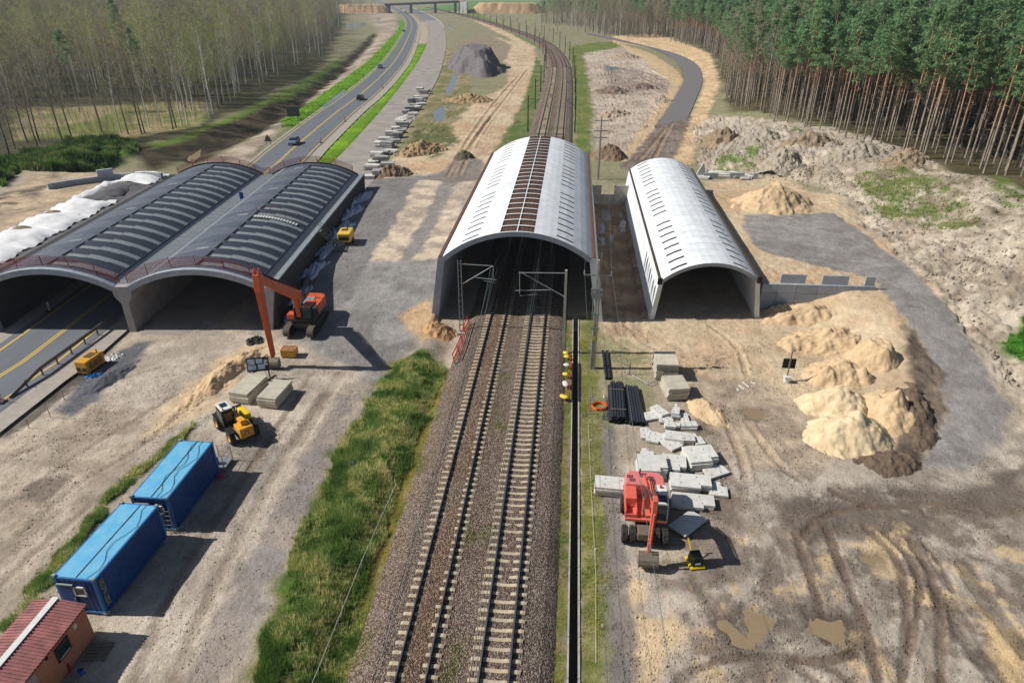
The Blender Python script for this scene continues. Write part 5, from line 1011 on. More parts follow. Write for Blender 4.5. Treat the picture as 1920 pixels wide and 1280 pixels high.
LB = ['pale slab lying flat beside the pipe bundles', 'two pale slabs askew atop the flat slab by the pipes', 'angled pale slab offcut below the pair by the pipes', 'narrow pale slabs piled three high below the ragged stacks', 'narrow single slab beside the small three-high pile', 'single notched slab next to the pipe ends', 'slab lying askew against the notched slab by the pipe ends', 'two small notched slabs in the middle of the slab field', 'two small slabs at the sandy edge of the slab field', 'long slab lying diagonally in the slab field', 'pair of broad notched slabs in the middle of the slab field', 'two short slabs beside the broad notched pair', 'tapered slab lying alone at the sandy edge', 'tapered slab behind the biggest notched stack', 'biggest notched slab stack, five high, behind the red excavator', 'notched slab stack, three high, between the two biggest stacks', 'turned notched slab stack, four high, at the sandy edge', 'angular slab lying alone beside the sand ridge', 'wide slab stack, three high, beside the red excavator cab', 'widest slab pair just beside the red excavator cab', 'tapered slab lying alone outside the wide stacks', 'wide slab stack on the drain side of the red excavator']
for (px, py, wd, ln, r, n, sh), lb in zip(SL, LB): slab_stack(lb, gp(px, py), round(wd * .9, 2), round(ln * .88, 2), n, math.radians(r), M_slab, .16, sh, .07, 'slabs laid out on the mud')
slab_stack('tilted pale slab lying in the shadow of the red excavator', gp(1289, 985), 1.3, 2.5, 1, math.radians(-42), M_slab, .14, 0, 0, 'slabs laid out on the mud', tilt=-.08)
# slabs along the unfinished carriageway
SR = [(692, 334), (712, 331), (700, 318), (728, 312), (702, 306), (716, 304), (708, 294), (722, 290), (735, 285), (730, 276), (714, 274), (741, 268), (722, 262), (748, 258), (737, 254), (751, 249), (744, 242), (757, 238), (752, 232), (764, 212), (776, 215), (770, 208), (783, 206), (779, 200), (790, 197), (774, 192), (787, 190), (795, 186), (784, 183), (797, 176), (790, 170), (803, 172)]
for i, (px, py) in enumerate(SR):
    q = at(px - 2, py, 0); q.z = .02; k = i % 3
    slab_stack('%s slab stack, %d high, %s, in the row along the unfinished carriageway' % ('grey' if i % 2 else 'pale', 2 + (i * 7) % 4, ('wide', 'square', 'long')[k]), q, (2.6, 2.0, 3.0)[k], (1.6, 2.2, 1.4)[k], 2 + (i * 7) % 4, random.uniform(-.3, .3), M_slab_d if i % 2 else M_slab, .2, i % 3, .15, 'slab stacks along the unfinished carriageway', sockets=False)
# slabs behind the road tunnel
for i, (px, py, wd) in enumerate(((1318, 334, 2.5), (1335, 330, 2), (1352, 331, 3), (1368, 328, 2.4), (1386, 332, 3.0), (1398, 335, 2), (1342, 326, 3))):
    q = pg(px, py); q.z = hz(q.x, q.y); slab_stack('white slab offcuts heaped beyond the road tunnel', q, wd, 1.3, 2, random.uniform(-.5, .5), M_slab, .2, i % 4, .3, 'white slabs beyond the road tunnel', sockets=False)
q = pg(1312, 333); t = thing('concrete_slab', 'triangular white slab standing upright beyond the road tunnel', 'slab', (q.x, q.y, hz(q.x, q.y)), .2); MB().prism([(-1.1, 0), (1.1, 0), (.5, 2.6), (.3, 2.6)], -.1, .1, 'y').build('slab', M_slab, t)
for px, wd, lb in ((1332, 2.6, 'nearer the white tunnel'), (1381, 2.6, 'in the middle of the row'), (1416, .9, 'the narrowest, by the sand')):
    q = pg(px, 335); tag(MB().box((0, 0, .5), (wd, .3, 1.1)).build('concrete_block', M_grey, None, loc=(q.x, q.y, hz(q.x, q.y))), 'grey upright block beyond the road tunnel, ' + lb, 'block', 'grey blocks beyond the road tunnel')
# ---- pipes
M_pipe = mat('black_pipe', (50, 54, 60), .35, var=.1, scale=3, spec=.5)
def pipe_me(L, R): 
    mb = MB(); mb.cyl((0, 0, 0), (0, L, 0), R, n=10, caps=False); mb.cyl((0, L, 0), (0, 0, 0), R * .86, n=10, caps=False); return mb.mesh('plastic_pipe', M_pipe)
pm = pipe_me(5.6, .105)
def pipes(label, x0, y0, rows, rz):
    for r, n in enumerate(rows):
        for k in range(n):
            x = x0 + (k + .5 * r) * .215; o = link('plastic_pipe', pm, None, loc=(x + random.uniform(-.01, .01), y0 + random.uniform(-.12, .12), hz(x, y0 + 2) + .12 + r * .185), rz=rz + random.uniform(-.004, .004)); tag(o, label, 'pipe', label.replace('black plastic pipe', 'pipes'))
pipes('black plastic pipe in the strapped bundle next to the orange coil', 3.95, 46.2, (7, 6, 5), -.02)
pipes('black plastic pipe in the looser bundle away from the orange coil', 5.6, 46.0, (6, 5), .02)
for x in (47.4, 50.4): tag(MB().box((4.65, x, hz(4.6, x) + .62), (1.25, .06, .03)).build('strap_board', M_wd), 'wooden strap board across the strapped pipe bundle, ' + ('at its pointed sawn end' if x < 48 else 'toward the utility pole'), 'board')
lp = pipe_me(5.2, .12)
for k in range(2): tag(link('plastic_pipe', lp, None, loc=(3.9 + k * .3, 53.0, hz(4, 53) + .14), rz=.03 - .02 * k), ('long black pipe lying apart, nearer the utility pole', 'long black pipe lying apart, nearer the ragged slabs')[k], 'pipe')
t = thing('hose_coil', 'coil of orange hose lying by the pipe bundle', 'hose', (3.15, 48.45, hz(3.1, 48.4))); M_hose = mat('orange_hose', (236, 108, 40), .5, var=.05)
mb = MB()
pts = []
for k in range(150): a = k * .26; r = .62 + .12 * math.sin(k * .9) * .6; pts.append((r * math.cos(a), r * math.sin(a) * .85, .04 + (k / 150) * .22))
mb.tube(pts, .028, 5); mb.build('loops', M_hose, t); MB().tube([(.5, .4, .1), (.9, .9, .05), (1.0, 1.6, .05), (.6, 1.9, .05)], .028, 5).build('loose_end', M_hose, t)
t = thing('mesh_panel', 'folded steel mesh panel lying on dry grass beside the long pipes', 'mesh panel', (6.0, 54.0, hz(6, 54) + .05), .1)
for p in (((0, 0, 0), (2.2, .1, .1)), ((0, 2.2, .3), (2.1, 2.3, .45)), ((0, 0, 0), (0, 2.2, .3)), ((2.2, .1, .1), (2.1, 2.3, .45)), ((.2, -.2, .1), (1.3, -2.0, .2)), ((1.3, -2, .2), (2.6, -1.2, .1)), ((2.6, -1.2, .1), (2.2, .1, .1))): MB().tube(p, .03, 5).build('tube', M_stl, t)
t = thing('rebar_bundle', 'bundle of green grey steel bars under the orange coil', 'steel bars', (3.3, 46.6, hz(3.3, 46.6)), -.15)
for k in range(9): MB().tube([(k * .06, 0, .03), (k * .06 + random.uniform(-.1, .1), 3.8, .03)], .015, 4).build('bar', M_scf, t)
t = thing('trestle', 'slim steel trestle lying between drain and orange coil', 'steel frame', (2.35, 47.3, hz(2.3, 47.3)), 0)
for p in (((0, 0, .05), (.1, 4.3, .05)), ((.3, 0, .05), (.2, 4.3, .05)), ((-.35, .1, .06), (.6, .1, .06)), ((-.15, 2.2, .06), (.5, 2.2, .06))): MB().tube(p, .035, 5).build('tube', M_stl, t)
# ---- poles
def lattice(parent, H_, w0, w1, m, base=(0, 0)):
    for s in (-1, 1): MB().bar((base[0] + s * w0 / 2, base[1], 0), (base[0] + s * w1 / 2, base[1], H_), .09, .11, up=(0, 1, 0)).build('chord', m, parent)
    n = int(H_ / .62)
    for k in range(n): z = (k + .5) * H_ / n; w_ = w0 + (w1 - w0) * z / H_; MB().box((base[0], base[1], z), (w_, .05, .07)).build('batten', m, parent)
def wire(label, pts, r=.011, name='overhead_wire', grp='overhead line wires'):
    return tag(MB().tube(pts, r, 4).build(name, M_wire), label, 'wire', grp)
M_wire = mat('wire', (132, 148, 140), .4, .5); M_mast = mat('mast_paint', (150, 156, 156), .6, .2, var=.1); M_arm = mat('arm_galv', (178, 186, 188), .5, .4)
mz = hz(-10.5, 61.5)
CM = thing('catenary_mast', 'grey lattice catenary mast at the left of the railway tunnel mouth', 'catenary mast', (-10.4, 61.4, mz)); lattice(CM, 7.9, .38, .3, M_mast); MB().box((0, 0, .1), (.9, .9, .3)).build('footing', M_con, CM)
for p, q_, r in (((.1, 0, 7.55), (3.2, -.1, 7.5), .035), ((.12, 0, 5.4), (3.3, -.1, 7.5), .045), ((1.3, -.05, 6.25), (3.6, -.1, 6.05), .035), ((3.3, -.1, 7.5), (3.35, -.1, 5.9), .02), ((2.3, -.1, 5.95), (3.5, -.1, 5.75), .02)): MB().tube((p, q_), r, 6).build('bracket', M_arm, CM)
for p in ((.35, 0, 7.55), (.4, 0, 5.58)): MB().cyl(p, (p[0] + .35, p[1], p[2] + (.18 if p[2] < 6 else 0)), .075, n=8).build('insulator', mat('insulator', (150, 120, 96), .4), CM)
CM2 = thing('catenary_mast', 'slim concrete catenary mast right of the tracks, at the tunnel mouth', 'catenary mast', (-.05, 57.7, 0)); MB().bar((0, 0, -.3), (0, 0, 8.5), .3, .34, w2=.22, h2=.24).build('pole', M_cold, CM2)
for p, q_, r in (((-.1, 0, 8.2), (-4.3, 0, 8.1), .04), ((-.1, 0, 5.9), (-4.1, .1, 8.1), .045), ((-4.2, 0, 8.1), (-4.2, 0, 6.0), .03), ((-1.3, .05, 6.5), (-4.6, .05, 6.3), .035), ((-2.6, .05, 6.0), (-4.2, .05, 5.8), .02)): MB().tube((p, q_), r, 6).build('bracket', M_arm, CM2)
# wires over each track
for tk, xw_ in (('left', -6.94), ('right', -2.82)):
    for nm, z0, zt in (('contact', 6.1, 6.0), ('carrier', 7.5, 6.7)):
        wire(f'{nm} wire above the {tk} railway track', [(xw_, 2, z0), (xw_ + (.25 if tk == 'left' else -.2), 30, z0 - (.25 if nm == 'carrier' else 0)), (xw_, 60, z0), (xw_, 66, zt), (xw_, 112, zt), (xw_, 150, z0)], .014)
for i, (p, q_) in enumerate((((-7.2, 60, 7.4), (-8.3, 54, .9)), ((-6.9, 60.5, 7.4), (-8.0, 55, .9)))): wire(('outer', 'inner')[i] + ' anchor rope slanting from the lattice mast', (p, q_), .02, 'anchor_rope', 'anchor ropes')
U = thing('utility_pole', 'tall concrete utility pole with crossarms and boxes beside the drain', 'utility pole', (2.67, 55.0, hz(2.67, 55)))
MB().bar((0, 0, -.3), (0, 0, 10.6), .36, .36, w2=.2, h2=.2).build('pole', M_cold, U); MB().bar((-1.2, 0, 9.2), (1.2, 0, 9.2), .1, .12).build('crossarm', M_stl, U)
for x in (-1.15, 1.15, 0): MB().cyl((x, 0, 9.25), (x, 0, 9.6), .06, n=8).build('insulator', M_stl, U)
for z, w_ in ((7.9, 1.0), (7.5, 1.0), (7.2, .8)): MB().box((0, -.2, z), (w_, .12, .28)).build('switch_box', M_stl, U)
for z in (5.6, 4.2): MB().box((0, -.2, z), (.7, .1, .1)).build('bracket', mat('green_bracket', (120, 150, 140), .6), U)
for x in (-.3, .3): MB().tube([(x, -.2, 8.8), (x * .8, -.18, .1)], .022, 4).build('conduit', M_stl, U)
MB().bar((.25, .15, 0), (.25, .15, 11.2), .09, .09).build('riser_pipe', M_stl, U); MB().box((0, -.21, 3.2), (.22, .02, .3)).build('warning_plate', M_ylb, U)
for s in (-1.15, 1.15): wire('power line span from the utility pole, on its ' + ('railway side' if s < 0 else 'slab side'), [(2.67 + s, 55, 9.6), (3.0 + s, 28, 8.9), (3.4 + s, 2, 9.6)], .012, 'power_line', 'power lines'); wire('power line span over the pit, on its ' + ('railway side' if s < 0 else 'road tunnel side'), [(2.67 + s, 55, 9.6), (3.8 + s, 90, 9.2), (5.0 + s, 124, 10.2)], .012, 'power_line', 'power lines')
U2 = thing('utility_pole', 'tall pale utility pole standing behind the two pale tunnels', 'utility pole', (5.0, 124.0, hz(5, 124))); MB().bar((0, 0, -.3), (0, 0, 11), .38, .38, w2=.24, h2=.24).build('pole', M_cold, U2)
for z in (10.3, 8.6, 7.4): MB().bar((-1.2, 0, z), (1.2, 0, z), .12, .14).build('crossarm', M_stl, U2)
# far catenary masts along the curve
far_m = thing('line_mast', 'dark catenary mast along the railway beyond the tunnel, on its motorway side', 'catenary mast', (0, 0, 0), 0, 'far masts along the railway'); M_fm = mat('far_mast', (96, 92, 86), .8)
MB().bar((0, 0, 0), (0, 0, 8.2), .32, .34, w2=.24, h2=.26).build('pole', M_fm, far_m); MB().tube([(0, 0, 7.6), (2.6, 0, 7.4)], .05, 5).build('bracket', M_fm, far_m); MB().tube([(0, 0, 5.8), (2.6, 0, 7.4)], .05, 5).build('bracket', M_fm, far_m)
first = True; acc = 0; side = 1
for i in range(1, len(rail_path)):
    a, b = rail_path[i - 1], rail_path[i]
    if a.y < 135: continue
    acc += (b - a).length
    if acc > 33:
        acc = 0; d = (b - a).normalized(); r = Vector((d.y, -d.x, 0))
        for s in (-1, 1):
            p = b + r * (s * 5.6); rz = math.atan2(r.y, r.x) + (math.pi if s > 0 else 0)
            if first: far_m.location = p; far_m.rotation_euler = (0, 0, rz); first = False
            else: copy_tree(far_m, p, rz, 'dark catenary mast along the railway beyond the tunnel, on its ' + ('motorway side' if s < 0 else 'forest side'))
        if b.y > 900: break
# ---- red barriers and sand bags by the track
M_bar = mat('barrier_red', (214, 40, 34), .5); M_ft = mat('green_foot', (30, 130, 110), .6)
t = thing('safety_fence', 'red plastic safety fence with green feet left of the tracks', 'barrier', (0, 0, 0))
P = [Vector((-9.75, 62.6, 0)), Vector((-9.8, 60.4, 0)), Vector((-9.75, 58.3, 0)), Vector((-9.8, 56.2, 0)), Vector((-9.95, 54.4, 0))]
for q in P: q.z = max(hz(q.x, q.y), .1)
for i, q in enumerate(P):
    MB().bar(q, q + Vector((-.25, 0, 1.15)), .06, .06).build('post', M_bar, t); MB().box(q + Vector((.3, 0, .08)), (.45, .28, .14)).build('foot', M_ft, t)
    if i:
        for z in (.25, .62, 1.05): MB().bar(P[i - 1] + Vector((-.22 * z, 0, z)), q + Vector((-.22 * z, 0, z)), .05, .13 if z > 1 else .08).build('rail', M_bar, t)
t = thing('safety_fence', 'low red barrier with sand bags beside the drain channel', 'barrier', (.62, 49, 0))
for y in (0, 2.2, 4.4, 6.6): MB().bar((0, y, 0), (0, y, .95), .06, .06).build('post', M_bar, t)
for z in (.35, .85): MB().box((0, 3.3, z), (.05, 6.6, .2)).build('rail', M_bar, t)
bagm = MB()
for u in range(7):
    th = math.pi * u / 6
    bagm.v += [(.27 * math.sin(th) * math.cos(2 * math.pi * k / 8), -.3 * math.cos(th), .1 + .12 * math.sin(th) * math.sin(2 * math.pi * k / 8)) for k in range(8)]
bagm.f = [(i * 8 + k, i * 8 + 8 + k, i * 8 + 8 + (k + 1) % 8, i * 8 + (k + 1) % 8) for i in range(6) for k in range(8)]; bagm.m = [0] * len(bagm.f)
bags = [bagm.mesh('sand_bag', mat('yellow_bag', (236, 210, 80), .8, var=.08), True), bagm.mesh('sand_bag', mat('white_bag', (230, 226, 220), .8, var=.08), True)]
for i, (y, c, x) in enumerate(((49.1, 0, .3), (49.25, 0, .08), (51.2, 1, .3), (51.5, 1, .25), (53.0, 0, .25), (54.7, 1, .32), (56.3, 0, .3), (57.0, 0, .2))): tag(link('sand_bag', bags[c], None, loc=(x, y, hz(x, y) + .3), rz=random.uniform(0, 3)), ('yellow' if c == 0 else 'white') + ' sand bag at the foot of the low red barrier', 'sand bag', 'sand bags by the low red barrier')
# ---- notice board, steps, dark sign
q = on(489, 712); t = thing('notice_board', 'site notice board of white sheets on timber legs', 'notice board', q, .25); MB().box((0, 0, 1.55), (1.9, .06, 1.25), M=Matrix.Rotation(-.25, 3, 'X')).build('board', mat('board_dark', (52, 52, 60), .6), t)
for i, (x, z, w_, h_) in enumerate(((-.55, 1.8, .6, .5), (.15, 1.85, .55, .4), (-.5, 1.3, .7, .4), (.3, 1.35, .6, .45), (.7, 1.7, .3, .5))): MB().box((x, -.045 - (z - 1.55) * -.25, z), (w_, .02, h_), M=Matrix.Rotation(-.25, 3, 'X')).build('sheet', mat('paper', (190, 200, 215), .7, var=.1, scale=8), t)
for x in (-.8, .8): MB().bar((x, .1, 0), (x, 0, 1.8), .1, .1).build('leg', M_wd, t); MB().bar((x - .4, -.5, .06), (x + .4, .6, .06), .1, .1).build('foot_beam', M_wd, t)
q = on(468, 694); t = thing('timber_steps', 'low timber steps leading down the sand bank by the notice board', 'steps', q, -.6)
for k in range(5): MB().box((0, k * .55, .12 + k * .08), (1.3, .12, .14)).build('tread', M_wd, t)
for x in (-.65, .65): MB().bar((x, -.1, .05), (x, 2.4, .4), .08, .12).build('stringer', M_wd, t)
q = on(1474, 714); t = thing('site_sign', 'dark back of a square sign on a post set in a white bucket', 'sign', q, 0); MB().bar((0, 0, .2), (0, 0, 3.0), .1, .1).build('post', M_wd, t); MB().box((-.02, .08, 1.75), (1.1, .05, .95)).build('panel', M_blk2, t); MB().cyl((0, -.1, 0), (0, -.1, .45), .28, .32, n=14).build('ballast_bucket', M_wht, t); MB().box((0, -.15, .5), (.6, .5, .16)).build('ballast_block', M_wht, t)
# ---- guardrail, delineators, bags at the motorway
gpts = [Vector((-46.5, y, hz(-46.6, y) * 0)) for y in (45.5, 47.5, 49.5, 51.5, 53.5, 55.5, 57.5, 60, 64, 68)]; t = thing('guardrail', 'steel guardrail with its end bent to the ground along the motorway', 'guardrail', (0, 0, 0)); M_gr = mat('weathered_rail', (126, 120, 114), .6, .4)
for i, (a, b) in enumerate(zip(gpts[:-1], gpts[1:])):
    za_, zb_ = (.05 + .65 * min(1, i / 2.0)), (.05 + .65 * min(1, (i + 1) / 2.0)); mb = MB()
    for dz in (-.1, .1): mb.bar(a + Vector((-.4, 0, za_ + dz)), b + Vector((-.4, 0, zb_ + dz)), .07, .13)
    mb.bar(a + Vector((-.37, 0, za_)), b + Vector((-.37, 0, zb_)), .03, .12); mb.build('rail', M_gr, t)
    if i > 0: MB().box((a.x - .32, a.y, .3), (.1, .12, .75)).build('post', M_gr, t)
def delineator(label, loc):
    t = thing('delineator', label, 'delineator', loc, 0, 'red and white delineators'); MB().box((0, 0, .05), (.5, .7, .1)).build('base', M_blk2, t); pn = MB().box((0, 0, .6), (.26, .05, 1.0)).build('panel', M_wht, t)
    for k in range(3): MB().add([(-.13, -.03, .2 + k * .34), (.13, -.03, .32 + k * .34), (.13, -.03, .48 + k * .34), (-.13, -.03, .36 + k * .34)], [(0, 1, 2, 3)]).build('stripe', M_bar, pn, fix=False)
delineator('red and white delineator beside the bent guardrail end', Vector((-47.1, 44.9, .0))); delineator('red and white delineator inside the dark motorway tunnel', Vector((-55.6, 62.5, 0)))
for i, (px, py) in enumerate(((600, 268), (645, 228), (716, 166), (752, 121), (777, 80))): delineator('red and white delineator along the far motorway edge', at(px + 2, py, 0))
def crumple(label, loc, rx, ry, h_, m, seed, rz=0, name='plastic_sheet', cat='sheeting', grp=None):
    mb = MB(); rows = []; NN = 22
    for i in range(NN + 1):
        row = []
        for j in range(NN + 1):
            u, v = i / NN * 2 - 1, j / NN * 2 - 1; r = max(abs(u), abs(v)); e = 1 + .25 * math.sin(4 * math.atan2(v, u) + seed)
            x, y = u * rx * e, v * ry * e; n_ = abs(float(fbm(u * 3 + seed * 3, v * 3 * ry / rx, seed, 4, .7)) - .5) * 2
            row.append((x, y, max(-.05, h_ * (1 - r ** 2) * .55 + h_ * (n_ * 1.5 - .3) * (1 - r ** 6))))
        rows.append(row)
    mb.grid(rows); return tag(mb.build(name, m, None, loc=loc, rz=rz), label, cat, grp)
M_foil = mat('silver_foil', (176, 188, 204), .35, var=.1, scale=3, c2=(140, 156, 180), spec=.6)
for i, (ly_, rx, ry) in enumerate(((2.2, .8, 1.2), (6, .7, 2.2), (11, .9, 2.4), (17.5, .9, 3.0), (24.5, .9, 3.2), (31.5, .9, 3.2), (38.5, 1.0, 3.2))):
    q = Vector((*m2w(15.9, ly_), 0)); q.z = hz(q.x, q.y); crumple(('crumpled silver foil at the portal end of the dark wall', 'crumpled silver foil, second heap along the dark wall', 'crumpled silver foil below the scaffold stair', 'long crumpled silver foil beside the compressor', 'long crumpled silver foil past the compressor', 'silver foil heap, next to last along the dark wall', 'last silver foil heap at the far end of the dark wall')[i], q + Vector((0, 0, .05)), rx, ry, .75, M_foil, i + 2, -.12, grp='silver foil along the dark wall')
q = on(214, 668); crumple('white plastic bags in a heap beyond the yellow generator', q, .9, .8, .45, M_wht, 14, .4)
q = on(178, 704); crumple('blue tarpaulin scrap crumpled in front of the generator', q, .7, .35, .3, mat('blue_tarp', (60, 140, 200), .5), 15, .6)
q = on(660, 868); crumple('grey rag heap at the edge of the grass verge', q, .4, .5, .35, mat('grey_rag', (120, 126, 130), .8), 17)
q = on(478, 640); crumple('dark debris heap of torn sheeting below the excavator arm', q, .8, .8, .5, mat('dark_debris', (78, 76, 74), .8), 21)
for i, (px, py) in enumerate(((160, 716), (121, 750), (95, 783), (55, 803))):
    q = on(px, py); tag(MB().bar((0, 0, 0), (.03, 0, .95), .04, .04).build('stake', M_wd, None, loc=q), 'thin wooden survey stake in the verge beside the motorway', 'stake', 'survey stakes beside the motorway')
q = Vector((*m2w(.9, 31), 4.86)); t = thing('blue_barrel', 'small blue barrel standing in the valley between membrane arches', 'barrel', q); MB().cyl((0, 0, 0), (0, 0, .85), .28, n=14).build('drum', mat('barrel_blue', (30, 80, 170), .5), t); MB().cyl((0, 0, .85), (0, 0, .9), .24, n=14).build('lid', M_blk2, t)
# ---- heaps
M_sandp = mat('sand_heap', (216, 190, 152), .95, var=.1, scale=1.6, bump=.5, bscale=9, c2=(190, 160, 122)); M_sandw = mat('pale_sand_heap', (228, 208, 172), .95, var=.1, scale=1.6, bump=.5, bscale=9, c2=(204, 178, 138)); M_gravp = mat('dark_gravel_heap', (122, 116, 116), .95, var=.12, scale=.8, bump=.5, bscale=5, c2=(100, 94, 94), stretch=(1, .3, 1)); M_earthp = mat('earth_heap', (150, 126, 100), .95, var=.2, scale=2, bump=.6, bscale=5, c2=(106, 88, 70))
def heap(label, px, py, rx, ry, h_, m, seed, rz=0, rough=.3, flat=.0, name='sand_heap', cat='heap', grp=None, fs=.9):
    """tipped heap: several overlapping cones at the angle of repose, with slumps and loose clods"""
    q = pg(px, py) if px is not None else Vector(py); NN = 84; rs = random.Random(seed); U, V_ = np.meshgrid(np.linspace(-1.15, 1.15, NN + 1), np.linspace(-1.15, 1.15, NN + 1), indexing='ij'); x, y = U * rx, V_ * ry
    wx = U + .22 * (fbm(x * fs * .7 + seed * 7, y * fs * .7, seed, 4) - .5) * 2; wy = V_ + .22 * (fbm(x * fs * .7 + 40, y * fs * .7 + seed, seed + 5, 4) - .5) * 2
    z = np.full(U.shape, -9.0)
    for k in range(4):
        cx, cy, hk, rk = ((0, 0, 1, .92), *[(rs.uniform(-.42, .42), rs.uniform(-.42, .42), rs.uniform(.55, .85), rs.uniform(.5, .62)) for _ in range(3)])[k]; z = np.maximum(z, hk * (1 - np.hypot(wx - cx, wy - cy) / rk / max(hk, .6)))
    if flat: z = np.minimum(z, 1 - flat) / (1 - flat)
    n2 = fbm(x * fs * 1.7 + seed, y * fs * 1.7, seed + 3, 4, .6); ridg = .5 - np.abs(fbm(x * fs * 1.1 + 3, y * fs * .8 + seed, seed + 8, 3) - .5) * 2.6
    z = h_ * np.maximum(z, -3.5 / h_) + (rough * (n2 - .5) * 1.1 + rough * .35 * (fbm(x * fs * 5 + 2, y * fs * 5, seed + 12, 2) - .5) + rough * .6 * ridg * np.clip(z * 3, 0, 1)) * (z > -.15)
    X, Y = x * math.cos(rz) - y * math.sin(rz), x * math.sin(rz) + y * math.cos(rz)
    z0 = min(hz(q.x + a, q.y + b) for a in (-rx * .5, rx * .5) for b in (-ry * .5, ry * .5)); mb = MB(); mb.grid([[(X[i, j], Y[i, j], max(z[i, j], -3.5)) for j in range(NN + 1)] for i in range(NN + 1)])
    o = mb.build(name, m, None, loc=(q.x, q.y, z0), smooth=True); return tag(o, label, cat, grp)
heap('long low sand bank between motorway verge and haul road', 425, 700, 1.5, 6.5, .8, M_sandp, 90, -.15, .5)
heap('large dark gravel heap beside the sandy haul track', 893, 126, 12, 42, 8.0, M_gravp, 3, .22, .3, .4, 'gravel_heap', fs=.25)
heap('tall sand heap on the gravel pad beyond the road tunnel', 1448, 385, 6.5, 5.0, 3.6, M_sandp, 4, .2, .35)
heap('small earth heap between the two pale tunnels and the mud field', 1142, 295, 4.2, 4.2, 3.0, M_earthp, 5, 0, .4, 0, 'earth_heap')
heap('dark scrub covered earth mound left of the railway tunnel roof', 870, 296, 2.6, 2.6, 1.7, mat('scrub_earth', (112, 104, 78), .95, var=.25, scale=3, bump=.7), 6, 0, .5, 0, 'earth_heap')
heap('creamy sand heap, lowest and widest, at the edge of the mud', 1592, 820, 3.9, 3.0, 2.3, M_sandw, 7, .25, .3)
heap('creamy sand heap just behind the lowest one', 1570, 760, 3.4, 2.6, 2.0, M_sandw, 8, .1, .3)
heap('sand heap beside the dark earth ridge', 1668, 770, 2.6, 3.6, 2.2, M_sandp, 9, -.2, .3)
heap('sand heap near the dark square sign', 1572, 705, 3.6, 2.8, 1.9, M_sandp, 10, .1, .4)
heap('flat topped sand heap next to the gravel road bend', 1640, 672, 3.0, 2.8, 2.0, M_sandp, 12, .3, .35, .3)
heap('broken sand heap at the foot of the retaining wall slope', 1560, 640, 5.5, 3.0, 1.5, M_sandp, 13, .1, .6)
heap('long sand bank at the foot of the retaining wall', 1520, 588, 6.5, 2.4, 1.5, M_sandp, 33, .1, .5)
heap('dark earth ridge between sand heaps and gravel road', 1712, 760, 1.9, 6.0, 1.2, mat('dark_earth', (118, 100, 84), .95, var=.2, scale=3, bump=.6, c2=(88, 74, 62)), 14, -.25, .45, 0, 'earth_heap')
heap('dark earth spill at the tail of the lowest sand heap', 1672, 868, 2.6, 1.6, .7, mat('dark_earth', (1, 1, 1)), 15, .2, .4, 0, 'earth_heap')
heap('sand ridge beside the slab field', 1325, 770, 1.6, 2.6, .8, M_sandp, 16, .5, .3)
heap('sand mound at the left foot of the railway tunnel portal', 816, 620, 2.3, 2.0, 1.3, mat('reddish_sand', (206, 162, 116), .95, var=.2, scale=2, bump=.6), 17, 0, .4)
heap('low dark gravel ridge beside the motorway verge', 200, 712, 1.3, 4.0, .55, mat('blue_gravel', (104, 106, 112), .95, var=.15, scale=6, bump=.6), 18, -.2, .2, 0, 'gravel_heap')
heap('pale gravel heap between the slab rows on the carriageway', 762, 222, 4.0, 2.8, 1.3, mat('pale_gravel', (196, 192, 184), .95, var=.1, scale=3, bump=.5), 19, .2, .2, 0, 'gravel_heap')
for i, (px, py, rx, ry, h_, lb) in enumerate(((1352, 268, 7, 6, 4.2, 'clay spoil heap with erosion gullies at the bend of the access road'), (1430, 262, 8, 6, 3.6, 'grassy clay spoil heap next to the gullied one'), (1520, 268, 8, 5, 3.0, 'grey rubbly spoil heap under the pine edge'), (1610, 285, 9, 5, 2.8, 'long grey spoil heap under the pine edge'), (1700, 302, 7, 4, 2.2, 'grey spoil heap at the grassy end of the bank'), (1470, 300, 6, 4, 2.6, 'tan spoil heap above the white slabs'))):
    heap(lb, px, py, rx, ry, h_, mat('spoil%d' % (i % 2), ((168, 148, 122), (176, 166, 150))[i % 2], .95, var=.2, scale=1.5, bump=.7, bscale=4, c2=((120, 102, 82), (146, 134, 116))[i % 2]), 60 + i, .2 * i, .9, 0, 'spoil_heap', 'heap', 'spoil heaps along the pine forest')
for i, (px, py, rx, ry, h_, lb) in enumerate(((1170, 108, 9, 8, 2.2, 'pale clay mound at the far end of the mud field'), (1205, 165, 8, 6, 2.0, 'dark clay mound in the middle of the mud field'), (1150, 172, 7, 6, 1.6, 'dark clay mound on the railway side of the mud field'), (1240, 190, 4, 5, 1.8, 'clay ridge along the bend of the access road'), (1150, 215, 7, 4, 1.3, 'low tan clay mound at the near end of the mud field'))):
    heap(lb, px, py, rx, ry, h_, mat('clay%d' % (i in (1, 2)), ((186, 168, 146), (146, 126, 112))[i in (1, 2)], .95, var=.2, scale=1.2, bump=.7, bscale=4, c2=((150, 132, 112), (108, 92, 80))[i in (1, 2)]), 110 + i, .3 * i, 1.0, 0, 'clay_mound', 'heap', 'clay mounds on the mud field', fs=.6)
heap('sandy earth mound beside the slab row at the tunnel corner', 735, 328, 4.5, 3.2, 2.2, M_earthp, 71, .4, .7, 0, 'earth_heap'); heap('sandy earth bank beside the slab row', 790, 285, 7, 4, 2.2, mat('tan_earth', (186, 156, 116), .95, var=.2, scale=1.5, bump=.7, c2=(140, 118, 88)), 72, .9, .8, 0, 'earth_heap'); heap('torn earth bank at the foot of the dark gravel heap', 880, 190, 9, 5, 2.4, mat('tan_earth', (1, 1, 1)), 73, .2, .8, 0, 'earth_heap')
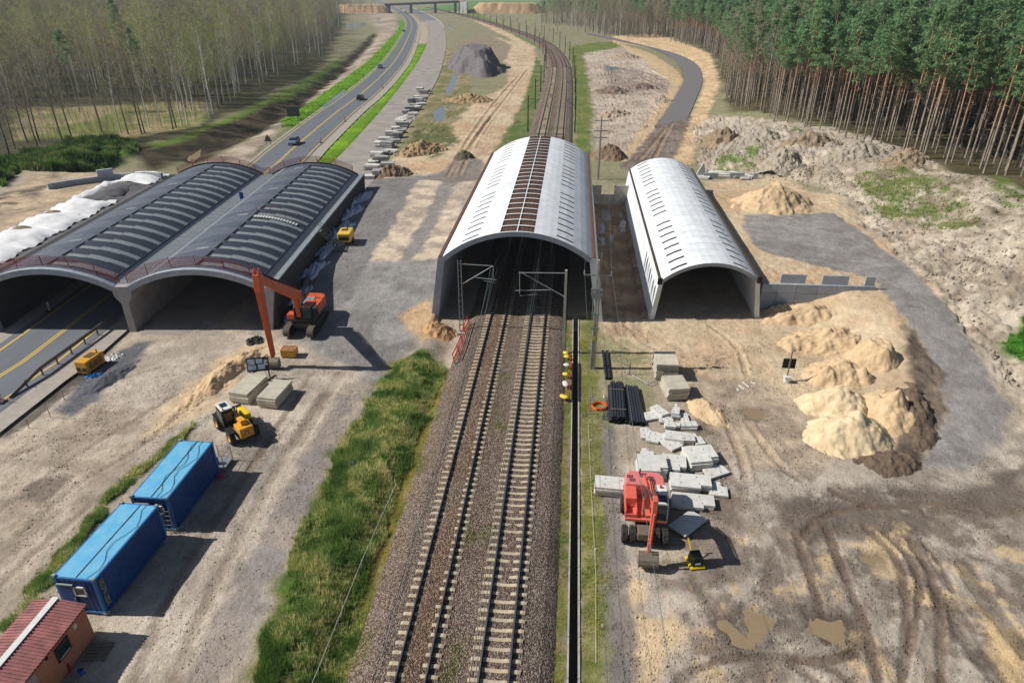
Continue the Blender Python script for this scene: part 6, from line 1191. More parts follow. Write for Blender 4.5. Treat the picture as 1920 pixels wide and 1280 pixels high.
# ---- far bridge
def zatY(px, py, Y): a, b = at(px, py, 0), at(px, py, 10); k = (Y - a.y) / (b.y - a.y); return a + (b - a) * k
BA, BB = at(733, 25, 0), at(856, 25, 0); BR = thing('road_bridge', 'long low concrete road bridge crossing far up the motorway', 'bridge', (0, 0, 0)); M_br = mat('bridge_concrete', (150, 148, 146), .85, var=.08, scale=.1)
za_, zb_ = zatY(733, 10, BA.y).z, zatY(856, 4, BB.y).z
MB().bar((BA.x - 6, BA.y, za_), (BB.x + 4, BB.y, zb_), 11, 1.6).build('deck', mat('bridge_deck', (110, 108, 108), .8), BR); MB().bar((BA.x - 6, BA.y - 5.7, za_ + 1.3), (BB.x + 4, BB.y - 5.7, zb_ + 1.3), .3, .9).build('parapet', M_br, BR)
for f_ in (.31, .68, .985):
    p = BA.lerp(BB, f_); z = za_ + (zb_ - za_) * f_
    for dy in (-3.5, 3.5): MB().bar((p.x, p.y + dy, -.5), (p.x, p.y + dy, z - .8), 1.6, 1.6).build('pier', M_br, BR)
MB().box((BA.x - 3, BA.y, za_ / 2 - .5), (3, 10, za_)).build('abutment', M_br, BR); MB().prism([(BB.x + 4, BB.y - 5), (BB.x + 14, BB.y - 9), (BB.x + 14, BB.y + 5), (BB.x + 4, BB.y + 5)], -.5, zb_ - .5).build('abutment', mat('white_abutment', (225, 225, 222), .8), BR)
heap('sandy bridge ramp embankment beyond the ponds', None, (BA.x - 42, BA.y + 5, 0), 44, 16, za_, mat('ramp_sand', (206, 172, 132), .95, var=.12, scale=.2), 81, 0, 1, .6, 'earth_ramp', 'embankment', fs=.1); heap('sandy bridge ramp embankment beyond the railway', None, (BB.x + 62, BB.y + 5, 0), 56, 16, zb_ - 1, mat('ramp_sand', (1, 1, 1)), 82, 0, 1, .6, 'earth_ramp', 'embankment', fs=.1)
struct(strip('green_field', [Vector((-220, 1000, 0)), Vector((-220, 1600, 0))], [Vector((60, 1000, 0)), Vector((60, 1600, 0))], .3, mat('field_green', (92, 140, 66), .95, var=.08, scale=.02)), 'green crop field beyond the bridge')
# ---- cars
def car(label, px, py, c, toward, van=False):
    q = at(px, py, .0); best = min(range(1, len(mc_path) - 1), key=lambda i: (mc_path[i] - q).length); d = (mc_path[best + 1] - mc_path[best - 1]).normalized(); rz = math.atan2(d.y, d.x) - math.pi / 2 + (math.pi if toward else 0)
    t = thing('car', label, 'car', (q.x, q.y, .004), rz, 'cars on the motorway'); m = mat('car_paint_%d_%d_%d' % c, c, .3, .3, var=.03, spec=.6); h_ = .25 if van else 0
    S = [(-2.15, .35), (2.15, .35), (2.2, .7), (1.95, .85), (1.1, .98), (-1.6, 1.02), (-2.15, .95)]; mb = MB(); mb.prism(S, -.86, .86, 'x'); mb.build('body', m, t, bevel=.08)
    G_ = [(1.15, .96), (.45, 1.42 + h_), (-1.3, 1.46 + h_), (-1.9, 1.0)]; mb = MB(); P = [[(s * .8, y, z) if z < 1.1 else (s * .66, y, z) for y, z in G_] for s in (-1, 1)]; mb.grid(P); mb.add(P[0], [(0, 1, 2, 3)]); mb.add(P[1], [(0, 1, 2, 3)]); mb.build('windows', M_gls, t)
    MB().box((0, -.42, 1.46 + h_), (1.3, 1.75, .05)).build('roof', m, t, bevel=.02)
    for x in (-.78, .78):
        for y in (-1.35, 1.35): w_ = MB().cyl((x - .1, y, .33), (x + .1, y, .33), .33, n=14).build('wheel', M_tyre, t); MB().cyl((x - .105, y, .33), (x + .105, y, .33), .2, n=10).build('rim', M_gry, w_)
        MB().box((x * .8, 2.17, .68), (.35, .06, .14)).build('headlight', mat('headlamp', (230, 230, 225), .2), t); MB().box((x * .85, -2.16, .8), (.3, .05, .16)).build('tail_light', mat('tail_red', (150, 20, 20), .3), t)
    return t
car('blue grey car approaching the motorway tunnel, nearest to it', 552, 270, (120, 140, 165), True); car('dark maroon car driving away over the yellow line', 676, 187, (62, 36, 44), False); car('light blue car in the motorway traffic, farther out', 713, 128, (90, 116, 140), True)
car('dark car at the motorway curve below the bridge', 765, 27, (50, 54, 62), True); car('black car following at the curve below the bridge', 761, 24, (44, 44, 48), True); car('small dark car just under the bridge', 752, 18, (60, 64, 70), True); car('grey car parked on the left hard shoulder of the curve', 757, 60, (90, 92, 96), False)
# ---- motorway signs, stumps
def road_sign(label, px, py, w_, h_, z0, tri=False):
    q = at(px, py, 0); t = thing('road_sign', label, 'road sign', q, .1)
    for x in (-w_ * .3, w_ * .3): MB().bar((x, 0, 0), (x, 0, z0 + h_ * .8), .1, .1).build('post', M_stl, t)
    (MB().prism([(-w_ / 2, z0), (w_ / 2, z0), (0, z0 + h_)], -.1, -.05, 'y') if tri else MB().box((0, -.1, z0 + h_ / 2), (w_, .06, h_))).build('panel', mat('sign_back', (96, 104, 110), .5, .3), t)
road_sign('grey back of a big road sign on the left verge', 552, 226, 3.2, 2.4, 1.0); road_sign('grey back of a triangular sign at the left shoulder', 504, 272, 1.7, 1.5, .8, True)
# loose boards, litter
for i, (px, py, l_, a) in enumerate(((1398, 722, .9, .5), (1390, 727, .8, .4), (1132, 745, .4, 0), (1412, 718, .5, .9), (1383, 731, .4, .2))):
    q = on(px, py); tag(MB().box((0, 0, .04), (.1, l_, .06)).build('offcut', M_wht, None, loc=q, rz=a), 'thin white offcut lying on the sand near the sign', 'offcut', 'white offcuts on the sand')
for i in range(26):
    x = random.uniform(2.0, 6.5); y = random.uniform(24, 60); s_ = random.uniform(.06, .16); mb = MB(); mb.box((0, 0, s_ * .3), (s_ * 1.4, s_, s_ * .8), taper=.6); tag(mb.build('stone', M_cold, None, loc=(x, y, hz(x, y)), rz=random.random() * 3), 'loose pale stone on the grassy strip beside the drain', 'stone', 'loose stones beside the drain')
tag(MB().tube([(2.3, 24, .08), (2.45, 30, .1), (2.3, 38, .07), (2.2, 46, .1)], .011, 4).build('rope', M_wht), 'thin white rope lying along the strip beside the drain', 'rope')
tag(MB().tube([(-11.9, 20, .35), (-11.7, 30, .3), (-11.3, 37, .35)], .015, 4).build('rope', M_wht), 'thin pale rope lying along the grass verge', 'rope')
for i, (x0, z0) in enumerate(((-9.0, .62), (-8.75, .63), (-4.05, .63))): tag(MB().tube([(x0 + .02 * math.sin(k * .8), 18 + 2 * k, z0) for k in range(23)], .016, 4).build('cable', mat('grey_cable', (150, 150, 136), .7)), ('outermost grey cable on the ballast beside the left track', 'inner grey cable on the ballast beside the left track', 'grey cable laid between the two tracks')[i], 'cable')
# ---- loose clods and stones over the churned ground (too many and too small to place one by one)
colg = col.reshape(ny, nx, 3)
def clods(name, label, poly, n, smin, smax, dk=(.72, 1.2)):
    xa = np.array(poly); q = np.zeros((0, 2))
    while len(q) < n:
        p = np.stack([RNG.uniform(xa[:, 0].min(), xa[:, 0].max(), n), RNG.uniform(xa[:, 1].min(), xa[:, 1].max(), n)], 1); k = (sdf(p[:, 0], p[:, 1], poly) < 0) & (RNG.random(n) < sstep(.42, .66, fbm(p[:, 0] * .5, p[:, 1] * .5, 401, 4)) + .08); q = np.concatenate([q, p[k]])
    q = q[:n]; z = np.array([hz(a, b) for a, b in q]); s_ = smin + (smax - smin) * RNG.random(n) ** 3
    O = np.array([(1, 0, 0), (0, 1, 0), (-1, 0, 0), (0, -1, 0), (0, 0, .8), (0, 0, -.5)], float); V = O[None] * s_[:, None, None] * RNG.uniform(.6, 1.3, (n, 6, 1)); a = RNG.uniform(0, 6.28, n); ca_, sa_ = np.cos(a)[:, None], np.sin(a)[:, None]
    X = V[..., 0] * ca_ - V[..., 1] * sa_ + q[:, 0:1]; Y = V[..., 0] * sa_ + V[..., 1] * ca_ + q[:, 1:2]; Zc = V[..., 2] + z[:, None]
    Fc = np.array([(0, 1, 4), (1, 2, 4), (2, 3, 4), (3, 0, 4), (1, 0, 5), (2, 1, 5), (3, 2, 5), (0, 3, 5)]); F_ = (Fc[None] + 6 * np.arange(n)[:, None, None]).reshape(-1, 3)
    ci = colg[np.clip(np.searchsorted(ys, q[:, 1]) - 1, 0, ny - 1), np.clip(np.searchsorted(xs, q[:, 0]) - 1, 0, nx - 1)] * RNG.uniform(*dk, (n, 1))
    me = bpy.data.meshes.new(name); me.vertices.add(n * 6); me.vertices.foreach_set('co', np.stack([X, Y, Zc], 2).astype(np.float32).ravel()); me.loops.add(F_.size); me.loops.foreach_set('vertex_index', F_.astype(np.int32).ravel()); me.polygons.add(len(F_)); me.polygons.foreach_set('loop_start', np.arange(0, F_.size, 3, dtype=np.int32)); me.update(calc_edges=True)
    a_ = me.color_attributes.new('soil', 'FLOAT_COLOR', 'POINT'); c4 = np.ones((n * 6, 4), np.float32); c4[:, :3] = np.repeat(np.clip(ci, .01, .9), 6, 0); a_.data.foreach_set('color', c4.ravel()); me.materials.append(EARTH); return tag(link(name, me), label, 'clods', kind='stuff')
clods('clods', 'scattered clods and stones on the churned mud', pgs([(1130, 880), (1420, 880), (1640, 890), (1930, 830), (2000, 1320), (1130, 1320)]), 13000, .025, .10)
clods('clods', 'scattered clods on the sand in front of the tunnels', pgs([(1140, 610), (1430, 600), (1700, 700), (1600, 880), (1340, 880), (1300, 720), (1150, 700)]), 6000, .03, .12)
clods('clods', 'scattered clods and stones on the haul road', pgs([(0, 820), (160, 710), (480, 640), (700, 720), (470, 1310), (0, 1310)]), 9500, .025, .09)
clods('clods', 'loose lumps on the spoil bank under the pines', pgs([(1330, 250), (1480, 235), (1720, 290), (1930, 375), (1990, 700), (1890, 720), (1770, 555), (1640, 440), (1560, 355), (1340, 320)]), 13000, .05, .3)
clods('clods', 'loose stones on the gravel platform between the tunnels', pgs([(560, 590), (700, 345), (900, 315), (815, 590), (700, 720), (620, 780)]), 6000, .03, .09)
# ================================================================ vegetation
def trunk_mat(name, lo, hi, z0, z1, noise=4, stretch=(1, 1, .3)):
    m = bpy.data.materials.new(name); m.use_nodes = True; n = m.node_tree.nodes; L = m.node_tree.links; b = n['Principled BSDF']; b.inputs['Roughness'].default_value = .9; b.inputs['Specular IOR Level'].default_value = .1
    tc = n.new('ShaderNodeTexCoord'); sx = n.new('ShaderNodeSeparateXYZ'); L.new(tc.outputs['Object'], sx.inputs[0])
    no = n.new('ShaderNodeTexNoise'); no.inputs['Scale'].default_value = noise; mp = n.new('ShaderNodeMapping'); mp.inputs['Scale'].default_value = stretch; L.new(tc.outputs['Object'], mp.inputs[0]); L.new(mp.outputs[0], no.inputs['Vector'])
    mr = n.new('ShaderNodeMapRange'); mr.inputs[1].default_value = z0; mr.inputs[2].default_value = z1; L.new(sx.outputs[2], mr.inputs[0])
    mx = n.new('ShaderNodeMix'); mx.data_type = 'RGBA'; mx.inputs[6].default_value = (*lin(lo), 1); mx.inputs[7].default_value = (*lin(hi), 1); L.new(mr.outputs[0], mx.inputs[0])
    m2 = n.new('ShaderNodeMapRange'); m2.inputs[1].default_value = .35; m2.inputs[2].default_value = .65; m2.inputs[3].default_value = .6; m2.inputs[4].default_value = 1.15; L.new(no.outputs[0], m2.inputs[0])
    my = n.new('ShaderNodeMix'); my.data_type = 'RGBA'; my.blend_type = 'MULTIPLY'; my.inputs[0].default_value = 1; L.new(mx.outputs[2], my.inputs[6]); L.new(m2.outputs[0], my.inputs[7]); L.new(my.outputs[2], b.inputs['Base Color']); return m
def translucent(m, f=.42):   # thin leaf: part of the light passes through
    n = m.node_tree.nodes; L = m.node_tree.links; b = n['Principled BSDF']; src = b.inputs['Base Color'].links[0].from_socket; out = [q for q in n if q.type == 'OUTPUT_MATERIAL'][0]
    t = n.new('ShaderNodeBsdfTranslucent'); L.new(src, t.inputs[0]); x = n.new('ShaderNodeMixShader'); x.inputs[0].default_value = f; L.new(b.outputs[0], x.inputs[1]); L.new(t.outputs[0], x.inputs[2]); L.new(x.outputs[0], out.inputs[0]); return m
def leafm(name, c, c2, k=.8, rand=.3):
    m = mat(name, c, .75, var=.2, scale=.6, c2=c2, k=k, obj_rand=rand, spec=.15); return translucent(m)
M_pt = trunk_mat('pine_bark', (158, 146, 132), (196, 150, 118), 6, 14); M_pc = leafm('pine_needles', (146, 174, 122), (100, 138, 100), .9, .22)
M_bt = trunk_mat('birch_bark', (226, 222, 214), (232, 228, 220), 0, 10, 3, (1, 1, 2.5)); M_bl_ = leafm('birch_haze', (204, 206, 120), (168, 172, 90)); M_gt = trunk_mat('grey_bark', (132, 120, 106), (172, 160, 146), 2, 14); M_tw = mat('twigs', (176, 162, 146), .9, var=.2, scale=.5, obj_rand=.3, spec=.1); M_tw2 = leafm('budding_twigs', (186, 184, 128), (160, 156, 108)); M_gl = leafm('spring_leaves', (172, 194, 100), (130, 154, 70))
def rv(rs, s=1): return Vector((rs.uniform(-s, s), rs.uniform(-s, s), rs.uniform(-s, s)))
def pine(seed, H_=21.0):
    rs = random.Random(seed); tk = MB(); cr = MB(); b = rs.uniform(-.5, .5), rs.uniform(-.5, .5)
    P = [Vector((b[0] * (z / H_) ** 2, b[1] * (z / H_) ** 2, z)) for z in np.linspace(0, H_ * .95, 8)]; tk.tube(P, .19, 7, r2=.05)
    for k in range(9):
        z = rs.uniform(.35, .6) * H_; a = rs.uniform(0, 6.28); l_ = rs.uniform(.5, 1.4); tk.tube([(0, 0, z), (math.cos(a) * l_, math.sin(a) * l_, z + rs.uniform(-.2, .4))], .025, 3)
    for k in range(64):
        t = rs.random() ** .8; z = H_ * (.60 + .4 * t); R = 2.6 * (1 - t) ** .55 * (.35 + .65 * min(1, t * 4)) * rs.uniform(.4, 1.05); a = rs.uniform(0, 6.28); c = Vector((R * math.cos(a), R * math.sin(a), z)) + P[-1] * 0
        if k % 3 == 0: tk.tube([(b[0] * .5, b[1] * .5, z - .5), c], .03, 3)
        for j in range(30):
            d = rv(rs); d.z *= .55; q = c + d * rs.uniform(.25, .8); u = rv(rs).normalized() * rs.uniform(.22, .46); v = rv(rs).normalized() * rs.uniform(.07, .15); cr.v += [tuple(q - u), tuple(q + u * .6 + v), tuple(q + u * .4 - v)]; n_ = len(cr.v); cr.f.append((n_ - 3, n_ - 2, n_ - 1)); cr.m.append(0)
    return tk.mesh('trunk', M_pt, True, False), cr.mesh('crown', M_pc, False, False)
def leafy(seed, H_, mt, mc, nb=16, spread=.45, leaves=0, r0=.17, lean=1.0, z0=.33, twl=1.2, two=False):
    rs = random.Random(seed); tk = MB(); cr = MB(); b = rs.uniform(-lean, lean), rs.uniform(-lean, lean)
    pos = lambda f: Vector((b[0] * f * f + .15 * math.sin(f * 7 + seed), b[1] * f * f + .15 * math.cos(f * 6 + seed), f * H_)); tk.tube([pos(f) for f in np.linspace(0, 1, 9)], r0, 6, r2=.02)
    stems = [pos]
    if two:
        p2 = lambda f: pos(.3) * 1.0 + Vector((1.6 * (f - .3), .6 * (f - .3), (f - .3) * H_)) if f > .3 else pos(f); tk.tube([p2(f) for f in np.linspace(.3, .95, 6)], r0 * .7, 6, r2=.02); stems.append(p2)
    def tw(p, d, l_, w_):
        d = d.normalized(); s = d.cross(rv(rs)).normalized() * w_; cr.v += [tuple(p - s), tuple(p + s), tuple(p + d * l_)]; n_ = len(cr.v); cr.f.append((n_ - 3, n_ - 2, n_ - 1)); cr.m.append(0)
    ends = []
    for k in range(nb):
        st = stems[k % len(stems)]; f = z0 + (1 - z0) * (k + rs.random()) / nb; p = st(min(.98, f)); a = rs.uniform(0, 6.28); L0 = H_ * .26 * (1.15 - f) * rs.uniform(.7, 1.25) + .6; up = rs.uniform(.7, 1.4)
        d = Vector((math.cos(a), math.sin(a), up)).normalized(); q1 = p + d * L0 * .5; q2 = q1 + (d + Vector((0, 0, .25))).normalized() * L0 * .5; tk.tube([p, q1, q2], r0 * .3 * (1.1 - f), 4, r2=.012)
        for j in range(7):
            g = rs.uniform(.25, 1); s0 = p.lerp(q1, g * 2) if g < .5 else q1.lerp(q2, g * 2 - 1); dd = (d + rv(rs) * .9).normalized(); l1 = L0 * rs.uniform(.25, .5); e = s0 + dd * l1; cr.tube([s0, e], .013, 3, r2=.006)
            for i in range(5): tw(s0.lerp(e, rs.uniform(.2, 1)), dd + rv(rs) * .9, rs.uniform(.4, 1) * twl, .016)
            ends.append((s0, e))
    n0 = len(cr.f)
    for k in range(leaves):
        s0, e = rs.choice(ends); q = s0.lerp(e, rs.uniform(.2, 1.3)) + rv(rs, .55); u = rv(rs).normalized() * rs.uniform(.12, .2); v = rv(rs).normalized() * rs.uniform(.08, .14); cr.v += [tuple(q - u), tuple(q + v), tuple(q + u)]; n_ = len(cr.v); cr.f.append((n_ - 3, n_ - 2, n_ - 1)); cr.m.append(1)
    return tk.mesh('trunk', mt, True, False), cr.mesh('crown', [M_tw, mc], False, False)
PROTO = {'pine': [pine(11 + i, 22 + i % 3) for i in range(5)],
         'birch': [leafy(31 + i, 23, M_bt, M_bl_, 22, .5, 1000, .17, 1.3, .3, 1.3, i == 1) for i in range(4)],
         'bare': [leafy(51 + i, 22, M_gt, M_tw2, 22, .5, (260, 700, 460, 160)[i], .2, 1.0, .28, 1.5) for i in range(4)],
         'green': [leafy(71 + i, 20, M_gt, M_gl, 20, .5, 1300, .15, 1.0, .3, 1.0) for i in range(2)]}
LABEL = {'pine': ('pine_tree', 'tall straight pine with bare reddish trunk at the forest edge', 'pine', 'pines of the right hand forest'), 'birch': ('birch_tree', 'slender white barked birch with olive buds inside the left wood', 'birch', 'birches of the left wood'), 'bare': ('bare_tree', 'leafless grey brown tree inside the left wood', 'tree', 'leafless trees'), 'green': ('budding_tree', 'young tree in fresh yellow green leaf inside the left wood', 'tree', 'trees coming into leaf')}
ROOTS = {}
def plant(kind, var, x, y, z, rz, s):
    key = (kind, var); nm, lb, ct, gr = LABEL[kind]
    t = thing(nm, lb, ct, (x, y, z - .1), rz, gr); t.scale = (s, s, s * random.uniform(.92, 1.1)); a = link('trunk', PROTO[kind][var][0], t); c = link('crown', PROTO[kind][var][1], t)
    ROOTS.setdefault(key, (a, c)); return t
def scatter(poly, sp, cond=None, jit=.45):
    xa = np.array(poly); out = []
    X, Y = np.meshgrid(np.arange(xa[:, 0].min(), xa[:, 0].max(), sp), np.arange(xa[:, 1].min(), xa[:, 1].max(), sp)); X = X.ravel() + RNG.uniform(-jit, jit, X.size) * sp; Y = Y.ravel() + RNG.uniform(-jit, jit, Y.size) * sp
    u = X * CA + Y * SA; d = -X * SA + Y * CA; k = (sdf(X, Y, poly) < 0) & (np.abs(u) < d * .86 + 14)
    return np.stack([X[k], Y[k]], 1)
W2 = lambda pts, z=0: [tuple(at(x, y, z))[:2] for x, y in pts]
LEFT = W2([(-260, 235), (0, 198), (150, 186), (270, 190), (350, 208), (398, 218), (430, 196), (500, 158), (560, 130), (602, 108), (636, 72), (640, 52), (622, 30)]) + [(-230, 900), (-900, 900), (-900, 150)]
RIGHT = W2([(1255, 78), (1330, 98), (1352, 140), (1362, 195)], 1) + W2([(1480, 230), (1560, 238), (1625, 262), (1720, 287), (1800, 308), (1925, 352), (2150, 430)], 4.5) + [(900, 150), (900, 900), (130, 900)]
MID = W2([(1005, 42), (1100, 62), (1150, 70), (1250, 72), (1262, 60)]) + [(220, 900), (20, 900)]
pts = {k: [] for k in PROTO}
def vis_sort(a): return a[np.argsort(a[:, 1])]
P1 = vis_sort(np.concatenate([q for q in (scatter(LEFT, 5.6),) ])); P1 = P1[(P1[:, 1] < 330) | (RNG.random(len(P1)) < .5)]
for x, y in P1:
    r = RNG.random(); left_green = (x < -95) and y < 300
    k = 'birch' if r < (.4 if left_green else .2) else ('green' if r < (.6 if left_green else .27) else 'bare'); pts[k].append((x, y, hz(x, y)))
EDGE = [(72, 277, 'bare'), (-8, 300, 'bare'), (18, 292, 'bare'), (116, 262, 'bare'), (52, 268, 'bare'), (228, 252, 'birch'), (241, 251, 'bare'), (266, 251, 'bare'), (271, 250, 'bare'), (190, 248, 'bare'), (280, 240, 'birch'), (302, 238, 'birch'), (325, 243, 'bare'), (330, 240, 'bare'), (342, 235, 'birch'), (352, 234, 'birch'), (366, 222, 'birch'), (394, 222, 'birch'), (400, 214, 'birch'), (408, 203, 'bare'), (412, 196, 'birch'), (75, 265, 'bare'), (135, 258, 'bare'), (30, 280, 'bare')]
EDGEK = set()
for px, py, k in EDGE: q = pg(px, py); EDGEK.add((round(q.x, 3), round(q.y, 3))); pts[k].insert(0, (q.x, q.y, hz(q.x, q.y)))
P2 = vis_sort(scatter(RIGHT, 3.5)); P2 = P2[(P2[:, 1] < 260) | (RNG.random(len(P2)) < .55)]
for x, y in P2: pts['pine' if RNG.random() < (.97 if (x > 60 or y < 170) else .72) else 'bare'].append((x, y, hz(x, y)))
P3 = vis_sort(scatter(MID, 5.0)); P3 = P3[(P3[:, 1] < 560) | (RNG.random(len(P3)) < .5)]
for x, y in P3: r = RNG.random(); pts['bare' if r < .7 else ('pine' if r < .9 else 'birch')].append((x, y, hz(x, y)))
for px, py in ((250, 60), (150, 90), (240, 20), (20, 60), (270, 70)): q = at(px, py + 120, 0); pts['pine'].insert(0, (q.x, q.y, 0))
for px, py in ((1015, 62), (1030, 66), (1045, 60)): q = at(px, py, 0); pts['green'].insert(0, (q.x, q.y, 0))
def frame(p):
    x = p[0] * CA + p[1] * SA; y = -p[0] * SA + p[1] * CA; return abs(x) < y * .765 + 3
def instancer(name, label, cat, rest, kinds, smin=.8, smax=1.15):
    """one object that stands for the trees too many to build singly"""
    n = len(rest); me = bpy.data.meshes.new(name); me.vertices.add(n); me.vertices.foreach_set('co', np.array(rest, np.float32).ravel())
    for nm, tp, vals in (('spin', 'FLOAT', RNG.uniform(0, 6.28, n)), ('grow', 'FLOAT', RNG.uniform(smin, smax, n)), ('pick', 'INT', RNG.integers(0, len(kinds), n))):
        a = me.attributes.new(nm, tp, 'POINT'); a.data.foreach_set('value', vals.astype(np.float32 if tp == 'FLOAT' else np.int32))
    o = link(name, me); tag(o, label, cat, kind='stuff')
    ng = bpy.data.node_groups.new(name, 'GeometryNodeTree'); ng.interface.new_socket('Geometry', in_out='INPUT', socket_type='NodeSocketGeometry'); ng.interface.new_socket('Geometry', in_out='OUTPUT', socket_type='NodeSocketGeometry')
    N = ng.nodes; L = ng.links; gi = N.new('NodeGroupInput'); go = N.new('NodeGroupOutput'); ja = N.new('GeometryNodeJoinGeometry')
    for key in kinds:
        j = N.new('GeometryNodeJoinGeometry'); g2 = N.new('GeometryNodeGeometryToInstance')
        for ob in ROOTS[key]:
            oi = N.new('GeometryNodeObjectInfo'); oi.inputs[0].default_value = ob; oi.transform_space = 'ORIGINAL'; L.new(oi.outputs['Geometry'], j.inputs[0])
        L.new(j.outputs[0], g2.inputs[0]); L.new(g2.outputs[0], ja.inputs[0])
    ip = N.new('GeometryNodeInstanceOnPoints'); ip.inputs['Pick Instance'].default_value = True; L.new(gi.outputs[0], ip.inputs['Points']); L.new(ja.outputs[0], ip.inputs['Instance'])
    def na(nm, dt): a = N.new('GeometryNodeInputNamedAttribute'); a.data_type = dt; a.inputs[0].default_value = nm; return a.outputs['Attribute']
    L.new(na('pick', 'INT'), ip.inputs['Instance Index']); cx = N.new('ShaderNodeCombineXYZ'); L.new(na('spin', 'FLOAT'), cx.inputs[2])
    er = N.new('FunctionNodeEulerToRotation'); L.new(cx.outputs[0], er.inputs[0]); L.new(er.outputs[0], ip.inputs['Rotation'])
    L.new(na('grow', 'FLOAT'), ip.inputs['Scale']); L.new(ip.outputs[0], go.inputs[0])
    md = o.modifiers.new('scatter', 'NODES'); md.node_group = ng; return o
LIM = {'pine': 290, 'birch': 150, 'bare': 260, 'green': 60}
for kind, P in pts.items():
    nv = len(PROTO[kind]); single = [p for p in P if frame(p)][:LIM[kind]]; S = set(single); rest = [p for p in P if p not in S]
    for i, (x, y, z) in enumerate(single):
        t = plant(kind, i % nv, x, y, z, random.uniform(0, 6.28), random.uniform(.82, 1.12))
        if (round(x, 3), round(y, 3)) in EDGEK: t['label'] = {'birch': 'white barked birch standing out in front of the left wood at the meadow', 'bare': 'leafless tree standing apart at the meadow in front of the left wood'}.get(kind, t['label']); t['group'] = 'trees at the meadow edge'
        elif kind == 'pine' and x < -60: t['label'] = 'dark green pine rising among the leafless trees of the left wood'; t['group'] = 'pines in the left wood'
        elif kind in ('bare', 'birch', 'green') and x > -60: t['label'] = {'bare': 'leafless grey tree at the wood beyond the access road', 'birch': 'pale birch in the wood beyond the access road', 'green': 'fresh green tree beside the railway curve'}[kind]; t['group'] = 'trees beyond the access road'
    if rest: instancer({'pine': 'pine_forest', 'birch': 'birch_wood', 'bare': 'leafless_wood', 'green': 'budding_wood'}[kind], {'pine': 'deep mass of pines behind the forest edge', 'birch': 'far birches filling the left wood', 'bare': 'far leafless trees filling the woods', 'green': 'far trees in fresh leaf within the wood'}[kind], 'forest', rest, [(kind, v) for v in range(nv)])
# undergrowth
und = [(x, y, hz(x, y)) for x, y in np.concatenate([scatter(W2([(-60, 305), (60, 285), (230, 258), (390, 226), (420, 195), (270, 190), (0, 195), (-120, 230)]), 1.7), scatter(W2([(1380, 205), (1480, 230), (1720, 285), (1925, 348), (2000, 330), (1900, 270), (1500, 190)], 4), 3.2)])]
instancer('undergrowth', 'thin twiggy brush on the forest floor', 'brush', und, [('bare', 0), ('bare', 3)], .05, .16)
# ---- grass blades
def grass(name, label, poly, n, hgt_, wid, cols, blades=6, cond=None, lean=.5):
    xa = np.array(poly); out = np.zeros((0, 2))
    while len(out) < n:
        q = np.stack([RNG.uniform(xa[:, 0].min(), xa[:, 0].max(), n), RNG.uniform(xa[:, 1].min(), xa[:, 1].max(), n)], 1); wx, wy = warp(q[:, 0], q[:, 1], .7, 301); k = sdf(wx, wy, poly) < 0; dn = fbm(q[:, 0] * .9, q[:, 1] * .9, 302, 3); k &= RNG.random(n) < sstep(.3, .6, dn) + .12; out = np.concatenate([out, q[k]])
    out = out[:n]; zz = np.array([hz(a, b) for a, b in out]); kk = sstep(.35, .7, fbm(out[:, 0] * .5, out[:, 1] * .5, 305, 3))
    V = np.empty((n, blades, 3, 3)); a = RNG.uniform(0, 6.28, (n, blades)); h_ = hgt_ * RNG.uniform(.5, 1.2, (n, blades)) * (.6 + .8 * kk[:, None]); r = RNG.uniform(0, .14, (n, blades)); ln = lean * h_ * RNG.uniform(.2, 1.1, (n, blades))
    bx = out[:, 0:1] + r * np.cos(a); by = out[:, 1:2] + r * np.sin(a); px_, py_ = -np.sin(a) * wid, np.cos(a) * wid
    V[..., 0, 0] = bx - px_; V[..., 0, 1] = by - py_; V[..., 1, 0] = bx + px_; V[..., 1, 1] = by + py_; V[..., 0, 2] = V[..., 1, 2] = zz[:, None] - .03
    V[..., 2, 0] = bx + np.cos(a) * ln; V[..., 2, 1] = by + np.sin(a) * ln; V[..., 2, 2] = zz[:, None] + h_
    c = np.array([lin(q, 2.0) for q in cols]); f = np.clip(fbm(out[:, 0] * .7, out[:, 1] * .7, 307, 3) * 1.6 - .3 + RNG.normal(0, .16, n), 0, .999) * len(c); ci = c[f.astype(int)]; C = np.repeat(ci[:, None], blades, 1) * RNG.uniform(.7, 1.25, (n, blades, 1))
    me = bpy.data.meshes.new(name); nt_ = n * blades; me.vertices.add(nt_ * 3); me.vertices.foreach_set('co', V.astype(np.float32).ravel()); me.loops.add(nt_ * 3); me.loops.foreach_set('vertex_index', np.arange(nt_ * 3, dtype=np.int32)); me.polygons.add(nt_); me.polygons.foreach_set('loop_start', np.arange(0, nt_ * 3, 3, dtype=np.int32)); me.update(calc_edges=True)
    at_ = me.color_attributes.new('soil', 'FLOAT_COLOR', 'POINT'); c4 = np.ones((nt_ * 3, 4), np.float32); c4[:, :3] = np.repeat(C.reshape(-1, 3), 3, 0); at_.data.foreach_set('color', c4.ravel()); me.materials.append(M_gb); return tag(link(name, me), label, 'grass', kind='stuff')
M_gb = bpy.data.materials.new('grass_blade'); M_gb.use_nodes = True; n_ = M_gb.node_tree.nodes; ga = n_.new('ShaderNodeAttribute'); ga.attribute_name = 'soil'; M_gb.node_tree.links.new(ga.outputs['Color'], n_['Principled BSDF'].inputs['Base Color']); n_['Principled BSDF'].inputs['Roughness'].default_value = .7; n_['Principled BSDF'].inputs['Specular IOR Level'].default_value = .2; translucent(M_gb, .4)
GC = [(66, 88, 42), (82, 106, 50), (98, 118, 60), (130, 134, 82), (176, 164, 120), (84, 108, 50)]
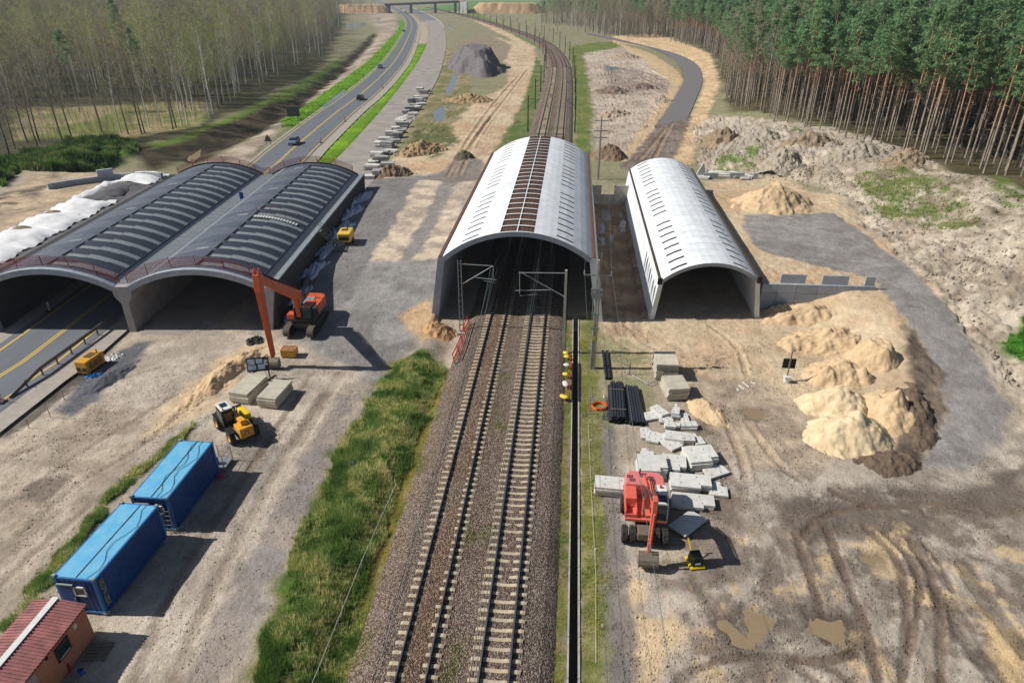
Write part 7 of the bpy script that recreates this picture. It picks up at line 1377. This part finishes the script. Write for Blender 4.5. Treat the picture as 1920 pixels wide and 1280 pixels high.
grass('grass', 'lush tufted grass on the verge between haul road and railway', pgs([(735, 690), (800, 655), (838, 690), (812, 760), (760, 880), (700, 1060), (655, 1300), (470, 1300), (548, 1040), (645, 820)]), 26000, .34, .02, GC, 7)
grass('grass', 'short dry grass between the verge and the ballast', pgs([(838, 690), (850, 695), (830, 780), (785, 880), (730, 1060), (694, 1300), (640, 1300), (700, 1060), (760, 870)]), 9000, .14, .014, [(110, 118, 56), (140, 130, 74), (160, 146, 90)], 5)
grass('grass', 'ragged grass strip beside the blue containers', pgs([(372, 795), (385, 778), (340, 830), (262, 890), (190, 962), (112, 1082), (60, 1122), (0, 1217), (0, 1180), (60, 1090), (140, 1008), (222, 903), (300, 838)]), 5200, .28, .016, GC, 6)
grass('grass', 'sparse grass on the strip beside the drain', [(1.5, 18), (3.0, 18), (3.1, 40), (3.4, 62), (1.5, 64)], 5200, .13, .013, [(104, 114, 54), (150, 140, 86), (130, 130, 70)], 5)
grass('grass', 'thin grass between ballast and drain', [(-.35, 18), (.82, 18), (.82, 64), (-.35, 64)], 4200, .13, .013, [(92, 116, 48), (120, 126, 60), (150, 136, 84)], 5)
grass('grass', 'rank green growth on the bank beside the left wood', pgs([(-60, 345), (0, 305), (60, 288), (180, 258), (255, 268), (260, 290), (200, 316), (60, 340), (0, 352)]), 16000, 1.1, .09, [(28, 42, 18), (42, 62, 25), (62, 90, 34), (80, 106, 42), (98, 96, 64)], 6)
grass('grass', 'bright green weeds at the edge of the right bank', pgs([(1880, 660), (1930, 585), (1990, 560), (1990, 720), (1930, 690)]), 3000, .4, .03, [(60, 104, 34), (76, 124, 44), (90, 134, 56)], 6)
grass('grass', 'patchy weeds on the spoil bank under the pines', pgs([(1600, 330), (1700, 305), (1800, 365), (1840, 425), (1740, 430), (1640, 400)]), 3500, .3, .03, [(90, 108, 50), (112, 122, 64), (130, 124, 80)], 5)
grass('grass', 'bright green verge along the left motorway shoulder', pgs([(528, 230), (560, 207), (640, 152), (690, 115), (742, 62), (758, 40), (764, 70), (740, 105), (690, 150), (620, 200), (560, 240)]), 9000, .35, .1, [(96, 130, 36), (112, 150, 40), (124, 158, 48)], 4)
# ================================================================ air
hm = bpy.data.materials.new('haze_air'); hm.use_nodes = True; n = hm.node_tree.nodes; n.clear(); vo = n.new('ShaderNodeVolumePrincipled'); vo.inputs['Color'].default_value = (.78, .86, 1, 1); vo.inputs['Density'].default_value = .00014; vo.inputs['Anisotropy'].default_value = .2; ou = n.new('ShaderNodeOutputMaterial'); hm.node_tree.links.new(vo.outputs[0], ou.inputs['Volume'])
hb = MB().box((0, 3200, 17), (9600, 7800, 40)).build('haze', hm); hb['kind'] = 'stuff'; hb['label'] = 'thin bluish air haze over the whole valley'
